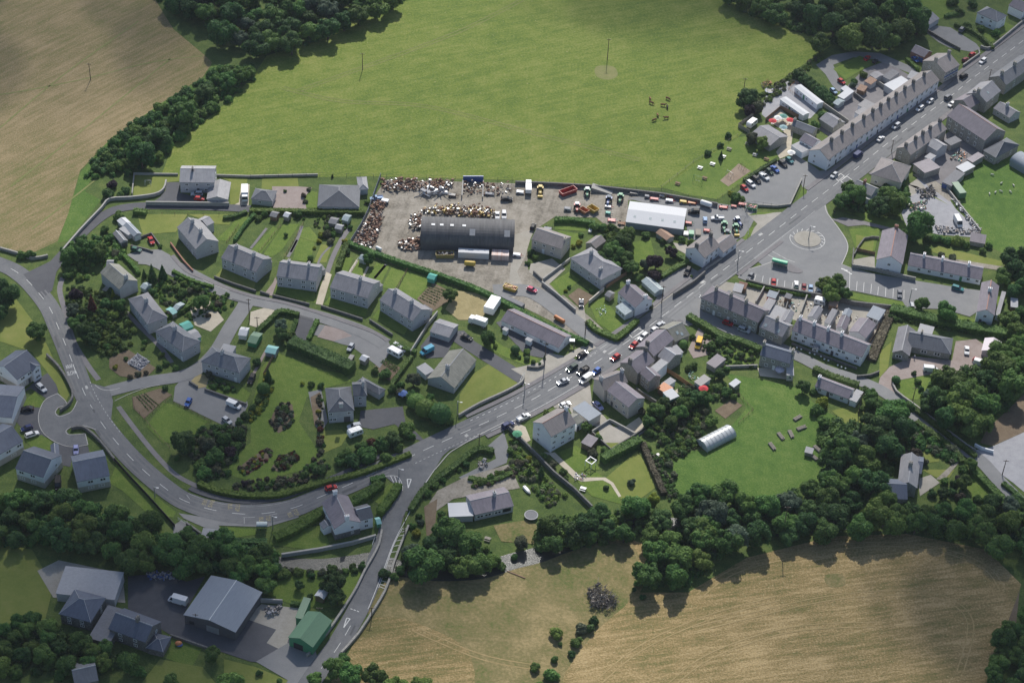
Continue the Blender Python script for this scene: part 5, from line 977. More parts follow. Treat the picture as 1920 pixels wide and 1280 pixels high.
H('slate rear wing of the purple slate house',(1232,667),(1253,681),7,4.2,1.8,SLATE,STONE,win=0,gwin=False,name='rear_wing',cat='outbuilding',ridge=WHITE)
H('low stone tiled building at the end of the village street row',(1266,641),(1294,628),9,3.0,2.6,SLATEM,STONE,win=0,gwin=False,name='outbuilding',cat='outbuilding',sky=[(.4,.5),(.6,.3)])
for A,B,C,rf,wl,lb in (((1263,668),(1282,660),4,FELTP,RENDW,'white canopy shed behind the purple slate house'),((1256,750),(1274,742),4,TIN,AQUA,'aqua shed with white roof at the garden end'),((1232,727),(1250,738),3.5,ORP,WOODB,'open shed with red and white striped roof'),((1301,715),(1314,724),5,DGREY,WHITE,'white garden shed with dark glazed roof panel'),((1324,680),(1341,690),6,SLATEP,STONE,'slate roofed shed beside the kitchen garden wall'),((1366,719),(1376,726),3.5,TIN,WOODG,'small pale roofed hut at the top of the paddock'),((1089,829),(1108,838),4.5,SLATEP,WOODB,'timber hut with slate roof on the lawn behind the white house')):
    H(lb,A,B,C,2.3,.5,rf,wl,'lean',win=0,gwin=False,name='shed',cat='shed')
H('slate bungalow with picture window above the trampoline',(890,965),(963.6,948),(950,911),2.9,1.9,SLATEP,RENDG,chim=[.62],win=[[.15,.35,.6]],name='bungalow',gwin=False,wsize=(2.4,1.0),big=[(.83,.9,2.6,1.3,GLASS)])
H('white corrugated flat roofed garage beside the slate bungalow',(842,968.5),(888,966.5),(834,943.5),2.6,.2,TIN,RENDG,'lean',win=0,gwin=False,name='garage',cat='garage')
H('white house with purple slate roof in the fork of the two roads',(603,941.7),(626.4,991.7),(676.4,977.9),4.9,2.6,SLATEP,RENDW,chim=[.03,.97],win=[[.3,.7]]*2,chimm=RENDW,base=2.2,upper=STONED)
H('right hand wing of the white house in the road fork',(674,976),(700.5,969.2),(693,942.5),4.5,2.0,SLATED,RENDW,win=[[.5],[.5]],gwin=False,name='house_wing',cat='outbuilding',ridge=WHITE)
H('little white porch on the left side of the fork house',(598,981),(606,992),3.5,2.8,.8,SLATED,RENDW,win=0,gwin=False,name='porch',cat='porch')
# --- works at the bottom left
H('large pale blue grey metal shed in the works yard',(343.7,1152),(441.7,1184.9),(387.3,1075),3.8,1.5,TING,DGREY,ax='v',win=0,gwin=False,name='metal_shed',cat='shed',ridge=WHITE,big=[(.15,.8,1.6,1.2,BLACK),(.55,0,4,2.6,GREYM)])
H('green corrugated barn beside the lower bridge road',(539.7,1194.6),(586.5,1213.2),(566,1140.5),3.6,1.8,TINGREEN,GREENP,ax='v',win=0,gwin=False,name='barn',cat='barn',ridge=None,big=[(.4,0,3,2.4,BLACK)])
H('green lean-to at the back of the green corrugated barn',(553,1157),(567,1160),8,3.3,.3,TINGREEN,GREENP,'lean',win=0,gwin=False,name='lean_to',cat='outbuilding')
H('slate stone house with patio beside the works yard',(203,1178),(272.8,1204),(298,1163),4.6,2.7,SLATEB,STONED,chim=[.6],win=[[.3,.7]]*2,ridge=RIDGEG)
H('low slate wing in front of the slate stone house',(273,1214),(306,1222),6,2.6,1.4,SLATEB,STONED,'hip',win=0,gwin=False,name='annexe',cat='outbuilding')
H('dark hipped house among trees at the bottom left',(110,1150),(170,1166),10,4.2,2.8,SLATEB,STONED,'hip',win=[[.3,.7]]*2)
H('long grey roofed extension between the two dark houses',(165,1195),(205,1206),(218,1140),3.0,.6,FELT,STONED,'lean',win=0,gwin=False,name='annexe',cat='outbuilding')
H('big pale concrete roofed building beside the works yard',(104,1112),(215,1124),(120,1062),3.4,.5,FELTP,RENDG,'lean',win=0,gwin=False,name='works_building',cat='building')
H('small grey shed at the bottom left edge',(140,1285),(185,1275),8,3.0,2.0,SLATED,STONED,win=0,gwin=False,name='shed',cat='shed')
H('blue white tin shed among shrubs above the green barn',(589,1116),(607,1123),5,2.2,.7,TIN,WOODB,ax='v',win=0,gwin=False,name='shed',cat='shed',ridge=None)
H('long grey shed roof half hidden by trees beside the bend',(374,1013),(420,1018),5,2.6,.4,FELTP,STONE,'lean',win=0,gwin=False,name='shed',cat='shed')
H('old slate house with dormers among the trees at lower right',(1683,908),(1720,915),34 and (1690,852),4.2,2.6,SLATEL,STONE,ax='v',chim=[.55],win=0,gwin=False)
H('dark slate cross wing of the old house among the trees',(1664,934),(1702,936),9,3.8,2.2,SLATEB,STONE,win=0,gwin=False,name='house_wing',cat='outbuilding')
H('dark slate side wing and yard wall on the right of the old house',(1718,886),(1728,888),8,3.2,1.6,SLATEB,STONE,win=0,gwin=False,name='outbuilding',cat='outbuilding')
# --- garden sheds
gs = [((505,405),(518,408),3.4,FELT,WOODB,'dark roofed'),((530,405),(540,408),3,TIN,WOODG,'white roofed'),((615,418),(630,421),4,FELT,WOODG,'grey'),((640,412),(652,415),4,LGLASS,LGLASS,'glazed'),((627,428),(640,431),3,FELTP,WOODG,'pale'),((800,521),(814,525),3.2,TEAL,TEAL,'teal'),((672,485),(685,489),3,LGLASS,LGLASS,'glazed'),((321,580),(330,584),5,LGLASS,LGLASS,'glazed'),((324,590),(333,585),4,AQUA,WOODG,'aqua'),((346,619),(363,612),4,TEAL,TEAL,'teal'),((362,637),(378,631),5,FELTP,AQUA,'cream'),((446,628),(462,630),4.5,TIN,WHITE,'white'),((463,641),(480,645),6,TINGREEN,GREENP,'green'),((496,660),(516,664),4,AQUA,TING,'pale blue'),((673,673),(684,678),3,TIN,WOODG,'white'),((262,538),(272,543),3.5,LGLASS,LGLASS,'glazed'),((1700,902),(1710,905),3,FELT,WOODG,'grey'),((1133,553),(1143,558),3.5,FELT,WOODG,'grey'),((707,983),(716,981),3,AQUA,GREENP,'pale green'),((1850,660),(1860,663),3,FELTP,WOODG,'pale')]
for A,B,C,rf,wl,cl in gs:
    gl = rf is LGLASS; o = H(None,A,B,C,2.0,.7,rf,wl,'gable',win=0,gwin=False,name='greenhouse' if gl else 'garden_shed',cat='greenhouse' if gl else 'shed',ridge=None,group='garden sheds')
    queue('in the gardens',o,'small %s %s' % (cl,'greenhouse' if gl else 'shed roofed in felt' if rf is FELT else 'garden shed'),A[0])
# ================================================================ trees and hedges
T = tree
wood([(262,-40),(790,-60),(775,-5),(690,20),(640,45),(575,70),(540,85),(500,92),(440,75),(400,52),(340,22)],70,18,30,['dark','dark','mid','mid','light','blue'],'in the wood at the top left',seed=3,group='trees of the top left wood')
wood([(1290,-40),(1600,-50),(1720,10),(1728,50),(1700,78),(1640,80),(1560,62),(1480,36),(1400,10)],66,19,31,['dark','dark','mid','light','mid'],'in the wood at the top right',seed=4,group='trees of the top right wood')
wood([(470,128),(472,150),(400,196),(365,232),(330,262),(285,305),(235,318),(165,322),(162,302),(240,245),(330,182),(400,138)],46,12,20,['dark','mid','light','mid'],'in the diagonal field hedgerow',kind='bush',seed=5,group='bushes of the field hedgerow',gap=.6)
for x,y,r,c in ((452,140,17,'mid'),(425,150,20,'mid'),(385,170,19,'dark'),(340,212,26,'mid'),(300,255,24,'dark'),(265,290,27,'dark'),(255,275,22,'mid')): T(x,y,r,c,'tree',None,'in the diagonal field hedgerow')
for x,y,r,c in ((1540,82,20,'mid'),(1400,182,22,'dark'),(1420,200,14,'grey'),(1405,205,13,'purple')): T(x,y,r,c,'tree',None,'by the static caravans')
for i in range(9): T(1500+i*7.5,140+i*6.5,15,'dark','bush',None,'in the caravan thicket','bushes of the caravan thicket')
for x,y,r,c,k in ((1428,267,13,'light','tree'),(1410,258,13,'grey','tree'),(1352,292,6,'dark','cone'),(1366,255,9,'dark','bush'),(1350,272,8,'dark','bush'),(1327,288,8,'dark','bush'),(1545,215,14,'mid','bush'),(1530,235,13,'mid','bush'),(1378,370,12,'mid','bush'),(1390,375,10,'light','bush'),(1372,362,8,'yellow','bush'),(1600,152,9,'mid','bush'),(1620,140,10,'light','bush'),(1598,160,8,'blue','bush')): T(x,y,r,c,k,None,'round the pub garden and yards')
# high street trees
for x,y,r,c,k in ((1580,375,19,'mid','tree'),(1603,365,22,'mid','tree'),(1592,355,17,'mid','tree'),(1650,385,22,'dark','tree'),(1680,380,22,'mid','tree'),(1665,365,18,'mid','tree'),(1638,382,14,'mid','tree'),(1647,368,7,'dark','cone'),(1690,370,13,'mid','tree'),(1660,352,14,'dark','bush'),(1692,345,12,'dark','bush')): T(x,y,r,c,k,None,'round the small white cottage')
for x,y,r,c,k in ((1722,420,33,'mid','tree'),(1700,440,15,'mid','tree'),(1755,448,13,'mid','bush'),(1775,450,13,'mid','bush'),(1795,453,13,'light','bush'),(1738,445,12,'dark','bush'),(1812,458,10,'mid','bush'),(1855,462,10,'mid','bush'),(1842,470,9,'mid','bush'),(1765,475,9,'grey','bush'),(1785,483,9,'grey','bush'),(1740,468,9,'mid','bush'),(1690,465,8,'mid','bush')): T(x,y,r,c,k,None,'below the builders yard')
for x,y,r,c in ((1548,530,17,'light'),(1572,533,20,'light'),(1560,550,19,'light'),(1585,548,14,'mid')): T(x,y,r,c,'tree',None,'in the middle of the car park edge')
for x,y,r,c in ((1730,568,15,'light'),(1778,583,22,'mid')): T(x,y,r,c,'tree',None,'on the car park')
wood([(1880,480),(1925,470),(1930,560),(1885,540)],6,16,24,['mid','dark'],'at the right field edge',seed=7)
wood([(1890,590),(1925,580),(1930,660),(1900,640)],5,14,22,['mid','light'],'beside the summer house',seed=8)
# south-east
for x,y,r,c in ((1780,710,32,'mid'),(1815,735,36,'mid'),(1845,755,30,'mid'),(1800,762,30,'light'),(1765,745,26,'dark'),(1775,780,26,'dark'),(1820,790,30,'mid'),(1850,790,22,'mid'),(1870,690,34,'mid'),(1895,720,32,'mid'),(1880,660,28,'light'),(1850,715,24,'dark'),(1915,690,28,'mid'),(1905,655,22,'mid'),(1745,740,15,'blue'),(1740,760,16,'dark')): T(x,y,r,c,'tree',None,'in the big lane clump')
for x,y,r,c in ((1670,770,34,'mid'),(1690,800,30,'dark'),(1650,805,32,'dark'),(1640,755,18,'mid'),(1665,835,30,'dark'),(1630,790,20,'dark'),(1700,765,18,'mid')): T(x,y,r,c,'tree',None,'in the clump left of the lane')
wood([(1545,845),(1590,830),(1640,850),(1660,900),(1660,960),(1680,980),(1640,1000),(1560,990),(1560,930),(1540,890)],22,22,34,['dark','mid','light','mid'],'in the wood right of the paddock',seed=9,group='trees of the wood right of the paddock')
wood([(1260,945),(1320,915),(1420,930),(1560,900),(1570,990),(1420,1020),(1330,1010),(1270,975)],26,20,32,['dark','mid','mid','light','blue'],'in the belt below the paddock',seed=10,group='trees of the belt below the paddock')
wood([(1200,1060),(1250,1000),(1340,975),(1370,1010),(1290,1085),(1205,1100)],15,22,34,['mid','dark','light','mid'],'in the point of trees',seed=11,group='trees of the point in the hay field')
wood([(1680,960),(1780,960),(1860,935),(1925,950),(1940,1040),(1850,1015),(1760,990),(1690,985)],24,20,32,['dark','mid','mid','light','blue'],'in the right hand belt',seed=12,group='trees of the right hand belt')
wood([(1850,1270),(1890,1170),(1940,1120),(1940,1300)],13,16,26,['mid','light','dark'],'in the bottom right corner',seed=13)
for x,y,r,c in ((1030,985,26,'mid'),(1095,980,28,'dark'),(1125,965,24,'dark'),(1075,1000,26,'dark'),(1195,950,28,'mid'),(1240,975,22,'dark'),(1170,1000,20,'mid'),(1140,990,20,'dark'),(1215,1005,20,'mid'),(1040,1020,22,'mid'),(1105,1005,20,'mid'),(978,1015,16,'grey'),(1225,935,14,'yellow')): T(x,y,r,c,'tree',None,'along the stream')
for x,y,r,c in ((790,1055,40,'mid'),(840,1000,34,'mid'),(875,1020,34,'light'),(900,1055,26,'light'),(815,1020,24,'dark'),(870,1060,26,'mid'),(770,1035,22,'blue'),(925,1050,17,'light'),(840,1045,26,'dark')): T(x,y,r,c,'tree',None,'in the clump by the bridge')
T(782,1000,11,'yellow','bush',None,'beside the bridge road'); T(828,962,8,'mid','tree','small palm like tree','beside the white corrugated garage')
for x,y,r,c in ((1142,1125,10,'dark'),(1205,1120,8,'dark'),(1190,1105,6,'dark')): T(x,y,r,c,'bush',None,'at the tip of the tree point') if x > 1150 else None
for x,y,r,c,k in ((1040,1186,17,'light','bush'),(1113,1165,13,'dark','bush'),(1092,1180,17,'grey','bush'),(1105,1175,13,'dark','bush'),(1082,1205,15,'mid','bush'),(1070,1225,10,'dark','bush'),(1050,1207,5,'dark','bush'),(1038,1235,10,'mid','bush'),(1035,1262,20,'mid','bush'),(1002,1250,12,'light','bush'),(1010,1290,18,'light','bush')): T(x,y,r,c,k,None,'on the dry bottom bank')
for x,y,r,c in ((625,1250,22,'mid'),(660,1265,26,'mid'),(700,1270,26,'mid'),(590,1272,18,'light'),(740,1285,26,'light'),(790,1290,26,'light'),(645,1235,14,'mid')): T(x,y,r,c,'tree',None,'at the bottom edge')
# south-west trees
wood([(330,1000),(420,1010),(520,1045),(530,1090),(480,1100),(400,1070),(330,1060),(290,1040)],17,20,34,['mid','dark','light','mid'],'in the belt above the works',seed=14,group='trees of the belt above the works')
wood([(-10,930),(110,925),(230,960),(300,985),(310,1050),(220,1060),(100,1010),(-10,1010)],24,20,32,['dark','mid','light','mid'],'in the wood below the new houses',seed=15,group='trees of the wood below the new houses')
wood([(-10,1190),(60,1150),(110,1185),(200,1215),(260,1245),(140,1250),(0,1250)],20,16,26,['dark','mid','light','mid'],'in the thicket at the bottom left',seed=16,group='trees of the bottom left thicket')
for x,y,r,c,k in ((395,1225,18,'mid','tree'),(430,1285,34,'light','tree'),(485,1262,9,'dark','bush'),(525,1275,8,'mid','bush'),(320,1275,16,'mid','tree'),(260,1260,16,'mid','bush'),(625,1090,24,'dark','tree'),(632,1120,18,'dark','tree'),(562,1095,10,'dark','tree'),(585,1078,9,'dark','bush'),(530,1075,14,'light','bush'),(622,1068,12,'mid','bush'),(660,1062,10,'mid','bush'),(608,1122,9,'mid','bush'),(580,1118,9,'mid','bush'),(110,1265,16,'mid','bush'),(30,1260,18,'mid','bush'),(55,1290,18,'dark','bush')): T(x,y,r,c,k,None,'round the works and green barn')
# big garden of the villa and green beside the bend
for x,y,r,c,k in ((342,828,27,'dark','tree'),(330,858,8,'mid','bush'),(390,830,20,'grey','bush'),(420,820,20,'mid','bush'),(448,812,16,'dark','bush'),(400,855,22,'mid','bush'),(380,885,17,'mid','bush'),(430,848,14,'purple','bush'),(408,880,15,'grey','bush'),(445,835,13,'mid','bush'),(375,870,15,'mid','bush'),(494,728,13,'mid','clipped'),(485,752,9,'mid','bush'),(484,770,8,'yellow','bush'),(503,705,9,'dark','cone'),(472,765,11,'dark','bush'),(458,780,10,'dark','bush'),(450,790,10,'dark','bush'),(482,680,10,'dark','bush')): T(x,y,r,c,k,None,'left of the villa lawn')
for x,y,r,c in ((535,765,10,'mid'),(526,785,8,'blue'),(547,860,8,'grey'),(597,770,7,'yellow'),(598,790,9,'heather'),(600,805,7,'red'),(600,830,9,'heather'),(603,845,8,'grey'),(582,720,9,'mid'),(600,722,9,'mid'),(568,718,6,'yellow'),(490,908,9,'mid'),(520,907,9,'grey'),(545,900,9,'heather'),(460,905,9,'purple'),(570,888,12,'mid'),(600,880,15,'dark'),(586,875,11,'mid')): T(x,y,r,c,'bush',None,'in the villa flower beds')
for x,y,r,c in ((648,850,19,'light'),(665,862,22,'dark'),(690,855,22,'mid'),(715,835,20,'mid'),(740,825,20,'dark'),(760,805,19,'mid'),(700,830,16,'red'),(725,855,16,'mid'),(680,835,16,'mid'),(745,840,14,'mid'),(640,865,14,'mid'),(770,815,13,'mid')): T(x,y,r,c,'bush',None,'in the villa shrub screen')
for x,y,r,c in ((780,752,18,'light'),(797,765,20,'light'),(825,775,23,'dark'),(770,740,13,'mid'),(755,735,16,'grey'),(735,728,12,'mid'),(750,720,12,'mid'),(842,785,14,'mid'),(805,745,10,'mid')): T(x,y,r,c,'clipped' if r > 17 else 'bush',None,'beside the drive to the villa')
for x,y,r,c,k in ((722,700,14,'mid','bush'),(775,712,15,'grey','tree'),(705,695,10,'mid','bush'),(845,553,16,'mid','tree'),(916,632,17,'mid','tree'),(966,655,9,'dark','clipped'),(987,660,8,'light','bush'),(967,665,4,'dark','clipped'),(974,669,4,'dark','clipped'),(988,672,6,'dark','clipped'),(1000,678,5,'dark','clipped'),(1012,681,3,'dark','clipped'),(1021,670,3.5,'dark','cone'),(928,648,6,'light','bush')): T(x,y,r,c,k,None,'by the long white row')
# west gardens
for x,y,r,c,k in ((130,478,20,'mid','tree'),(160,468,22,'mid','tree'),(185,470,18,'mid','tree'),(150,455,14,'dark','tree'),(175,485,14,'dark','bush'),(135,505,13,'mid','bush'),(150,520,9,'light','bush'),(130,515,12,'mid','bush'),(215,475,10,'grey','bush'),(205,445,12,'mid','bush'),(225,405,14,'mid','bush'),(195,430,10,'mid','bush'),(205,362,16,'dark','bush'),(210,345,12,'purple','bush'),(225,365,10,'mid','bush'),(235,358,10,'dark','bush'),(55,478,14,'mid','bush'),(40,480,12,'mid','bush'),(140,553,17,'purple','bush'),(135,580,14,'blue','tree'),(172,570,11,'red','cone'),(200,570,14,'dark','bush'),(210,545,11,'dark','bush'),(225,572,15,'mid','tree'),(212,552,6,'yellow','cone'),(215,590,12,'hedge','bush'),(160,615,20,'dark','tree'),(140,605,14,'mid','tree'),(168,632,18,'dark','tree'),(150,595,14,'dark','bush'),(195,585,11,'dark','bush'),(192,605,7,'mid','tree'),(70,620,22,'mid','tree'),(5,548,28,'dark','tree'),(-5,580,22,'dark','tree')): T(x,y,r,c,k,None,'in the west end gardens')
for x,y,r,c,k in ((285,513,11,'dark','cone'),(305,512,11,'dark','cone'),(270,513,6,'dark','cone'),(252,540,6,'light','bush'),(285,545,11,'dark','bush'),(310,540,10,'mid','bush'),(340,550,12,'mid','bush'),(370,540,10,'mid','bush'),(380,565,17,'mid','tree'),(395,575,9,'mid','bush'),(345,530,8,'light','bush'),(425,553,6,'mid','bush'),(320,605,6,'light','bush'),(341,585,6,'light','bush'),(310,588,6,'mid','bush'),(330,540,9,'mid','bush'),(355,545,8,'grey','bush'),(400,555,8,'mid','bush'),(410,570,9,'heather','bush'),(390,590,8,'heather','bush'),(250,620,8,'light','bush'),(240,605,9,'mid','bush'),(270,640,8,'mid','bush'),(268,650,6,'light','bush'),(302,665,8,'light','bush'),(312,680,9,'mid','bush'),(330,690,9,'mid','bush'),(300,688,9,'dark','bush'),(215,640,11,'mid','bush'),(232,625,10,'mid','bush'),(200,650,10,'mid','bush'),(217,688,7,'yellow','bush'),(235,672,6,'mid','bush'),(245,705,8,'heather','bush'),(260,700,8,'grey','bush'),(275,698,7,'heather','bush'),(390,702,8,'grey','bush'),(402,725,9,'mid','bush'),(412,715,9,'dark','bush'),(425,728,8,'mid','bush'),(310,728,7,'mid','bush')): T(x,y,r,c,k,None,'round the hipped houses')
for x,y,r,c,k in ((525,610,14,'blue','tree'),(530,625,14,'dark','tree'),(545,630,12,'mid','bush'),(601,440,7,'yellow','bush'),(599,451,7,'yellow','bush'),(612,440,10,'grey','bush'),(618,452,10,'grey','bush'),(625,440,9,'mid','bush'),(612,428,7,'mid','bush'),(656,425,7,'mid','bush'),(647,451,7,'yellow','bush'),(536,440,5,'mid','tree'),(589,465,4,'yellow','bush'),(582,483,6,'mid','clipped'),(692,483,13,'mid','tree'),(650,472,8,'dark','bush'),(560,402,10,'mid','bush'),(485,410,8,'mid','bush'),(300,462,5,'mid','bush'),(495,400,9,'mid','bush'),(570,365,7,'heather','bush'),(572,378,6,'grey','bush'),(535,358,4,'dark','bush'),(580,355,6,'grey','bush'),(690,378,7,'light','bush'),(623,330,3,'dark','cone')): T(x,y,r,c,k,None,'in the semis back gardens')
for x,y,r,c,k in ((1150,470,22,'mid','tree'),(1165,450,20,'dark','tree'),(1180,438,17,'mid','tree'),(1135,480,20,'mid','tree'),(1175,485,18,'mid','tree'),(1185,500,16,'mid','tree'),(1195,520,12,'mid','bush'),(1230,490,17,'purple','tree'),(1228,515,13,'purple','tree'),(1258,472,11,'purple','tree'),(1210,495,12,'blue','tree'),(1155,500,14,'mid','tree'),(1130,425,12,'mid','bush'),(1148,424,12,'mid','bush'),(1115,425,11,'mid','bush'),(1245,450,10,'mid','bush'),(1280,450,10,'mid','bush'),(1295,452,8,'mid','bush'),(1212,442,10,'mid','bush'),(1085,455,8,'yellow','bush'),(1076,462,6,'yellow','bush'),(1090,440,6,'mid','bush'),(996,475,9,'dark','bush'),(990,492,7,'mid','bush'),(1005,482,8,'mid','bush'),(1060,545,5,'yellow','bush'),(1068,538,5,'mid','bush'),(1110,545,6,'mid','bush'),(1296,518,4,'mid','bush'),(1218,575,9,'grey','bush')): T(x,y,r,c,k,None,'in the old garden')
# south gardens
for x,y,r,c,k in ((1100,800,11,'mid','tree'),(1120,820,12,'mid','bush'),(1135,842,11,'mid','bush'),(1110,850,12,'grey','bush'),(1035,870,10,'grey','bush'),(1018,855,10,'mid','bush'),(1055,885,9,'mid','bush'),(1062,897,8,'mid','bush'),(990,860,9,'yellow','bush'),(972,870,11,'heather','bush'),(993,885,7,'dark','cone'),(1015,885,9,'dark','cone'),(958,845,9,'mid','bush'),(965,830,8,'mid','bush'),(1136,912,8,'dark','bush'),(1005,870,8,'mid','bush'),(1023,772,8,'light','bush'),(1185,905,10,'blue','bush'),(1205,770,11,'grey','bush'),(920,893,10,'mid','bush'),(900,905,8,'mid','bush'),(940,885,9,'mid','bush'),(955,880,8,'grey','bush'),(875,870,9,'dark','bush'),(860,880,7,'mid','bush'),(800,925,10,'mid','bush'),(815,910,10,'mid','bush'),(830,900,8,'mid','bush'),(785,965,9,'mid','bush'),(775,985,9,'mid','bush'),(790,978,9,'blue','bush')): T(x,y,r,c,k,None,'south of the main road')
for x,y,r,c,k in ((1285,755,17,'mid','tree'),(1300,745,18,'dark','tree'),(1275,775,17,'mid','tree'),(1230,770,18,'mid','tree'),(1215,790,15,'mid','tree'),(1260,790,15,'mid','tree'),(1320,745,15,'mid','tree'),(1245,755,14,'dark','tree'),(1332,788,16,'light','bush'),(1360,735,13,'mid','bush'),(1345,725,12,'mid','bush'),(1375,742,10,'mid','bush'),(1350,700,13,'dark','tree'),(1335,710,10,'mid','bush'),(1280,645,10,'mid','clipped'),(1335,650,12,'mid','bush'),(1350,640,12,'mid','bush'),(1298,632,7,'mid','bush'),(1390,665,8,'dark','bush'),(1362,690,9,'mid','bush'),(1370,660,8,'mid','bush'),(1410,660,7,'mid','bush'),(1220,810,13,'mid','bush'),(1248,825,12,'mid','bush'),(1290,830,10,'mid','bush'),(1255,870,10,'grey','bush'),(1265,890,9,'grey','bush'),(1215,840,9,'mid','bush'),(1300,685,10,'mid','bush'),(1290,690,10,'mid','bush')): T(x,y,r,c,k,None,'in the overgrown plots')
for x,y,r,c,k in ((1506,725,14,'dark','tree'),(1525,735,10,'mid','bush'),(1540,755,16,'yellow','bush'),(1530,770,14,'mid','bush'),(1545,790,14,'mid','tree'),(1615,765,7,'mid','tree'),(1630,740,16,'mid','tree'),(1620,730,10,'mid','bush'),(1585,812,10,'heather','bush'),(1610,825,18,'blue','tree'),(1680,712,9,'dark','clipped'),(1715,700,7,'dark','bush'),(1722,715,8,'mid','bush'),(1728,730,8,'mid','bush'),(1715,850,17,'heather','bush'),(1730,865,12,'grey','bush'),(1700,850,13,'grey','bush'),(1775,855,9,'dark','bush'),(1785,840,12,'grey','bush'),(1750,822,9,'mid','bush'),(1740,812,9,'mid','bush'),(1790,855,9,'dark','bush'),(1640,880,10,'grey','bush'),(1820,870,13,'mid','tree'),(1805,880,11,'mid','bush'),(1810,905,16,'mid','tree'),(1800,898,10,'purple','bush'),(1790,905,10,'dark','bush'),(1772,903,10,'light','bush'),(1785,920,12,'dark','bush'),(1798,930,14,'heather','bush'),(1832,935,10,'mid','bush'),(1848,937,9,'mid','bush'),(1770,925,13,'dark','tree'),(1750,925,12,'dark','bush'),(1852,640,8,'mid','bush')): T(x,y,r,c,k,None,'in the lower right gardens')
T(1785,5,14,'dark','bush',None,'at the top edge right of the wood'); T(1815,50,12,'mid','bush',None,'in front of the white corner house'); T(1840,55,10,'mid','bush',None,'in front of the white corner house'); T(1870,62,12,'mid','bush',None,'in front of the white corner house'); T(1800,20,12,'mid','bush',None,'at the top edge right of the wood'); T(1825,8,12,'mid','bush',None,'at the top edge right of the wood')
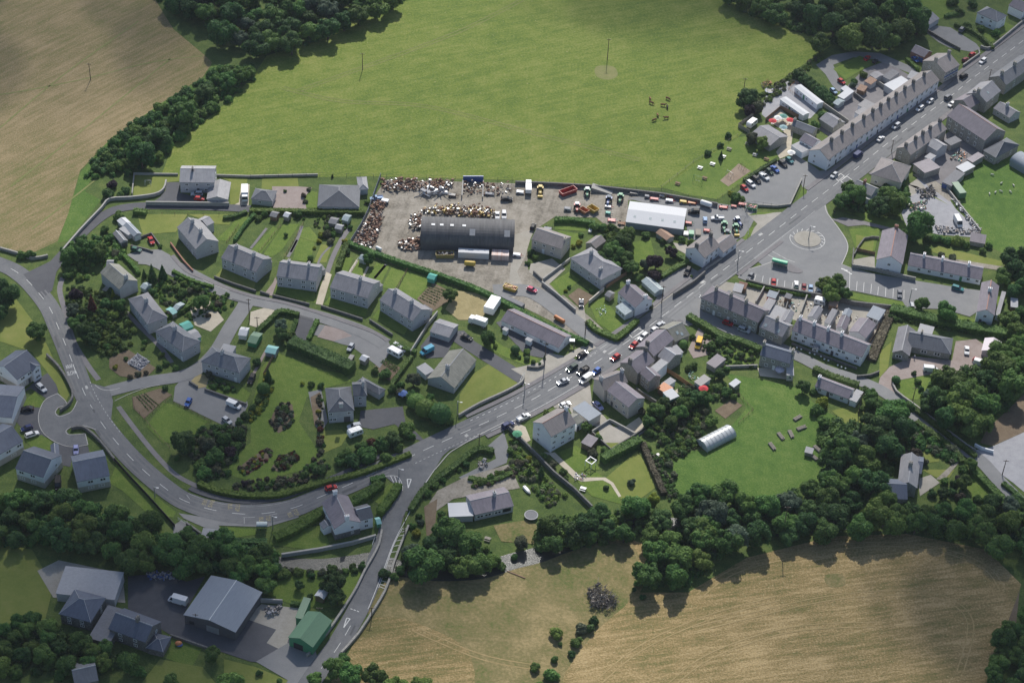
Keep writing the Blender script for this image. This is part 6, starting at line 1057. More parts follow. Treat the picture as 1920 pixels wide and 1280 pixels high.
# hedges
for q,wd,ht,lb,c in (
 ([(468,395),(560,396),(684,398)],1.8,1.7,'long clipped hedge below the bungalow and pink drive','hedge'),([(634,503),(644,472),(652,456)],2.0,1.9,'bright yellow green hedge corner by the scrap yard path','hedge'),
 ([(652,455),(700,474),(760,495),(830,518),(900,545),(960,575),(1020,608),(1075,632),(1102,644)],1.8,1.8,'very long dark hedge separating the gardens from the yard lane','mid'),([(324,508),(360,526),(400,538)],1.2,1.3,'low hedge on the inner side of the estate road','hedge'),
 ([(300,600),(340,582),(364,565)],1.2,1.5,'clipped hedge running up between two gardens of the hipped houses','hedge'),([(478,625),(510,596),(526,583),(560,590)],1.8,1.6,'thick square hedge round the small lawn by the estate road','hedge'),([(556,600),(545,630)],1.4,1.2,'short hedge at the right of the small square lawn','hedge'),([(595,600),(578,636)],1.5,1.4,'straight hedge between the dark parking bay and the pale plot','hedge'),
 ([(545,640),(580,655),(620,672),(660,690)],4.6,3.0,'massive dark hedge above the villa lawn','dark'),([(372,905),(410,920),(460,928),(520,928),(570,914),(620,900),(680,885),(770,850)],1.8,1.4,'long clipped hedge along the inside of the road bend','hedge'),
 ([(736,645),(765,655),(780,660)],1.6,1.6,'short hedge behind the touring caravan','mid'),([(772,668),(745,705),(735,722)],1.2,1.5,'dark hedge right of the vegetable bed','mid'),
 ([(1102,602),(1118,618),(1150,632),(1160,632),(1195,600)],2.0,1.6,'thick hedge round the corner shop lawn','hedge'),([(1250,460),(1270,478),(1288,490),(1270,500),(1240,518)],1.8,1.4,'hedge bank round the old garden beside the gravel drive','mid'),([(1040,412),(1070,412),(1115,418)],2.0,1.8,'hedge below the yellow machines in the yard','mid'),
 ([(1130,860),(1165,842),(1200,825)],3.0,2.6,'broad tall hedge across the walled lawns','mid'),([(1205,830),(1225,880),(1245,925)],2.0,1.6,'overgrown brown hedge bank on the paddock side','heather'),
 ([(1290,592),(1330,615),(1350,628),(1390,640),(1425,655)],2.4,2.0,'long hedge in front of the stone terrace lane','mid'),([(1526,690),(1560,705),(1610,722)],2.2,1.8,'hedge above the long single storey cottage','mid'),([(1700,755),(1740,785),(1790,825),(1830,855)],1.6,1.4,'roadside hedge on the upper side of the lane under the big clump','mid'),([(1718,790),(1760,820),(1795,850),(1805,865)],1.8,1.5,'roadside hedge along the garden of the old house','mid'),
 ([(1825,880),(1850,905),(1885,940),(1915,970)],2.4,1.6,'hedge beside the lane at the right edge','mid'),([(1880,905),(1905,925),(1940,960)],1.6,1.2,'low hedge on the gravel side of the lane','mid'),
 ([(1670,578),(1700,585),(1760,600),(1830,615),(1920,628)],4.0,2.4,'tall dark hedge below the car park trees','mid'),([(1400,530),(1450,542),(1520,553)],2.0,1.4,'hedge along the lower edge of the bus car park','hedge'),([(1395,338),(1425,318),(1455,300)],1.2,1.1,'dark hedge between pub lawn and parked cars','dark'),
 ([(640,1005),(580,990)],.1,.1,'','mid'),([(515,1008),(540,998),(580,975),(603,958)],3.0,2.0,'hedge curving round the lawn of the fork house','hedge'),([(655,945),(690,925),(715,905)],3.0,2.2,'thick hedge in front of the fork house along the main road','hedge'),([(712,960),(735,930),(748,908)],2.6,2.0,'thick hedge at the tip of the road fork','hedge'),([(695,900),(722,893)],1.8,1.5,'small hedge near the give way marking','mid'),
 ([(420,1008),(450,1015),(500,1015)],2.0,1.6,'dark hedge below the grass verge of the bend','dark'),([(545,1130),(580,1135)],1.4,1.2,'hedge behind the green corrugated barn','mid'),([(1660,650),(1700,600)],.1,.1,'','mid'),([(878,895),(920,900),(960,885)],1.6,1.0,'low shrub border beside the curved tarmac drive','mid'),([(770,955),(800,912),(850,875),(895,842),(925,846)],2.0,1.6,'hedge on the roadside bank of the curved drive','mid'),
 ([(1360,815),(1300,840),(1250,855)],.1,.1,'','mid'),([(1790,45),(1830,62),(1862,90)],1.6,1.6,'hedge in front of the white corner house garden','mid'),([(1772,30),(1808,22)],1.6,1.4,'hedge beside the drive of the white corner house','mid'),([(1700,110),(1722,130)],1.4,1.4,'bright hedge beside the blue garage doors','hedge'),([(1840,100),(1875,78)],.1,.1,'','mid'),
 ([(1672,583),(1656,620),(1634,674)],3.2,1.1,'broad brown hedge bank right of the white terrace','heather'),([(418,408),(440,405),(462,396)],1.4,1.3,'dark hedge at the back of the first semi garden','mid'),([(440,450),(462,418),(478,402)],1.2,1.4,'dark hedge between the first two back gardens','mid'),([(250,395),(275,398)],2.0,1.8,'short thick hedge beside the lane above the garages','mid'),([(232,478),(252,500),(260,512)],1.4,1.4,'light hedge beside the cross winged house','hedge')):
    if lb: hedge(q,wd,ht,lb,c)
# rough growth along the stream and field edges
wood([(700,1080),(760,1085),(850,1078),(940,1062),(1000,1045),(990,1035),(930,1050),(850,1060),(760,1060)],12,9,15,['mid','dark'],'on the right stream bank',kind='bush',seed=21)
wood([(490,1048),(560,1070),(640,1070),(690,1058),(680,1070),(560,1082),(490,1070)],16,7,12,['mid','grey','light'],'on the left stream bank',kind='bush',seed=22)
# ================================================================ walls and fences
W_ = wall
for q,h_,th,m_,lb,sm in (
 ([(355,717),(371,728)],.9,.35,STONED,'short dark garden wall left of the gravel parking gate',0),([(384,732),(435,750),(462,760)],.9,.35,STONED,'dark garden wall above the gravel parking area',0),([(1484,646),(1540,668),(1606,693)],.8,.3,STONED,'low dark front wall of the white terrace gardens',0),([(868,341),(906,341)],2.6,.3,BLUEP,'blue grey back wall of the concrete bay in the scrap yard',0),([(868,343),(866,372)],1.5,.35,CONB,'left side wall of the concrete bay in the scrap yard',0),([(906,343),(905,374)],1.2,.3,CONB,'right side wall of the concrete bay in the scrap yard',0),
 ([(116,476),(150,436),(190,394),(206,377),(245,374),(290,368),(307,358),(312,342)],1.3,.45,CONB,'long curving grey wall along the upper lane',3),([(274,385),(430,387)],1.7,.4,CONB,'straight grey retaining wall below the house with parked cars',0),
 ([(0,468),(32,477),(60,487),(90,482)],1.1,.5,STONE,'field wall by the main road at the left edge',2),([(252,328),(334,329)],.8,.3,CONB,'pale low wall behind the lawn with garden swing',0),([(252,328),(248,366)],1.0,.3,STONE,'side wall of the lawn with garden swing',0),([(405,331),(466,333),(596,330)],.9,.3,CONB,'pale low wall between green field and bungalow gardens',0),
 ([(966,346),(1040,349),(1110,353),(1180,361),(1240,368),(1330,384),(1345,387)],1.5,.5,STONED,'dark retaining wall at the back of the machinery yard',0),([(402,521),(440,535),(480,548)],.9,.3,STONED,'dark front garden wall of the first semi-detached pair',0),([(488,549),(505,555)],.9,.3,STONED,'short dark wall beside the pink driveway',0),([(511,556),(540,563),(580,573)],.9,.3,STONED,'dark front garden wall of the second semi-detached pair',0),([(602,576),(640,588),(680,601)],.9,.3,STONED,'dark front garden wall of the third semi-detached pair',0),([(693,602),(736,630)],.9,.3,STONED,'dark front garden wall of the fourth semi-detached pair',0),
 ([(320,458),(345,492),(362,510)],.9,.3,BRICK,'reddish garden wall in front of the large grey house',0),([(245,463),(268,468),(287,474)],.8,.3,STONED,'low dark wall beside the green car',2),([(262,448),(284,440),(300,462)],.9,.25,STONED,'dark wall round the red saloon parking place',0),
 ([(860,782),(900,759),(950,736),(978,719),(983,702)],1.2,.45,STONE,'rough stone wall round the bungalow lawn on the main road',3),([(988,690),(1008,692),(1021,686)],1.0,.45,STONED,'short stone wall below the clipped bushes by the row',2),([(820,590),(802,612),(785,640),(770,664)],1.6,.3,CONB,'tall pale wall left of the grey double garage',0),([(1098,640),(1112,648)],1.2,.3,CONB,'little grey wall beside the footway of the white row',0),
 ([(1262,557),(1300,533),(1321,515)],1.7,.45,STONED,'dark roadside wall of the grey gravel drive',0),([(1322,508),(1354,486)],.9,.35,STONE,'low wall in front of the tall white cottage',0),([(1016,533),(1045,556),(1079,585)],1.3,.35,CONB,'grey wall between green front lawn and yard lane',0),([(1018,527),(1069,488)],1.2,.3,CONB,'straight pale wall beside the narrow flower border',0),([(1000,512),(1016,527)],1.1,.3,STONED,'short dark wall in front of the brown roofed house',0),([(1104,570),(1132,546)],1.6,.3,RENDB,'buff wall beside the grey saloon',0),
 ([(1597,502),(1638,508),(1688,521),(1716,527)],1.6,.4,STONE,'stone wall below the tall white house at the car park',0),([(1398,531),(1440,542),(1500,553),(1560,563),(1600,573),(1676,581)],1.9,.45,STONED,'long dark wall between the car park and terrace yards',0),([(1601,480),(1620,450),(1648,448)],1.0,.25,STONED,'wall round the small garden left of the tall white house',2),([(1600,470),(1597,500)],1.2,.3,STONED,'side wall of the patio at the tall white house',0),
 ([(1606,708),(1630,706),(1648,699)],1.0,.35,STONED,'wall at the garden corner where the lane widens',2),([(1672,716),(1680,736),(1712,760),(1760,797),(1812,837),(1828,846)],1.0,.4,STONE,'long lane wall below the big clump of trees',2),([(1827,836),(1840,843),(1862,849)],1.1,.4,RENDW,'whitewashed curved wall end at the gravel yard',2),([(955,806),(1007,858),(1038,890),(1076,921),(1110,955)],1.7,.4,STONED,'long diagonal garden wall left of the tall white house',0),
 ([(1110,812),(1138,793),(1149,793),(1190,816)],1.1,.3,CONB,'curved pale wall at the top of the walled lawn',2),([(1110,814),(1145,846),(1192,817),(1224,794)],1.2,.3,STONED,'dark lower walls of the walled lawn',0),([(1192,733),(1230,758)],1.5,.3,STONED,'dark yard wall behind the buff rear wing',0),([(1360,690),(1420,688)],1.0,.35,STONE,'wall at the foot of the lower kitchen garden',0),
 ([(716,996),(711,1022),(698,1048),(684,1072),(668,1105),(650,1134),(625,1172),(598,1207),(575,1232)],1.0,.5,STONE,'left hand stone parapet of the bridge road',2),([(766,988),(752,1022),(738,1060),(733,1080),(722,1110),(702,1144),(672,1190),(640,1226)],1.0,.5,STONE,'right hand stone parapet of the bridge road',2),([(528,1044),(600,1033),(660,1021),(705,1008)],1.4,.5,CONB,'grey wall above the stream below the fork house',0),
 ([(88,668),(110,690),(128,718),(137,742),(130,759),(113,772)],1.2,.5,STONED,'curved stone entrance wall above the cul-de-sac mouth',3),([(134,806),(150,803),(165,809),(190,832),(215,864)],1.2,.5,STONED,'curved stone entrance wall below the cul-de-sac mouth',3),([(320,1193),(352,1204),(389,1217)],1.0,.35,STONED,'dark wall between works yard and garden with play tent',0),([(489,1129),(530,1131)],1.6,.3,CONB,'block wall behind the pile in the works yard',0),([(350,984),(372,1000),(398,1018)],1.2,.45,STONED,'dark wall beside the field gate at the bend',0),
 ([(1838,90),(1850,94),(1864,87),(1912,47),(1935,30)],1.3,.45,STONE,'curving garden wall on the high street corner',2),([(1805,126),(1836,104),(1834,97)],1.2,.4,STONE,'short wall beside the two red parked cars',0),([(1503,338),(1481,386),(1456,389),(1419,387)],.9,.35,STONE,'low boundary wall of the pub car park',0),([(1843,292),(1870,307),(1895,284)],1.2,.35,STONE,'wall of the chapel yard above the green field',0),([(1772,352),(1800,388),(1838,436)],1.1,.35,CONB,'pinkish wall between builders yard and green field',0),([(1735,58),(1775,82),(1800,95)],1.2,.35,STONED,'wall on the left side of the grey garage court',0),
 ([(1512,560),(1500,592)],1.8,.3,STONE,'first yard wall from the left behind the white terrace',0),([(1548,564),(1532,600)],1.8,.3,STONE,'second yard wall from the left behind the white terrace',0),([(1568,576),(1555,611)],1.8,.3,STONED,'third yard wall from the left behind the white terrace',0),([(1432,544),(1416,572)],1.8,.3,STONE,'first yard wall from the left behind the stone terrace',0),([(1460,552),(1446,580)],1.8,.3,STONED,'second yard wall from the left behind the stone terrace',0),([(1480,558),(1472,585)],1.6,.3,STONED,'third yard wall from the left behind the stone terrace',0),([(1632,148),(1690,190)],1.6,.3,STONE,'yard wall beside the pale corrugated workshop',0),([(1600,178),(1645,213)],1.5,.3,STONED,'yard wall beside the overgrown plot behind the terrace',0),([(1530,190),(1590,232)],1.7,.3,STONE,'long yard wall beside the static caravan nearest the terrace',0)):
    W_(q,h_,th,m_,lb,sm)
F_ = fence
F_([(470,334),(600,331),(700,334),(800,336),(960,341),(1100,349),(1240,361),(1340,381),(1392,389)],1.8,'long wire fence with dark posts behind the scrap yard',5,2,DGREY)
F_([(1392,389),(1415,385),(1460,392)],1.9,'dark mesh fence below the pub car park',3,2,DGREY); F_([(714,332),(702,365),(690,400),(676,428),(658,456)],2.0,'tall blue grey sheet fence left of the scrap heaps',3,1,DGREY,TING)
F_([(485,474),(527,424)],1.0,'dark fence between first and second semi gardens',2.5,2,WOODB); F_([(533,484),(569,420)],1.0,'dark fence between second and third semi gardens',2.5,2,WOODB); F_([(425,456),(447,424)],1.0,'fence behind the first semi-detached pair',2.5,2,WOODB); F_([(742,547),(764,506)],1.0,'dark fence between the last two semi gardens',2.5,2,WOODB); F_([(655,513),(672,486)],1.0,'white fence beside the little glazed garden shed',2,2,WHITE)
F_([(280,402),(352,404),(440,404)],1.1,'post fence along the lane above the long lawn',5,1,WOODB); F_([(1248,696),(1272,711),(1297,729)],1.8,'bright orange timber fence in the back gardens',2.4,1,WOODO,WOODO); F_([(1136,541),(1174,516)],1.6,'brown timber fence behind the hipped semi-detached pair',2.4,1,WOODB,WOODB)
F_([(1384,238),(1412,218)],1.8,'pale timber fence behind the touring caravan',2.4,1,WOODG,WOODG); F_([(1384,239),(1405,251)],1.8,'pale timber fence in front of the touring caravan',2.4,1,WOODG,WOODG); F_([(1435,228),(1463,205),(1496,222)],1.8,'brown timber fence round the beer garden umbrellas',2.4,1,WOODB,WOODB); F_([(1478,168),(1490,156),(1500,162)],1.0,'yellowish timber decking rail at the caravan end',1.2,2,WOODO); F_([(1479,170),(1500,186)],1.0,'yellowish timber decking rail along the caravan side',1.2,2,WOODO)
F_([(1240,352),(1300,305),(1383,255)],1.0,'thin field fence beside the pub garden',5,2,WOODG); F_([(1345,374),(1400,336)],.9,'white rail between pub garden and car park',3,1,WOODG); F_([(249,745),(252,766),(272,786),(300,765),(322,745)],1.1,'dark fence round the striped vegetable beds',3,2,WOODB); F_([(272,788),(300,822),(318,840)],1.1,'dark fence between footpath and rough grass',4,2,WOODB); F_([(325,755),(360,772),(395,792)],1.1,'dark fence between gravel parking and rough grass',3,2,WOODB)
F_([(215,864),(240,892),(280,935),(328,988)],1.5,'dark close boarded fence down the bend below new houses',2.4,1,BLACK,BLACK); F_([(514,668),(494,705)],1.6,'dark fence right of the long narrow back garden',2.4,1,WOODB,WOODB); F_([(1410,768),(1385,740),(1350,735)],1.1,'wire fence at the top of the paddock',3,2,WOODB); F_([(1245,868),(1290,848),(1328,835)],1.1,'fence between overgrown plot and paddock',3,2,WOODB); F_([(1412,770),(1385,795)],1.1,'fence beside the polytunnel end',3,2,WOODB)
F_([(1650,606),(1640,630),(1630,645)],1.6,'brown fence right of the garden cabin',2.4,1,WOODB,WOODB); F_([(334,975),(352,983)],1.2,'white field gate at the bend',3,4,WHITE,name='field_gate'); F_([(1395,386),(1401,402),(1418,402)],1.8,'grey mesh gate standing open at the yard entrance',2,3,GREYM,name='mesh_gate'); F_([(1388,411),(1405,414),(1402,446)],1.8,'mesh fence round the tractors by the main road',2,3,GREYM)
F_([(975,716),(982,703)],1.1,'white garden gate by the bungalow drive',1.5,3,WHITE,name='garden_gate'); F_([(698,1024),(703,1010)],1.1,'pale rail beside the bridge',2,2,WHITE); F_([(1604,470),(1640,478)],1.4,'dark brown fence between lawn and patio by the tall white house',2,1,WOODB,WOODB)
# ================================================================ vehicles
C_ = car
C_('saloon',(283.5,451),(8,16),'red','red saloon parked between garages and lawn at the west'); C_('hatch',(255.5,468),(12,3),'green','green hatchback with white roof by the low dark wall'); C_('suv',(369,364),(-12,0),'silver','silver off-roader beside the door of the two storey house'); C_('hatch',(374,372.5),(12,1),'red','red and white hatchback parked behind the retaining wall')
C_('suv',(471.5,711),(-6,12),'black','black off-roader beside the hipped house and clipped bush'); C_('hatch',(353,754),(-6,11),'blue','bright blue hatchback on the gravel parking area'); C_('van',(438.5,759.5),(12,5),'white','white people carrier on the gravel parking area','van'); C_('hatch',(425.6,788),(11,8),'silver','small silver hatchback at the lower end of the gravel parking')
C_('estate',(78,727),(10,9),'silver','silver estate car on the drive of the gabled dormer house'); C_('saloon',(50.8,766),(-12,1),'black','black saloon on the drive at the left edge'); C_('hatch',(50,802.5),(-9,3),'dark blue','dark blue hatchback side by side with a white car'); C_('estate',(60,814),(12,-4),'white','white estate car beside the dark blue hatchback'); C_('hatch',(142.5,843),(0,10),'lilac','pale lilac car in front of the garage of the new house')
C_('hatch',(621,914),(11,-3),'red','red hatchback driving on the main road above the fork house'); C_('hatch',(657.5,651),(-6,9),'silver','silver car parked on the grass edge of the pale plot'); C_('van',(800.5,658),(-12,6),'turquoise','turquoise van in front of the grey double garage','van'); C_('saloon',(874.8,632),(10,4),'black','black saloon parked right of the double garage'); C_('mini',(745,647.5),(10,5),'white','white car tucked behind the touring caravan',z=.1); C_('mini',(753,654),(10,5),'silver','silver car beside the hedge next to the caravan')
C_('suv',(664,799.5),(-12,2),'silver','silver off-roader beside the caravan on the villa drive')
# main street
C_('saloon',(1091.4,664.5),(12,-8),'black','shiny black car leaving the white row forecourt'); C_('estate',(1072.7,689.5),(-11,6.5),'dark green','dark green estate in the queue on the main street'); C_('pickup',(1093,694.5),(-12,7.5),'black','black pickup truck with open bed in the main street','pickup'); C_('hatch',(1118,695.5),(-11,8),'blue','bright blue car half hidden by the buff house'); C_('van',(1098.4,711),(-12,8),'white','white van parked at the kerb by the buff house','van'); C_('saloon',(1055.5,715),(-12,4.5),'silver','silver saloon driving down the middle of the main street')
C_('hatch',(1154,669.5),(-12,8),'red','red hatchback in the main street nearest the buff house'); C_('hatch',(1188,647),(-9,8),'red','second red hatchback higher up the main street'); C_('estate',(1206,631),(-10,8),'white','white estate beside the striped hatch box'); C_('hatch',(1238,608.5),(10,-7),'silver','silver car at the head of the street row'); C_('hatch',(1228,617),(10,-7),'white','white car half hidden by the slate roof row'); C_('saloon',(1122,760.5),(9,9),'lilac','pale lilac saloon in the yard of the buff house'); C_('pickup',(981,782),(10,-5),'white','white car on the kerb beside the raised patio','car',name='car'); C_('suv',(952.5,797),(10,-5),'dark blue','dark blue off-roader on the kerb at the wall end'); C_('hatch',(1059,758),(10,-4),'white','white car behind the chimney of the tall white house')
C_('van',(1310,644.5),(-4,12),'yellow','yellow van on the rough drive behind the street row','van'); C_('hatch',(1365,606),(12,4),'red','red car in the shade of the stone terrace'); C_('estate',(1395,618.5),(12,4.5),'silver','silver estate parked along the stone terrace'); C_('suv',(1289,509.5),(-5,9),'black','black off-roader on the grey gravel drive')
cp = 'cars in the bus car park'
C_('hatch',(1406.7,518),(-7,9),'grey','dark grey car at the left end of the car park bays'); C_('hatch',(1450.5,530),(0,11),'red','red car alone in the middle of the left bays'); C_('hatch',(1493,533),(0,-11),'white','white car left of the dark red one in the bays'); C_('mini',(1507.5,539),(0,11),'dark red','small dark red car between two white ones'); C_('hatch',(1520,541.5),(0,11),'pale blue','pale blue car right of the small dark red one'); C_('hatch',(1535,544),(0,-11),'white','white car partly under the car park tree'); C_('saloon',(1687,550.5),(0,11),'grey','grey car at the right end of the empty bays'); C_('hatch',(1710,573),(0,-11),'silver','silver car beside the single round tree'); C_('estate',(1796,540.5),(11,3.5),'teal','teal estate in front of the long low cottages'); C_('bigvan',(1796,417),(7,13),'white','white minibus in the builders yard','minibus',name='minibus')
C_('saloon',(1812.8,657),(0,12),'white','white convertible on the paving by the stone bungalow'); C_('van',(1745,693),(11,1),'white','white van below the patio of the stone bungalow','van'); C_('mini',(1833,676),(10,4),'red','red car half under the trees by the pink garage'); C_('van',(1839,682),(10,3),'white','white van half under the trees by the pink garage','van')
# high street
C_('saloon',(1651,260),(9,-7),'white','white saloon parked at the terrace, nearest the blue van'); C_('suv',(1680,237),(-10,7),'silver','silver off-roader coming down the high street by the terrace'); C_('estate',(1724.7,203.5),(-10,7),'white','white estate parked in the middle of the terrace front'); C_('hatch',(1744,190),(-10,7),'white','white hatchback parked towards the far end of the terrace'); C_('suv',(1777.8,182.5),(10,-7),'grey','grey off-roader with pale roof on the far side lane'); C_('hatch',(1784,196),(-10,7),'white','white car half hidden by the chapel roof'); C_('suv',(1807,142.5),(10,-6),'black','black off-roader in front of the hotel'); C_('estate',(1842.6,114.5),(-10,8),'white','white estate driving in front of the two red cars'); C_('hatch',(1810,112),(10,-7),'maroon','maroon car behind the wall, left of two'); C_('hatch',(1823,102),(10,-7),'red','red car behind the wall, right of two'); C_('suv',(1804,55.5),(9,-9),'grey','grey car in the court before the white corner house'); C_('van',(1609,290.5),(11,-8),'dark blue','dark blue van parked by the pub','van'); C_('hatch',(1564,328.5),(-10,8),'silver','silver car waiting at the hatched boxes by the pub')
C_('saloon',(1626,109),(8,-8),'red','red saloon on the grass inside the curving track'); C_('mini',(1641,115),(6,-5),'black','small black car with pale roof beside the red saloon'); C_('hatch',(1578,153),(9,6),'red','red hatchback on the track behind the terrace sheds'); C_('hatch',(1563,171),(6,5),'pale blue','pale blue car at the end of the dark thicket'); C_('hatch',(1716,112),(7,6),'blue','blue car beside the blue garage doors')
for k_,p_,c_,lb in (('hatch',(1396,353),'red','red car, lowest in the pub car park line'),('estate',(1408,345),'white','white car second from the bottom of the pub car park line'),('estate',(1418.5,337),'black','black estate next to the white pickup in the pub car park'),('pickup',(1433,331),'white','white pickup truck in the pub car park'),('hatch',(1443,321.5),'dark green','dark green car between white pickup and blue saloon'),('saloon',(1453,317),'blue','bright blue saloon in the pub car park'),('estate',(1468,307),'black','black estate left of the uppermost pub car'),('hatch',(1480.5,300.5),'teal','teal hatchback, uppermost in the pub car park line')):
    C_(k_,p_,(9,7),c_,lb,'pickup' if k_ == 'pickup' else 'car')
# yard
C_('suv',(1301,397),(-12,-1),'black','black off-roader behind the white metal shed'); C_('hatch',(1322,412.5),(0,-10),'pale blue','pale blue car in the machinery yard'); C_('pickup',(1345.5,409),(-12,0),'white','white off-road pickup in the machinery yard','pickup'); C_('saloon',(932.6,404),(0,10),'white','white car behind the arched shed, left of two'); C_('suv',(945,404),(0,10),'white','white off-roader behind the arched shed, right of two'); C_('estate',(950,373),(12,0),'black','black estate standing in the open scrap yard'); C_('hatch',(997.5,543),(10,4),'pink','pinkish red car on the yard lane'); C_('saloon',(1090,568),(0,-11),'grey','grey saloon on the short drive beside the buff wall'); C_('pickup',(706,372),(-12,1),'pale blue','pale blue pickup with white trailer at the scrap yard fence','pickup'); C_('hatch',(999.5,425),(4,-9),'black','black car squeezed behind the brown roofed house'); C_('bigvan',(334,1126),(-14,-4),'white','long white van beside the pale blue metal shed','van'); C_('van',(109,907),(0,12),'black','black vehicle in the gap between two new houses','car',name='car')
# ================================================================ lorries, caravans, tractors, containers
def boxbody(p,d,dim,m,label,cat,name,cab=None,group=None,parts=('box_body',),h0=.9):
    a = G(p,h0+dim[2]/2); c = G((p[0]+d[0],p[1]+d[1]),h0+dim[2]/2); v = c-a; r = thing(name,label,cat,(a.x,a.y,.1),math.atan2(v.y,v.x),group)
    b = MB(); b.box((0,0,h0),dim); b.build(parts[0],m,r); b = MB(); b.box((0,0,h0+dim[2]+.003),(dim[0]-.2,dim[1]-.2,.05)); b.build('roof_panel',m,r)
    if h0 > .3:
        b = MB(); b.box((0,0,h0-.3),(dim[0],dim[1]*.6,.296)); b.build('chassis',DGREY,r)
        for sx in ((-.35,.3) if not cab else (-.38,-.25,.62)):
            for sy in (1,-1): put('wheel',wheel_mesh(),r,(sx*dim[0],sy*(dim[1]/2-.16),.45),0,(.45,1.2,.45))
    if cab:
        x = dim[0]/2; b = MB(); b.hexa([(x+.15,-1.1,.5),(x+2.0,-1.1,.5),(x+2.0,1.1,.5),(x+.15,1.1,.5)],[(x+.15,-1.05,2.7),(x+1.7,-1.0,2.7),(x+1.7,1.0,2.7),(x+.15,1.05,2.7)]); b.build('cab',cab,r)
        b = MB(); b.hexa([(x+1.9,-1.0,1.5),(x+2.02,-1.0,1.5),(x+2.02,1.0,1.5),(x+1.9,1.0,1.5)],[(x+1.7,-.95,2.4),(x+1.82,-.95,2.4),(x+1.82,.95,2.4),(x+1.7,.95,2.4)]); b.build('windscreen',CGLASS,r)
    return r
boxbody((923,572),(-8,12),(7.2,3.6,2.7),WHITE,'large white box trailer behind the long white row','trailer','box_trailer')
boxbody((901,602),(-12,-4),(4.6,2.3,2.2),WHITE,'smaller white box lorry beside the large box trailer','lorry','box_lorry',WHITE)
boxbody((459,358),(0,12),(5.6,2.4,2.3),WHITE,'white motor home on the paved strip by the lawn','motor home','motor_home',WHITE)
boxbody((991,353),(0,-12),(4.6,2.2,1.6),WHITE,'white tipper lorry at the yard fence','lorry','lorry',WHITE,h0=.9)
boxbody((888,476),(12,0.6),(11.0,2.6,2.5),TIN,'long white shipping container in front of the arched shed','container','shipping_container',h0=.12); boxbody((938,478.5),(12,.6),(6.2,3.6,2.2),mat('rust_streaked_sheet',(.68,.66,.66),.6,c2=(.45,.2,.12),streak=(2.5,.05,.05),scale=1.0),'rust streaked white cabin at the end of the arched shed','cabin','site_cabin',h0=.12); boxbody((1797,357),(12,16),(7.5,2.8,2.5),TINGREEN,'dark green container at the corner of the green field','container','shipping_container',h0=.12)
boxbody((960,566),(30,14),(9.5,2.0,1.6),FELT,'long low grey container at the hedge in the yard lane','container','shipping_container',h0=.12)
boxbody((722,376),(10,2),(2.6,1.7,.5),WHITE,'small white flat trailer at the scrap yard fence','trailer','trailer'); boxbody((1309,436),(0,10),(3.6,2.0,.4),WOODG,'pale flat trailer beside the green crate in the yard','trailer','trailer'); boxbody((658,671),(-5,8),(2.8,1.6,.5),DGREY,'grey box trailer below the silver car','trailer','trailer'); boxbody((1296,438),(0,10),(2.6,1.9,1.2),GREENP,'green crate between two trailers in the machinery yard','crate','crate',h0=.1); boxbody((1286,438),(0,10),(2.4,1.8,.5),WHITE,'white crate with dark pattern by the metal shed corner','crate','crate',h0=.1)
def caravan(p,d,L,label,win=1):
    a = G(p,1.5); c = G((p[0]+d[0],p[1]+d[1]),1.5); v = c-a; r = thing('caravan',label,'caravan',(a.x,a.y,.1),math.atan2(v.y,v.x),'caravans')
    b = MB(); W2 = 1.1
    pr = [(-L/2+.1,.4),(L/2-.2,.4),(L/2,1.0),(L/2-.35,2.3),(L/2-.8,2.55),(-L/2+.6,2.55),(-L/2+.1,2.2),(-L/2,1.0)]
    b.hexa([(x,-W2,z) for x,z in pr][::-1],[(x,W2,z) for x,z in pr][::-1]); b.build('body',WHITE,r); b = MB()
    for s in (1,-1):
        for x in (-.28,.1,.3): b.box((x*L,s*(W2+.005),1.35),(L*.16,.04,.6)); b.build('window',GLASS,r); b = MB()
    b.hexa([(L/2-.12,-.8,1.3),(L/2-.06,-.8,1.3),(L/2-.06,.8,1.3),(L/2-.12,.8,1.3)],[(L/2-.3,-.75,2.0),(L/2-.24,-.75,2.0),(L/2-.24,.75,2.0),(L/2-.3,.75,2.0)]); b.build('windscreen',GLASS,r); b = MB(); b.bar((L/2-.1,0,.45),(L/2+1.1,0,.45),.06,6); b.build('tow_bar',DGREY,r)
    b = MB(); b.box((-.3,0,2.553),(.6,.5,.08)); b.box((.9,0,2.553),(.5,.5,.08)); b.build('roof_vent',GREYM,r)
    for s in (1,-1): put('wheel',wheel_mesh(),r,(-.2,s*(W2-.12),.32),0,(.32,1,.32))
    return r
caravan((741,659.5),(15,8),5.4,'white touring caravan beside the striped vegetable bed'); caravan((666,809),(14,-5),5.0,'white touring caravan on the villa drive at the shrub screen'); caravan((1410,230),(10,-8),5.6,'white touring caravan inside the pale timber fence'); caravan((1538,564),(12,3),4.2,'white caravan parked in a yard under the car park wall')
for A,B,C,lb in (((1461.7,186),(1506,217),3.6,'white static caravan nearer the beer garden'),((1489,162.5),(1532,196),3.6,'white static caravan nearer the dark thicket')):
    H(lb,A,B,C,2.7,.35,TIN,RENDW,win=[[.15,.3,.55,.8]],door=[(.42,'g')],name='static_caravan',cat='static caravan',ridge=None,wsize=(.9,.8))
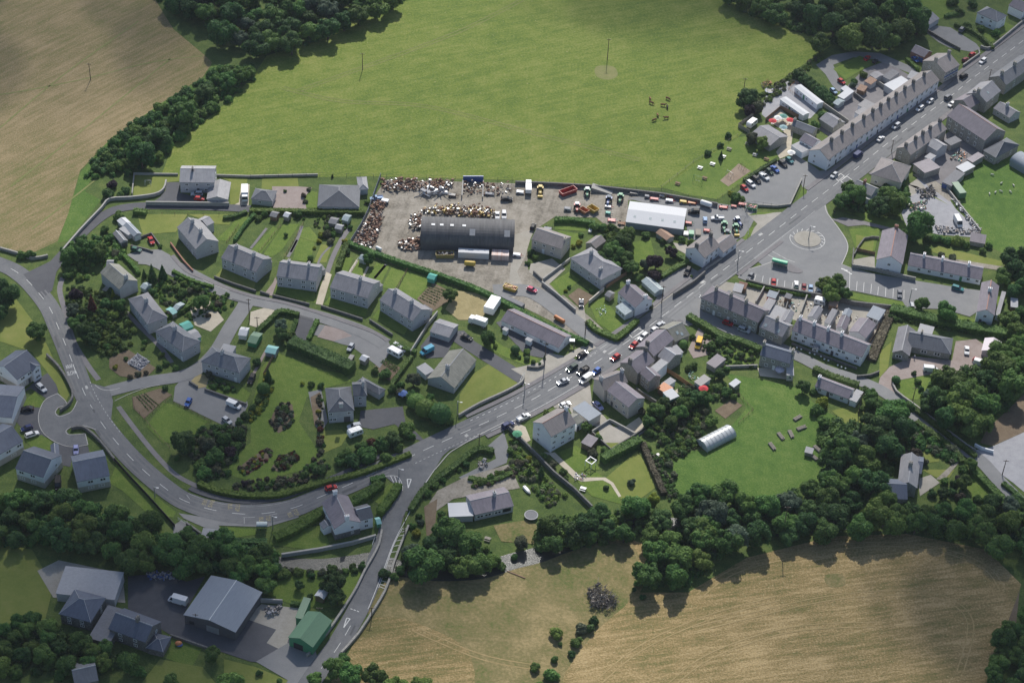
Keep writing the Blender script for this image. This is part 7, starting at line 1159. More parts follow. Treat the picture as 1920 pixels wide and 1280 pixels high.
def tractor(p,d,m,label,roof=None,load=None):
    a = G(p,1.4); c = G((p[0]+d[0],p[1]+d[1]),1.4); v = c-a; r = thing('tractor',label,'tractor',(a.x,a.y,.1),math.atan2(v.y,v.x),'tractors in the machinery yard')
    b = MB(); b.hexa([(.1,-.45,.8),(2.3,-.4,.8),(2.3,.4,.8),(.1,.45,.8)],[(.1,-.42,1.75),(2.2,-.33,1.55),(2.2,.33,1.55),(.1,.42,1.75)]); b.build('bonnet',m,r)
    b = MB(); b.hexa([(-1.5,-.85,1.0),(.1,-.75,1.0),(.1,.75,1.0),(-1.5,.85,1.0)],[(-1.35,-.7,2.55),(-.05,-.65,2.55),(-.05,.65,2.55),(-1.35,.7,2.55)]); b.build('cab',CGLASS,r); b = MB(); b.box((-.7,0,2.553),(1.6,1.6,.2),0,0,.85); b.build('cab_roof',roof or m,r)
    for s in (1,-1):
        put('wheel',wheel_mesh(),r,(-1.0,s*.95,.88),0,(.88,2.2,.88)); put('wheel',wheel_mesh(),r,(1.7,s*.8,.58),0,(.58,1.6,.58)); b = MB(); b.box((-1.0,s*.95,1.78),(1.3,.5,.08)); b.build('mudguard',m,r)
    if load:
        b = MB()
        for s in (1,-1): b.bar((-.1,s*.6,1.6),(2.2,s*.6,1.3),.08,5); b.bar((2.2,s*.6,1.3),(3.0,s*.6,.5),.08,5)
        b.box((3.2,0,.2),(.7,1.9,.7)); b.build('front_loader',load,r)
for p,d,m_,rf,ld,lb in (((1163,371),(-3,14),GREENP,None,None,'large green tractor left of the white metal shed'),((1141,375),(-4,13),BLUEP,TING,None,'blue tractor with pale roof near the back wall'),((1082,388),(0,13),REDP,WHITE,None,'red tractor with white roof beside the yellow dumpers'),((1358,423),(-1,12),GREENP,None,None,'green tractor nearest the white off-road pickup'),((1363,439),(-4,12),GREENP,FELTP,YELP,'dark green tractor with cream roof behind the cottage chimney'),((1380,428),(3,13),GREENP,None,YELP,'green tractor with yellow loader at the roadside fence'),((1384,415),(8,9),BLUEP,WHITE,None,'blue tractor with white roof at the yard corner'),((1101,360),(0,11),GREENP,WHITE,None,'small green tractor beside the red skip'),((1013,356),(0,12),YELP,YELP,YELP,'yellow digger with front bucket at the yard fence')): tractor(p,d,m_,lb,rf,ld)
def skip(p,d,dim,m,label,fill=None,name='skip',flare=.25):
    a = G(p,dim[2]*.6); c = G((p[0]+d[0],p[1]+d[1]),dim[2]*.6); v = c-a; r = thing(name,label,'skip',(a.x,a.y,.1),math.atan2(v.y,v.x),'skips and tipping bodies in the yard'); L,Wd,Hh = dim
    x,y = L/2,Wd/2; b = MB(); k = flare
    O1 = [(-x+k,-y,.1),(x-k,-y,.1),(x-k,y,.1),(-x+k,y,.1)]; O2 = [(-x,-y-.05,Hh),(x,-y-.05,Hh),(x,y+.05,Hh),(-x,y+.05,Hh)]; I2 = [(q*.95,w_*.92,Hh) for q,w_,z in O2]; I1 = [(q*.93,w_*.9,.25) for q,w_,z in O1]
    vs_ = O1+O2+I2+I1; fs = [(3,2,1,0),(12,13,14,15)]
    for i in range(4): j = (i+1) % 4; fs += [(i,j,4+j,4+i),(4+i,4+j,8+j,8+i),(8+i,8+j,12+j,12+i)]
    b.solid(vs_,fs); b.build('tub',m,r); b = MB()
    for i in range(6): q = -x*.8+i*L*.16; b.box((q,-y-.07,.15),(.1,.08,Hh-.2)); b.box((q,y+.07,.15),(.1,.08,Hh-.2))
    b.build('ribs',m,r)
    if fill:
        b = MB()
        for _ in range(70): b.box((rnd(-x*.8,x*.8),rnd(-y*.75,y*.75),rnd(.4,Hh*.95)),(rnd(.1,1.1),rnd(.1,.5),rnd(.05,.35)),rnd(0,3),random.randrange(3))
        o = b.build('scrap_load',fill,r); o['kind'] = 'stuff'
skip((1065,358.5),(24,-8.5),(6.8,2.6,1.6),REDP,'big empty dark red skip at the back of the yard'); skip((834,477),(12,0),(6.6,2.6,1.8),mat('dull_yellow_paint',(.3,.24,.08),.6,var=.2),'dull yellow skip full of scrap in front of the arched shed',[RUST,DGREY,FELTP]); skip((1112,392),(8,5),(4.0,2.6,1.6),YELP,'yellow dumper tub at the hedge',name='dumper',flare=.6); skip((1095,395),(8,5),(3.6,2.2,1.4),ORP,'orange yellow dumper tub left of the other',name='dumper',flare=.6); skip((1409,389),(12,2),(4.2,2.2,1.2),GREENP,'green open trailer tub at the yard entrance',[RUST,REDP,FELTP]); skip((957,539.5),(12,4),(5.0,2.2,1.4),YELP,'yellow crate stack tub on the yard lane',[YELP,RUSTL,ORP])
def tank(p,d,L,rad,m,label,h0=.5):
    a = G(p,h0+rad); c = G((p[0]+d[0],p[1]+d[1]),h0+rad); v = c-a; r = thing('tank',label,'tank',(a.x,a.y,.1),math.atan2(v.y,v.x),'tanks in the yard')
    b = MB(); rings = []
    for x,k in ((-L/2,.55),(-L/2+.2,.92),(-L/2+.4,1),(L/2-.4,1),(L/2-.2,.92),(L/2,.55)): rings.append([(x,rad*k*math.cos(6.2832*i/14),h0+rad+rad*k*math.sin(6.2832*i/14)) for i in range(14)])
    b.loft(rings); b.build('drum',m,r,None,True); b = MB(); b.box((0,0,0),(L*.7,rad*1.3,h0+.15)); b.build('cradle',DGREY,r)
tank((881,494),(12,1),4.0,.9,YELP,'yellow tank standing in front of the white container'); tank((1049,598.5),(10,6),4.6,.75,ORP,'orange tank on its side by the yard lane hedge',.2); tank((1324,382),(12,4),4.6,.95,WHITE,'white tanker trailer with red end in the machinery row'); tank((710,466),(8,4),2.6,.6,WHITE,'small white tank at the scrap yard corner',.2)
# machines along the yard fence
def implement(p,d,dim,ms,label,seed):
    a = G(p,.6); c = G((p[0]+d[0],p[1]+d[1]),.6); v = c-a; q = random.Random(seed); r = thing('farm_implement',label,'implement',(a.x,a.y,.08),math.atan2(v.y,v.x),'farm implements lined up in the yard'); L,Wd,Hh = dim
    b = MB(); b.hexa([(-L/2,-Wd/2,.35),(L/2,-Wd/2,.35),(L/2,Wd/2,.35),(-L/2,Wd/2,.35)],[(-L*.42,-Wd*.4,Hh),(L*.42,-Wd*.4,Hh*.85),(L*.42,Wd*.4,Hh*.85),(-L*.42,Wd*.4,Hh)]); b.build('hopper',ms[0],r)
    b = MB(); b.bar((-L/2,0,.5),(L/2+1.0,0,.5),.09,5); b.bar((L/2,-Wd*.5,.6),(L/2,Wd*.5,.6),.07,5); b.bar((L/2,-.4,.6),(L/2+.2,0,1.5),.06,5); b.bar((L/2,.4,.6),(L/2+.2,0,1.5),.06,5); b.build('frame',ms[1],r)
    b = MB()
    for i in range(7): x = -L/2+i*L/6; b.bar((x,-Wd*.5,.1),(x,-Wd*.5,.65),.05,5); b.bar((x,Wd*.5,.1),(x,Wd*.5,.65),.05,5)
    b.build('tines',ms[1],r)
    for s in (1,-1): put('wheel',wheel_mesh(),r,(-L*.2,s*Wd*.55,.42),0,(.42,1.2,.42))
for i,(p,dm,ms,lb) in enumerate((((1226.7,373),(3.4,1.5,.9),(REDP,WHITE),'red and white implement, second in the back row'),((1255,376),(3.0,1.6,1.0),(WHITE,REDP),'white topped implement with red arms in the back row'),((1281,378.5),(2.8,1.5,1.1),(YELP,RUST),'yellow implement in the back row of machines'),((1297,380),(3.2,1.4,.8),(ORP,REDP),'orange red low implement beside the tanker trailer'),((1356,388),(3.2,1.6,.7),(REDP,REDP),'flat red implement right of the tanker trailer'),((1392,383),(3.4,1.6,.9),(REDP,ORP),'red and orange implement under the pub car park bushes'),((1376,386),(2.2,1.4,.7),(REDP,DGREY),'dull red implement in the shade of the bushes'),((1241,367),(2.2,1.5,1.0),(FELTP,YELP),'pale box hopper with yellow rim against the wall'),((1256,368),(2.4,1.3,.9),(REDP,DGREY),'small red hopper against the wall'),((1188,362),(3.2,1.6,.9),(DGREY,GREYM),'dark disc implement behind the green tractor'),((1213,368),(1.8,1.5,1.0),(FELTP,DGREY),'grey hopper behind the white shed corner'),((1291,418),(2.6,1.5,.9),(REDP,GREENP),'red and green loader arms beside the white shed'),((1140,387),(2.6,1.3,.8),(WHITE,REDP),'white and red implement in front of the blue tractor'),((1140,400),(2.0,1.4,1.2),(TEAL,DGREY),'teal hopper among the red and white parts'),((1064,392),(2.6,1.8,1.2),(FELTP,GREYM),'grey topped muck spreader by the wheel pair'),((1147,412),(3.0,2.0,.6),(REDP,WHITE),'red and white parts stack near the old garden hedge'),((1165,418),(2.6,1.8,.6),(RUSTL,ORP),'rusty orange parts at the shed corner'),((1325,432),(2.4,1.6,.9),(REDP,RUST),'rusty red implement behind the cottage roof'),((975,360),(3.0,1.8,1.0),(WHITE,RUST),'white rack with upright bars at the yard fence'),((918,363),(3.6,1.6,.8),(FELTP,DGREY),'grey roller frame near the concrete bay'),((1027,428),(3.0,1.7,.7),(FELTP,DGREY),'pale flat bed with spare wheel above the brown roofed house'),((848,366),(2.8,1.6,1.0),(DGREY,RUST),'black machine at the end of the long steel stack'),((969,478),(3.0,1.6,1.2),(WHITE,REDP),'white and red tow truck bed beside the arched shed'))): implement(p,(12,1),dm,ms,lb,i)
# ================================================================ heaps that nobody could count
PINKB = mat('pale_debris',(.4,.35,.31),.9,var=.2); DARKB = mat('dark_debris',(.06,.055,.055),.9,var=.3); STICK = mat('dead_branches',(.17,.15,.13),.95,var=.3); SLATEW = mat('slate_waste',(.3,.3,.33),.9,var=.3)
def heap(name,P,n,ms,label,hmax=1.6,s=1.0,seed=1,cat='scrap heap',sticks=.4):
    q = random.Random(seed); b = MB(); xs = [p[0] for p in P]; ys = [p[1] for p in P]; O = G((sum(xs)/len(P),sum(ys)/len(P))); k = 0
    while k < n:
        p = (q.uniform(min(xs),max(xs)),q.uniform(min(ys),max(ys)))
        if not inpoly(p,P): continue
        k += 1; g = G(p)-O; z = q.uniform(0,hmax)*q.random()+.05; mi = int((math.sin(g.x*.55+seed)+math.sin(g.y*.7-seed*2)+q.gauss(0,.9))*1.7+len(ms)*40) % len(ms)
        if q.random() < sticks:
            d = Vector((q.uniform(-1,1),q.uniform(-1,1),q.uniform(-.3,.5)))*q.uniform(.5,1.6)*s; b.bar(g+Vector((0,0,z+.2)),g+Vector((0,0,z+.2))+d,q.uniform(.04,.1)*s,4,mi)
        else:
            d = (q.uniform(.2,1.2)*s,q.uniform(.2,.8)*s,q.uniform(.1,.7)*s); b.box((g.x,g.y,z),d,q.uniform(0,3),mi,q.uniform(.6,1.0))
    o = b.build(name,ms,None,(O.x,O.y,.06)); tag(o,label,cat,None,'stuff')
SCR = [RUST,RUST,RUST,WOODB,RUSTL,RUST,DARKB,DARKB,FELT,DGREY,WOODB,RUSTL,GREYM,PINKB]
heap('scrap_heap',[(662,458),(680,428),(698,398),(722,402),(712,430),(704,455),(690,470),(668,468)],520,SCR,'sprawling rusty scrap heap along the sheet fence',2.2,1.15,1); heap('scrap_heap',[(695,392),(702,376),(722,384),(718,398)],90,SCR,'small heap of pale and rusty scrap above the big one',1.8,1.2,2); heap('scrap_heap',[(716,340),(780,338),(850,341),(848,356),(790,358),(740,360),(716,356)],420,SCR,'long strip of scrap against the field fence',2.0,1.2,3); heap('scrap_heap',[(792,393),(850,388),(925,393),(930,410),(860,406),(795,402)],420,SCR+[YELP],'scrap piled behind the arched shed',2.2,1.2,4); heap('scrap_heap',[(768,410),(792,398),(790,430),(768,432)],140,SCR,'dark machine scrap at the left end of the arched shed',2.0,1.2,5); heap('scrap_heap',[(746,456),(788,446),(786,470),(752,470)],160,SCR,'heap of rusty sheets at the lower left of the shed',1.2,1.4,6)
heap('scrap_heap',[(866,342),(960,346),(962,362),(905,370),(870,362)],160,SCR,'machine parts scattered round the concrete bay',1.6,1.0,7); heap('steel_stack',[(790,361),(835,357),(835,366),(792,367)],90,[FELTP,GREYM,WHITE,RUST],'long stack of pale steel sections in the yard',1.6,2.4,8,'steel stack',.9); heap('debris_heap',[(1716,356),(1748,350),(1758,368),(1728,374)],200,[PINKB,DARKB,SLATEW,FELTP,WOODG],'grey demolition debris heap in the builders yard',1.4,.9,9,'debris heap'); heap('debris_heap',[(1700,388),(1738,376),(1736,392),(1712,400)],150,[PINKB,DARKB,RUSTL,WHITE,GREENP],'mixed rubbish heap by the builders yard tree',1.0,.9,10,'debris heap'); heap('stone_heap',[(1752,424),(1800,432),(1840,428),(1838,440),(1760,438)],260,[SLATEW,PINKB,FELTP],'band of loose stones below the white minibus',.7,.8,11,'stone heap',.05); heap('stone_heap',[(1782,372),(1792,376),(1834,424),(1826,430)],150,[SLATEW,PINKB,FELTP,WHITE],'line of stones and planks along the yard wall',.9,.8,12,'stone heap',.3)
heap('brush_pile',[(1100,1112),(1118,1100),(1140,1110),(1160,1130),(1142,1144),(1112,1142)],700,[STICK,STICK,WOODG,DARKB],'large dead brushwood pile on the dry field',2.6,1.1,13,'brush pile',.95); heap('rubble_heap',[(496,1142),(528,1134),(526,1150),(502,1156)],90,[SLATEW,DGREY,FELTP,WOODG],'pile of pallets and parts in the works yard',1.0,1.0,14,'rubble heap'); heap('rubble_heap',[(270,1072),(330,1076),(344,1088),(282,1086)],120,[SLATEW,FELTP,DGREY,BLUEP],'stone blocks stacked along the works yard edge',1.0,1.0,15,'rubble heap',.05); heap('slate_rubble',[(240,682),(258,664),(280,678),(262,694)],220,[SLATEW,FELTP],'broken slate rubble in the soil plot',.4,.7,16,'rubble',.05); heap('rubble_heap',[(895,868),(912,860),(916,876),(898,882)],60,[FELTP,WOODG,PINKB],'pallets and rubbish inside the curved drive',.7,.9,17,'rubble heap'); heap('garden_clutter',[(1290,690),(1300,700),(1312,712),(1290,712)],40,[WHITE,PINKB,TEAL],'garden clutter beside the orange fence',.6,.6,18,'garden clutter'); heap('yard_clutter',[(1795,280),(1815,290),(1800,306),(1780,298)],120,[PINKB,ORP,WHITE,DARKB,TEAL],'clutter in the yard behind the pale rear wing',.9,.7,19,'yard clutter'); heap('yard_clutter',[(1655,505),(1600,490),(1602,500)],1,[WHITE],'plant pots on the patio of the tall white house',.3,.5,20,'patio clutter'); heap('garden_clutter',[(1078,888),(1100,890),(1098,900),(1076,902)],60,[WHITE,REDP,BLUEP,WOODG],'heap of logs and toys beside the garden path',.6,.5,21,'garden clutter'); heap('timber_heap',[(1425,160),(1440,150),(1446,160),(1432,168)],60,[WOODG,WOODO],'stack of loose timber by the caravan yard',.8,1.2,22,'timber heap',.9); heap('garden_clutter',[(1115,580),(1135,572),(1140,590),(1125,596)],30,[WHITE,AQUA,PINKB],'toys scattered on the corner shop lawn',.4,.5,23,'garden clutter'); heap('yard_clutter',[(1290,560),(1345,545),(1365,548),(1352,556)],30,[WHITE,WOODG],'planks behind the stone terrace end',.5,.6,24,'yard clutter'); heap('yard_clutter',[(1445,555),(1500,568),(1490,590),(1450,580)],120,[PINKB,WHITE,WOODB,TEAL,FELTP],'clutter in the yards of the stone terrace',.7,.6,25,'yard clutter'); heap('yard_clutter',[(1505,565),(1600,585),(1620,600),(1610,625),(1520,595)],140,[PINKB,WHITE,WOODB,REDP,FELTP],'clutter in the yards of the white terrace',.7,.6,26,'yard clutter')
# vegetable rows
def rows(px4,n,m,label,ht=.35,kind='vegetable_row'):
    a,b2,c,d = [G(p) for p in px4]; r = thing('vegetable_bed_rows',label,'vegetable rows',(a.x,a.y,.06),0)
    for i in range(n):
        t = (i+.5)/n; p,q = a.lerp(b2,t)-a,d.lerp(c,t)-a; b = MB(); L = (q-p).length; k = int(L*14)
        for _ in range(k):
            s = rnd(0,1); o = p.lerp(q,s)+Vector((rnd(-.2,.2),rnd(-.2,.2),rnd(.05,ht))); u = Vector((rnd(-1,1),rnd(-1,1),rnd(-.4,.4))).normalized()*.2; v = Vector((rnd(-1,1),rnd(-1,1),rnd(.2,1))).normalized()*.16; b.face((o-u,o+v,o+u,o-v))
        b.build('crop_row',m,r)
rows([(254,745),(272,736),(300,758),(276,772)],4,LEAF['mid'],'rows of dark green potatoes in the striped bed'); rows([(785,560),(808,534),(838,545),(815,575)],7,LEAF['mid'],'vegetable rows behind the fourth semi-detached pair'); rows([(712,680),(722,672),(748,690),(740,698)],4,LEAF['mid'],'vegetable rows below the touring caravan')
# ================================================================ street furniture and garden things
for b0,t0,lb in (((679.7,131),(681.5,100),'lone electricity pole in the middle of the green field'),((170,150),(169,119),'lone electricity pole in the brown hay field'),((1138.7,112),(1142,73),'tall pole standing in a bare trampled patch'),((1021,686),(1024,642),'ivy footed pole at the forecourt corner'),((1240.5,569),(1243,536),'pole at the corner of the gravel drive'),((1506,354),(1512.5,328),'pole on the grass verge of the pub car park'),((1671.5,284),(1675,263),'pole on the high street beside the stone fronted row'),((1854,151),(1857.5,130),'pole on the high street before the far slate row'),((468,601),(466.7,560),'pole at the corner of the estate lane'),((483,619),(482,594),'pole beside the cracked pale forecourt'),((1097,628),(1100,602),'pole in the long dark hedge by the white row'),((898,838),(898.7,814),'pole at the pavement by the curved drive'),((759,1006),(760,966),'pole beside the road at the bridge'),((1711,752),(1720,726),'leaning pole beside the big clump of trees'),((1879,890),(1887.5,862),'pole on the verge of the gravel yard'),((1609,778),(1612,738),'pole in the garden below the long cottage'),((368.5,1174),(368.5,1150),'pole against the pale blue metal shed'),((697,1158),(697.5,1138),'pole on the right hand parapet of the lower road'),((1393,180),(1396,147),'pole at the field corner beside the caravans'),((1466,1010),(1466,918),'pole rising from the trees below the paddock'),((600,1165),(601,1138),'pole at the back of the green barn')): pole(b0,t0,lb)
for b0,t0,lb in (((857.5,777),(858.7,752),'lamp post in front of the big clipped bush'),((1705,565),(1709,541),'lamp post at the end of the car park bays'),((1516,449),(1517,424),'lamp post standing on the mini roundabout'),((511.7,991),(511,967),'lamp post beside the lower bus shelter'),((290.7,931),(290,912),'lamp post on the bend below the new houses'),((1383,494),(1385,470),'lamp post before the tall white cottage'),((983,742),(984,718),'lamp post opposite the tall white house'),((748,893),(747,878),'lamp post at the give way marking')): pole(b0,t0,lb,light=True)
def at(p,z=.1): g = G(p); return (g.x,g.y,z)
def head(p,d): a,c = G(p),G((p[0]+d[0],p[1]+d[1])); v = c-a; return math.atan2(v.y,v.x)
def shelter(p,d,L,m,label):
    r = thing('bus_shelter',label,'bus shelter',at(p,.2),head(p,d),'bus shelters'); b = MB(); n = 8
    for i in range(n):
        a0,a1 = math.pi*i/n,math.pi*(i+1)/n; f = lambda a: (1.0*math.cos(a),2.1+.45*math.sin(a)); (y0,z0),(y1,z1) = f(a0),f(a1)
        b.solid([(-L/2,y0,z0),(L/2,y0,z0),(L/2,y1,z1),(-L/2,y1,z1),(-L/2,y0,z0-.06),(L/2,y0,z0-.06),(L/2,y1,z1-.06),(-L/2,y1,z1-.06)],[(0,1,2,3),(7,6,5,4),(0,3,7,4),(1,5,6,2),(0,4,5,1),(3,2,6,7)])
    b.build('roof',m,r)
    for i in range(5):
        for y in (-.9,.9):
            b = MB(); b.box((-L/2+.1+i*(L-.2)/4,y,0),(.09,.09,2.1)); b.build('post',GREENP,r)
    for i in range(4): b = MB(); b.box((-L/2+.1+(i+.5)*(L-.2)/4,.93,.25),((L-.2)/4-.12,.03,1.7)); b.build('glass_panel',LGLASS,r)
    b = MB(); b.box((0,.55,.42),(L*.8,.35,.06)); b.build('bench',WOODG,r)
shelter((1461,499),(24,6),5.6,mat('shelter_green',(.04,.36,.2),.4,var=.06),'bright green bus shelter on the traffic island'); shelter((491.5,992),(12,0),3.2,LGLASS,'small glass bus shelter on the verge of the bend')
def picnic(p,d,m,label):
    r = thing('picnic_table',label,'picnic table',at(p,.05),head(p,d),'picnic tables on the pub lawn'); b = MB(); b.box((0,0,.72),(1.9,.8,.07)); b.build('table_top',m,r)
    for s in (1,-1): b = MB(); b.box((0,s*.75,.43),(1.9,.32,.06)); b.build('bench',m,r)
    b = MB()
    for x in (-.65,.65):
        for s in (1,-1): b.bar((x,s*.75,0),(x,s*.25,.72),.05,4)
        b.bar((x,-.85,.4),(x,.85,.4),.05,4)
    b.build('legs',WOODG,r)
for p,m_,lb in (((1401.6,271),WOODG,'grey picnic table nearest the bright green tree'),((1367,281),WOODG,'grey picnic table between two dark bushes'),((1356,295),WHITE,'white picnic table in the middle of the pub lawn'),((1415.6,292),FELTP,'pale picnic table nearest the brown play area'),((1270.5,345.8),WOODB,'brown picnic table at the lower left of the lawn'),((1321,335.6),WOODB,'brown picnic table beside the swing frame'),((1336,309),WHITE,'white picnic table left of the play area'),((1312.5,316),WHITE,'white picnic table nearest the field fence'),((1437,300),WOODB,'brown picnic table beside the pub car park hedge'),((914,1012),WOODG,'grey picnic table below the slate bungalow'),((1093,918),WHITE,'white garden table on the lower lawn')): picnic(p,(10,3),m_,lb)
def parasol(p,m,label,rr=1.7):
    g = G(p,2.3); r = thing('parasol',label,'parasol',(g.x,g.y,.06),0,'parasols in the gardens'); b = MB(); n = 8
    for i in range(n):
        a0,a1 = 6.2832*i/n,6.2832*(i+1)/n; b.solid([(rr*math.cos(a0),rr*math.sin(a0),2.1),(rr*math.cos(a1),rr*math.sin(a1),2.1),(0,0,2.75),(0,0,2.68)],[(0,1,2),(1,0,3)])
    b.build('canopy',m,r); b = MB(); b.bar((0,0,0),(0,0,2.8),.04,6); b.build('pole',GREYM,r); b = MB(); b.bar((0,0,.68),(0,0,.74),.6,10); b.build('table_top',WHITE,r)
RC_ = mat('red_canvas',(.5,.04,.05),.8,var=.05); WC_ = mat('white_canvas',(.75,.74,.72),.8,var=.04); GC_ = mat('green_canvas',(.1,.26,.22),.8,var=.05); TC_ = mat('pale_blue_canvas',(.25,.38,.4),.8,var=.05); PC_ = mat('lilac_canvas',(.5,.48,.55),.8,var=.05)
for p,m_,lb in (((1449,226),RC_,'red parasol at the left of the beer garden'),((1459,220),WC_,'white parasol between red and green ones'),((1468.8,217),GC_,'green parasol at the back of the beer garden'),((1482,224.5),RC_,'red parasol at the right of the beer garden'),((1469,237.7),TC_,'pale blue parasol at the front of the beer garden'),((1484,285),WC_,'large white parasol beside the pub car park'),((1462,692),PC_,'lilac white parasol on the stone cottage patio'),((755,736),BLUEP,'dark blue folded parasol on the bungalow back lawn'),((1319,727),RC_,'faded red parasol beside the white garden shed'),((970,812),GREENP,'green parasol on the raised patio'),((1623,606),YELP,'yellow parasol in front of the garden cabin')): parasol(p,m_,lb)
def round_tramp(p,rr,hh,m,label,net=False):
    g = G(p,hh); r = thing('trampoline',label,'trampoline',(g.x,g.y,.05),0,'trampolines'); b = MB(); b.bar((0,0,hh-.04),(0,0,hh),rr*.88,28); b.build('mat',m,r); b = MB(); P = [(rr*math.cos(6.2832*i/28),rr*math.sin(6.2832*i/28)) for i in range(28)]
    for i in range(28): j = (i+1) % 28; b.solid([(P[i][0]*.86,P[i][1]*.86,hh+.01),(*P[i],hh+.01),(*P[j],hh+.01),(P[j][0]*.86,P[j][1]*.86,hh+.01),(P[i][0]*.86,P[i][1]*.86,hh+.06),(*P[i],hh+.06),(*P[j],hh+.06),(P[j][0]*.86,P[j][1]*.86,hh+.06)],[(3,2,1,0),(4,5,6,7),(1,2,6,5),(3,0,4,7)])
    b.build('rim',FELTP if not net else BLUEP,r)
    for i in range(6): a0 = i*1.0472; b = MB(); b.bar((rr*.9*math.cos(a0),rr*.9*math.sin(a0),0),(rr*.9*math.cos(a0),rr*.9*math.sin(a0),hh+(1.7 if net else 0)),.05,6); b.build('leg',GREYM,r)
round_tramp((996,965),2.15,.9,mat('pool_cover',(.14,.145,.16),.7,var=.05),'round grey covered pool on the bungalow lawn'); round_tramp((1443,170),1.9,.8,DGREY,'dark netted trampoline in the caravan yard',True)
def swing(p,d,label,m=GREYM,L=2.4,hh=2.2):
    r = thing('swing_frame',label,'swing',at(p,.06),head(p,d),'play frames'); b = MB(); b.bar((-L/2,0,hh),(L/2,0,hh),.05,6)
    for x in (-L/2,L/2):
        for s in (1,-1): b.bar((x,0,hh),(x,s*1.0,0),.05,6)
    b.build('frame',m,r)
    for x in (-.5,.5): b = MB(); b.bar((x-.2,0,hh),(x-.2,0,.5),.015,4); b.bar((x+.2,0,hh),(x+.2,0,.5),.015,4); b.box((x,0,.46),(.5,.2,.04)); b.build('swing_seat',DGREY,r)
swing((1308,341),(18,6),'tall green swing frame on the pub lawn',GREENP,3.6,2.6); swing((1368,331),(12,8),'swing frame on the brown play area',GREYM,3.0); swing((1392,318),(10,7),'climbing frame at the upper end of the play area',WOODB,2.4); swing((278,345),(12,0),'small white garden swing on the square lawn',WHITE,2.2,1.6)
def bench(p,d,label,m=WOODG,L=3.6,ht=.9,wd=1.2):
    r = thing('timber_stack',label,'timber stack',at(p,.04),head(p,d),'weathered timber stacks in the paddock')
    for i in range(4):
        for k in range(2): b = MB(); b.bar((-L/2,-wd*.4+i*wd*.27,.16+k*.3),(L/2-rnd(0,.6),-wd*.4+i*wd*.27,.16+k*.3),.15,7); b.build('log',m,r)
for p,d,lb in (((1496,784),(10,-6),'weathered timber stack highest in the paddock'),((1464,819),(7,9),'weathered timber stack in the middle left of the paddock'),((1448,838),(7,9),'weathered timber stack lowest at the left'),((1503,803),(8,-3),'short weathered timber stack beside the bushes'),((1526,858),(10,8),'weathered timber stack nearest the dense wood'),((1533,843),(8,7),'weathered timber stack beside the hutch at the wood edge'),((1483,815),(4,8),'low weathered timber stack on a bare patch')): bench(p,d,lb)
H('small weathered hutch beside the timber stacks in the paddock',(1508,847),(1523,851),2.6,1.6,.3,FELTP,WOODG,'lean',win=0,gwin=False,name='hutch',cat='shed',ridge=None)
# trough, planks, pergola
r = thing('water_trough','long white trough beside the overgrown plot','trough',at((1237,858)),head((1237,858),(8,8))); b = MB(); b.hexa([(-1.4,-.35,.1),(1.4,-.35,.1),(1.4,.35,.1),(-1.4,.35,.1)],[(-1.5,-.45,.7),(1.5,-.45,.7),(1.5,.45,.7),(-1.5,.45,.7)]); b.build('tub',WHITE,r); b = MB(); b.box((0,0,.703),(2.8,.7,.02)); b.build('water',GLASS,r)
r = thing('pergola','square white pergola frame on the rear lawn','pergola',at((1107,873)),head((1107,873),(10,6)))
for s in (1,-1): b = MB(); b.box((s*1.2,0,2.1),(.28,2.7,.14)); b.build('beam',WHITE,r); b = MB(); b.box((0,s*1.2,2.25),(2.7,.28,.14)); b.build('beam',WHITE,r)
for sx in (1,-1):
    for sy in (1,-1): b = MB(); b.box((sx*1.2,sy*1.2,0),(.14,.14,2.1)); b.build('post',WHITE,r)
for p_,d_,lb_ in (((988,920),(8,9),'white upturned boat beside the bungalow patio'),((1107,432),(4,-12),'pale boat hull behind the old stone shed')):
  r = thing('garden_boat',lb_,'boat',at(p_,.3),head(p_,d_)); b = MB(); b.loft([[(x,-wv,0),(x,wv,0),(x,wv*.7,.55*k),(x,-wv*.7,.55*k)] for x,wv,k in ((-1.8,.55,.9),(-.6,.7,1),(.8,.62,1),(1.9,.1,.7))]); b.build('hull',WHITE,r); b = MB(); b.bar((-1.6,0,.54),(1.7,0,.5),.06,5); b.build('keel',WOODB,r)
for p_ in ((1494,653),(1502,656),(1518,663),(1527,665.5),(1539,669.5),(1545.5,674.7),(1553,677.3),(1570.5,686),(1577.5,689.5),(1585,692)):
  b = MB(); b.ball((0,0,.32),.34,0,8,5,(1,1,.95)); o = b.build('boundary_stone',WHITE,None,at(p_,.05)); tag(o,None,'stone','white painted stones before the terrace'); queue('before the white terrace',o,'round white painted stone',p_[0])
r = thing('loading_ramp','grey concrete loading ramp at the yard back wall','ramp',at((1128,358)),head((1128,358),(12,2))); b = MB(); b.hexa([(-3.8,-1.6,0),(4.2,-1.6,0),(4.2,1.6,0),(-3.8,1.6,0)],[(-3.8,-1.6,1.7),(4.2,-1.6,.15),(4.2,1.6,.15),(-3.8,1.6,1.7)]); b.build('ramp_body',CONB,r)
r = thing('play_tent','orange and blue play tent on the small lawn','play tent',at((335,1208))); b = MB(); b.ball((0,0,.5),1.1,0,10,6,(1,.8,.55)); b.build('dome',ORP,r); b = MB(); b.ball((.3,-.25,.3),1.0,0,10,6,(1,.8,.4)); b.build('apron',BLUEP,r)
for i,(p,d,lb) in enumerate((((968,1077),(20,8),'long dark plank lying on the dry field'),)):
    r = thing('plank',lb,'plank',at(p,.05),head(p,d)); b = MB(); b.box((0,0,0),(6.0,.35,.2)); b.build('board',WOODB,r)
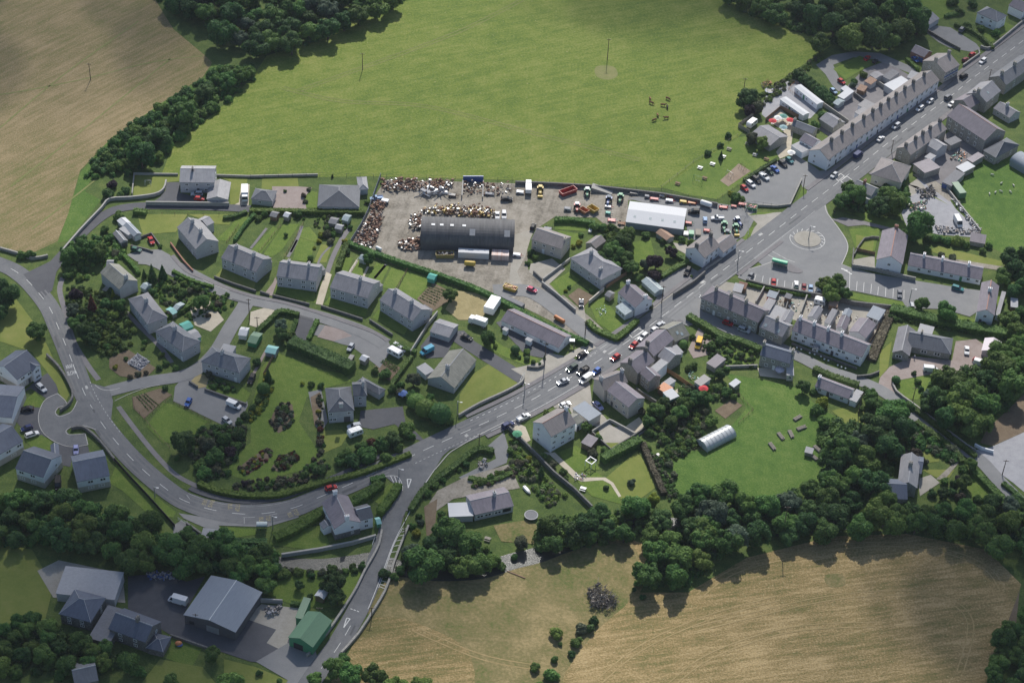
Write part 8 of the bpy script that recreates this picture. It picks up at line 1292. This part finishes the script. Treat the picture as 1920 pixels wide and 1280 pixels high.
# ================================================================ polytunnel
POLYM,t_,b2 = newmat('polythene'); b2.inputs['Base Color'].default_value = (.62,.65,.66,1); b2.inputs['Roughness'].default_value = .25; b2.inputs['Alpha'].default_value = .72; MATS['polythene'] = POLYM
rt = H('clear polythene tunnel with steel hoops in the paddock',(1326,846.5),(1381,818),5.6,.5,2.3,POLYM,POLYM,'arch',win=0,gwin=False,name='polytunnel',cat='polytunnel')
Lt = (G((1381,818),.5)-G((1326,846.5),.5)).length
for i in range(9):
    b = MB(); x = -Lt/2+.1+i*(Lt-.2)/8; P = [(x,2.86*math.cos(math.pi*k/14),.5+2.36*math.sin(math.pi*k/14)) for k in range(15)]
    P = [(x,2.86,0)]+P+[(x,-2.86,0)]
    for k in range(len(P)-1): b.bar(P[k],P[k+1],.05,5)
    b.build('hoop',FELTP,rt)
# ================================================================ animals and people
def skinned(name,verts,edges,rads,m,root=0,sub=2):
    me = bpy.data.meshes.new(name+'_frame'); me.from_pydata([Vector(v) for v in verts],edges,[]); o = bpy.data.objects.new(name,me); COL.objects.link(o)
    sk = o.modifiers.new('skin','SKIN'); sk.use_smooth_shade = True; ss = o.modifiers.new('sub','SUBSURF'); ss.levels = sub; ss.render_levels = sub
    L = me.skin_vertices[0].data
    for i,r_ in enumerate(rads): L[i].radius = r_ if isinstance(r_,tuple) else (r_,r_); L[i].use_root = (i == root)
    dg = bpy.context.evaluated_depsgraph_get(); dg.update(); q = bpy.data.meshes.new_from_object(o.evaluated_get(dg)); bpy.data.objects.remove(o); q.name = name; q.materials.clear()
    for x in (m if isinstance(m,list) else [m]): q.materials.append(x)
    return q
def beast(name,k,head_up,coat):
    """four-legged body facing +x, shoulder height k metres"""
    hz = 1.15 if head_up else .28; hx = 1.28 if head_up else 1.2
    V = [(0,0,.78),(.55,0,.82),(-.5,0,.8),(-.82,0,.84),(.78,0,.88),(1.02,0,.95 if head_up else .66),(hx-.1,0,hz+.02),(hx+.2,0,hz-.14),
         (.58,.2,.55),(.56,.21,.3),(.56,.21,.03),(.58,-.2,.55),(.62,-.21,.3),(.6,-.21,.03),
         (-.7,.2,.56),(-.78,.21,.32),(-.7,.21,.03),(-.7,-.2,.56),(-.76,-.21,.32),(-.74,-.21,.03),(-.95,0,.7),(-.98,0,.4),(hx-.12,.17,hz+.14),(hx-.12,-.17,hz+.14)]
    E = [(0,1),(0,2),(2,3),(1,4),(4,5),(5,6),(6,7),(1,8),(8,9),(9,10),(1,11),(11,12),(12,13),(2,14),(14,15),(15,16),(2,17),(17,18),(18,19),(3,20),(20,21),(6,22),(6,23)]
    Rr = [(.31,.33),(.28,.33),(.27,.3),(.2,.24),(.2,.26),(.14,.2),(.13,.14),(.09,.09),.13,.07,.055,.13,.07,.055,.15,.075,.055,.15,.075,.055,.04,.035,.045,.045]
    return skinned(name,[(x*k,y*k,z*k) for x,y,z in V],E,[tuple(q*k for q in r) if isinstance(r,tuple) else r*k for r in Rr],coat)
COWB = mat('brown_hide',(.16,.065,.03),.85,var=.2); COWK = mat('black_hide',(.025,.02,.02),.85,var=.2); COWR = mat('tan_hide',(.26,.13,.06),.85,var=.2); WOOL = mat('fleece',(.6,.57,.5),.95,var=.08)
cows = {('g','b'): beast('cow',1.05,False,COWB),('g','k'): beast('cow',1.05,False,COWK),('u','b'): beast('cow',1.05,True,COWB),('g','t'): beast('cow',.95,False,COWR)}
for p,d,k_,lb in (((1219,187),(-4,-8),('g','t'),'tan calf at the top left of the cattle group'),((1221,195),(9,3),('g','b'),'brown cow just below the tan calf'),((1252,187),(9,4),('g','b'),'brown cow at the top right of the cattle group'),((1243,199),(9,1),('u','b'),'brown cow beside the black one'),((1251,203),(2,9),('g','k'),'black cow in the cattle group'),((1233,218),(5,9),('g','t'),'tan cow grazing in the lower middle'),((1227,227),(-9,3),('g','b'),'brown cow lowest at the left of the group'),((1249,223),(-10,1),('u','b'),'brown cow lowest at the right of the group')):
    o = put('cow',cows[k_],None,at(p,.03),head(p,d)); tag(o,lb,'cow','cattle in the green field')
shp = beast('sheep',.68,False,WOOL)
for i,(p,d) in enumerate(((1860,329),(8,2)),) if False else enumerate((((1860,329),(8,2)),((1877,345),(7,-5)),((1900,349),(-5,-6)),((1876,360),(8,3)),((1894,361),(7,5)),((1855,365),(2,8)),((1866,362),(6,-7)))):
    o = put('sheep',shp,None,at(p,.03),head(p,d)); tag(o,None,'sheep','sheep in the bright field at the right'); queue('in the bright field at the right',o,'white sheep grazing',p[0])
def person(p,d,top,leg,label,pose=0):
    V = [(0,0,.95),(0,0,1.15),(0,0,1.4),(0,0,1.52),(.02,0,1.68),(0,.2,1.4),(.05,.26,1.12),(.16+.1*pose,.24,.9),(0,-.2,1.4),(-.02,-.27,1.12),(.06,-.26,.88),(0,.1,.9),(.06,.11,.5),(0,.11,.07),(.16,.12,.04),(0,-.1,.9),(.02,-.11,.5),(-.08,-.11,.07),(.08,-.12,.04),(.22+.1*pose,.23,.82),(.1,-.25,.8)]
    E = [(0,1),(1,2),(2,3),(3,4),(2,5),(5,6),(6,7),(2,8),(8,9),(9,10),(0,11),(11,12),(12,13),(13,14),(0,15),(15,16),(16,17),(17,18),(7,19),(10,20)]
    Rr = [(.14,.17),(.12,.15),(.13,.18),.06,(.11,.09),.07,.05,.035,.07,.05,.035,.1,.065,.045,.04,.1,.065,.045,.04,.04,.04]
    me = skinned('person',V,E,Rr,[mat('skin',(.45,.27,.2),.6),top,leg,mat('dark_hair',(.05,.035,.025),.8)])
    for f in me.polygons:
        c = f.center; f.material_index = 3 if (c.z > 1.7 or (c.z > 1.6 and c.x < -.02)) else 0 if c.z > 1.5 or (c.z < .92 and abs(c.y) > .2 and c.z > .7) else 1 if c.z > .95 else 2
    o = put('person',me,None,at(p,.1),head(p,d)); tag(o,label,'person','people'); return o
person((1714,672),(-6,4),WHITE,BLUEP,'person in a white top on the patio of the stone bungalow'); person((1076,655),(6,6),DGREY,BLACK,'person in dark clothes under the forecourt sign'); person((1564,402),(5,7),BLACK,DGREY,'person in dark clothes walking on the footway by the trees')
r = thing('flat_canopy','white flat sign canopy at the end of the white row','canopy',at((1072,648)),0); b = MB(); b.box((0,0,2.3),(1.8,1.5,.2)); b.build('roof',WHITE,r)
for s in (1,-1): b = MB(); b.box((s*.8,0,0),(.1,.1,2.3)); b.build('post',GREYM,r)
# rooflights and vents of the arched shed and marks of the yard
for i_ in range(10):
    t_ = (.06+.085*i_); g = G((788+t_*176,457+t_*6.5),3.0)
for o in list(S.objects):
    if o.name.startswith('arched_shed') and 'huge' in o.get('label',''):
        ro_ = [c for c in o.children if c.name.startswith('roof')][0]; L_a = max(v.co.x for v in ro_.data.vertices)*2; a0_ = R(-128)
        for k_,(an,xs_,m_,d_) in enumerate(((R(104),(.13,.22,.33,.46),WHITE,(1.3,.9)),(R(134),(.05,.12,.18,.23,.27,.32,.38,.43,.5,.56,.63,.7,.76,.83,.9),DGREY,(.5,.8)),(R(128),(.55,.92),FELTP,(2.0,2.6)))):
            for x_ in xs_:
                y_,z_ = 7.0*math.cos(an),3.0+5.0*math.sin(an); nr_ = Vector((0,math.cos(an)/7.0,math.sin(an)/5.0)).normalized(); tg = Vector((0,-nr_.z,nr_.y)); b = MB(); c_ = Vector((-L_a/2+x_*L_a,y_,z_))+nr_*.03
                q_ = [c_+Vector((sx*d_[0]/2,0,0))+tg*(sy*d_[1]/2) for sx,sy in ((-1,-1),(1,-1),(1,1),(-1,1))]; q_ = q_[::-1]; b.hexa(q_,[v+nr_*.1 for v in q_]); b.build('rooflight' if m_ is not DGREY else 'vent',m_,ro_)
# ================================================================ undergrowth, air and clouds
U = scrub
U([(165,310),(240,240),(330,180),(410,130),(475,125),(478,150),(400,215),(320,275),(240,330),(160,335)],330,['dark','mid'],'dark bramble undergrowth in the diagonal field hedgerow',r0=.8,r1=1.8,seed=1)
U([(262,-10),(330,20),(400,62),(500,105),(590,82),(700,25),(770,-5),(770,-40),(262,-40)],300,['dark','mid'],'dark undergrowth beneath the top left wood',r0=1.0,r1=2.4,seed=2)
U([(1310,-30),(1400,25),(1480,55),(1560,80),(1640,92),(1710,82),(1735,40),(1700,-30)],300,['dark','mid'],'dark undergrowth beneath the top right wood',r0=1.0,r1=2.4,seed=3)
U([(112,470),(145,450),(190,440),(240,470),(215,500),(150,530),(120,520)],130,['mid','dark','light'],'shrubby undergrowth at the lane mouth',seed=4)
U([(120,540),(150,540),(230,560),(240,600),(250,650),(200,670),(170,650),(140,610)],220,['mid','dark','hedge'],'dense shrubbery along the western footpath',seed=5)
U([(270,515),(330,520),(430,560),(450,575),(360,600),(320,580),(280,550)],170,['mid','hedge','dark','grey'],'mixed shrubs and borders behind the hipped houses',r0=.3,r1=.9,seed=6)
U([(350,840),(380,800),(460,800),(460,830),(430,890),(380,905)],170,['mid','grey','dark'],'wild scrub between rough grass and villa lawn',seed=7)
U([(1215,780),(1250,735),(1340,710),(1390,740),(1330,760),(1320,830),(1240,880)],260,['mid','dark','grey','hedge'],'overgrown scrub behind the street gardens',seed=8)
U([(1215,850),(1235,855),(1275,930),(1255,940)],70,['mid','grey'],'weeds along the overgrown bank',r0=.4,r1=.9,seed=9)
U([(1535,800),(1600,790),(1660,830),(1690,850),(1680,960),(1560,985),(1420,1015),(1270,960),(1320,930),(1430,945),(1540,905)],420,['dark','mid'],'dark undergrowth beneath the paddock woods',r0=.9,r1=2.2,seed=10)
U([(1190,1100),(1240,1005),(1340,975),(1375,1020),(1290,1095)],160,['dark','mid'],'dark undergrowth under the point of trees',r0=.9,r1=2.0,seed=11)
U([(1670,950),(1800,965),(1925,935),(1935,1030),(1850,1015),(1700,995)],240,['dark','mid'],'dark undergrowth beneath the right hand belt',r0=.9,r1=2.2,seed=12)
U([(745,1075),(760,1040),(830,990),(920,1030),(940,1060)],170,['dark','mid','hedge'],'undergrowth on the bank by the bridge clump',seed=13)
U([(1000,1000),(1060,970),(1160,960),(1250,960),(1240,1000),(1100,1025),(1010,1030)],170,['dark','mid'],'undergrowth along the stream behind the gardens',r0=.8,r1=1.8,seed=14)
U([(-20,925),(110,930),(230,965),(320,1000),(420,1015),(520,1045),(520,1085),(400,1075),(290,1050),(100,1020),(-20,1020)],380,['dark','mid'],'dark undergrowth beneath the lower left woods',r0=.9,r1=2.2,seed=15)
U([(-20,1190),(60,1160),(200,1225),(270,1250),(140,1265),(-20,1260)],200,['dark','mid'],'dark undergrowth in the bottom left thicket',r0=.8,r1=1.9,seed=16)
U([(1730,740),(1790,700),(1880,680),(1930,700),(1900,760),(1850,800),(1790,810),(1740,770)],240,['dark','mid'],'dark undergrowth beneath the big lane clump',r0=.9,r1=2.0,seed=17)
U([(1660,580),(1840,610),(1925,620),(1925,640),(1840,628),(1660,600)],180,['dark','mid'],'dark shrubs along the car park hedge',seed=18)
U([(1560,380),(1600,370),(1700,350),(1710,390),(1640,400),(1580,395)],130,['dark','mid','hedge'],'shrubs round the small white cottage',r0=.6,r1=1.4,seed=19)
U([(1130,430),(1172,430),(1180,470),(1188,505),(1150,512)],80,['mid','dark','hedge'],'shrubs filling the old garden',r0=.5,r1=1.3,seed=20)
U([(1330,625),(1420,650),(1410,690),(1340,680),(1300,640)],100,['mid','hedge','grey'],'flower borders of the kitchen garden',r0=.3,r1=.9,seed=21)
U([(1700,800),(1740,800),(1800,850),(1790,870),(1740,850),(1700,860)],130,['mid','dark','grey'],'shrubs in the garden of the old house',r0=.5,r1=1.2,seed=22)
U([(1390,190),(1420,180),(1500,130),(1540,100),(1545,110),(1480,160),(1420,215)],120,['mid','grey','hedge'],'weedy bank between field and caravan yard',r0=.4,r1=1.1,seed=23)
U([(955,820),(1000,870),(1060,930),(1030,950),(960,880)],120,['mid','hedge','grey'],'shrubs along the long diagonal garden wall',r0=.4,r1=1.1,seed=24)
U([(880,905),(960,875),(975,890),(890,918)],60,['mid','hedge','heather'],'flower border above the slate bungalow',r0=.3,r1=.8,seed=25)
U([(560,405),(650,405),(660,430),(600,440)],50,['mid','grey','hedge'],'vegetable and flower patches by the garden sheds',r0=.25,r1=.7,seed=27)
U([(440,905),(560,890),(600,850),(620,880),(560,912),(440,922)],110,['mid','grey','heather'],'flower border inside the long curved hedge',r0=.3,r1=.9,seed=28)
U([(505,795),(512,775),(530,755),(548,758),(552,780),(545,800),(522,812)],60,['mid','heather','grey','blue'],'mixed shrubs in the middle villa flower bed',r0=.4,r1=.9,seed=31); U([(444,880),(470,858),(500,842),(512,848),(500,866),(462,892)],60,['red','heather','mid','yellow'],'low heathers in the left villa flower bed',r0=.3,r1=.7,seed=32); U([(508,878),(525,855),(552,846),(560,858),(545,876),(520,884)],60,['mid','red','grey','hedge'],'shrubs in the lower villa flower bed',r0=.4,r1=.9,seed=33); U([(455,785),(478,765),(500,700),(514,722),(500,765),(470,792)],60,['mid','dark','hedge','yellow'],'shrub border at the left of the villa lawn',r0=.4,r1=.9,seed=34); U([(594,740),(604,740),(608,845),(598,848)],40,['heather','red','mid','grey'],'narrow flower border beside the villa forecourt',r0=.3,r1=.7,seed=35); U([(390,710),(440,722),(440,735),(395,725)],30,['mid','hedge','grey'],'front garden shrubs of the hipped house',r0=.3,r1=.9,seed=36)
hz = bpy.data.materials.new('haze'); hz.use_nodes = True; t_ = hz.node_tree; t_.nodes.clear()
v_ = t_.nodes.new('ShaderNodeVolumePrincipled'); v_.inputs['Color'].default_value = (.78,.86,1,1); v_.inputs['Density'].default_value = .00004; v_.inputs['Anisotropy'].default_value = .2
o_ = t_.nodes.new('ShaderNodeOutputMaterial'); t_.links.new(v_.outputs[0],o_.inputs['Volume'])
b = MB(); b.box((0,1000,-1.0),(5600,6400,430)); o = b.build('haze',hz); o['kind'] = 'stuff'
# fair weather clouds: they stand towards the sun, far above the frame, and shade parts of the village
cm_ = bpy.data.materials.new('cloud'); cm_.use_nodes = True; t_ = cm_.node_tree; t_.nodes.clear(); N = t_.nodes.new; L = t_.links.new
tc = N('ShaderNodeTexCoord'); le = N('ShaderNodeVectorMath'); le.operation = 'LENGTH'; L(tc.outputs['Object'],le.inputs[0])
nz = N('ShaderNodeTexNoise'); nz.inputs['Scale'].default_value = 2.6; nz.inputs['Detail'].default_value = 5; L(tc.outputs['Object'],nz.inputs['Vector'])
ad = N('ShaderNodeMath'); ad.operation = 'MULTIPLY_ADD'; ad.inputs[1].default_value = .7; L(nz.outputs['Fac'],ad.inputs[0]); L(le.outputs['Value'],ad.inputs[2])
mr = N('ShaderNodeMapRange'); mr.inputs[1].default_value = 1.25; mr.inputs[2].default_value = .5; mr.inputs[3].default_value = 0; mr.inputs[4].default_value = .27; mr.interpolation_type = 'SMOOTHSTEP'; L(ad.outputs[0],mr.inputs[0])
tp = N('ShaderNodeBsdfTransparent'); df = N('ShaderNodeBsdfTranslucent'); df.inputs[0].default_value = (.9,.9,.92,1); mx = N('ShaderNodeMixShader'); L(mr.outputs[0],mx.inputs[0]); L(tp.outputs[0],mx.inputs[1]); L(df.outputs[0],mx.inputs[2]); oo = N('ShaderNodeOutputMaterial'); L(mx.outputs[0],oo.inputs[0])
def cloud(p,rx,ry,label,seed):
    g = G(p)-SD*(620/-SD.z*1.0); q = random.Random(seed); b = MB()
    b.ball((0,0,0),1.0,0,24,10,(1,1,.22))
    for _ in range(7): a0 = q.uniform(0,6.28); k = q.uniform(.2,.6); b.ball((k*math.cos(a0),k*math.sin(a0),.12),q.uniform(.2,.35),0,12,6,(1,1,.6))
    o = b.build('cloud',cm_,None,tuple(g),True); o.scale = (rx,ry,90); tag(o,label,'cloud',None,'stuff')
cloud((220,1000),185,165,'cloud shading the works and new houses',1); cloud((20,20),150,150,'cloud shading the brown hay field',2); cloud((1560,-60),210,130,'cloud shading the wood and upper high street',3); cloud((1800,1180),120,110,'cloud shading the lower hay field',4)
label_queue()
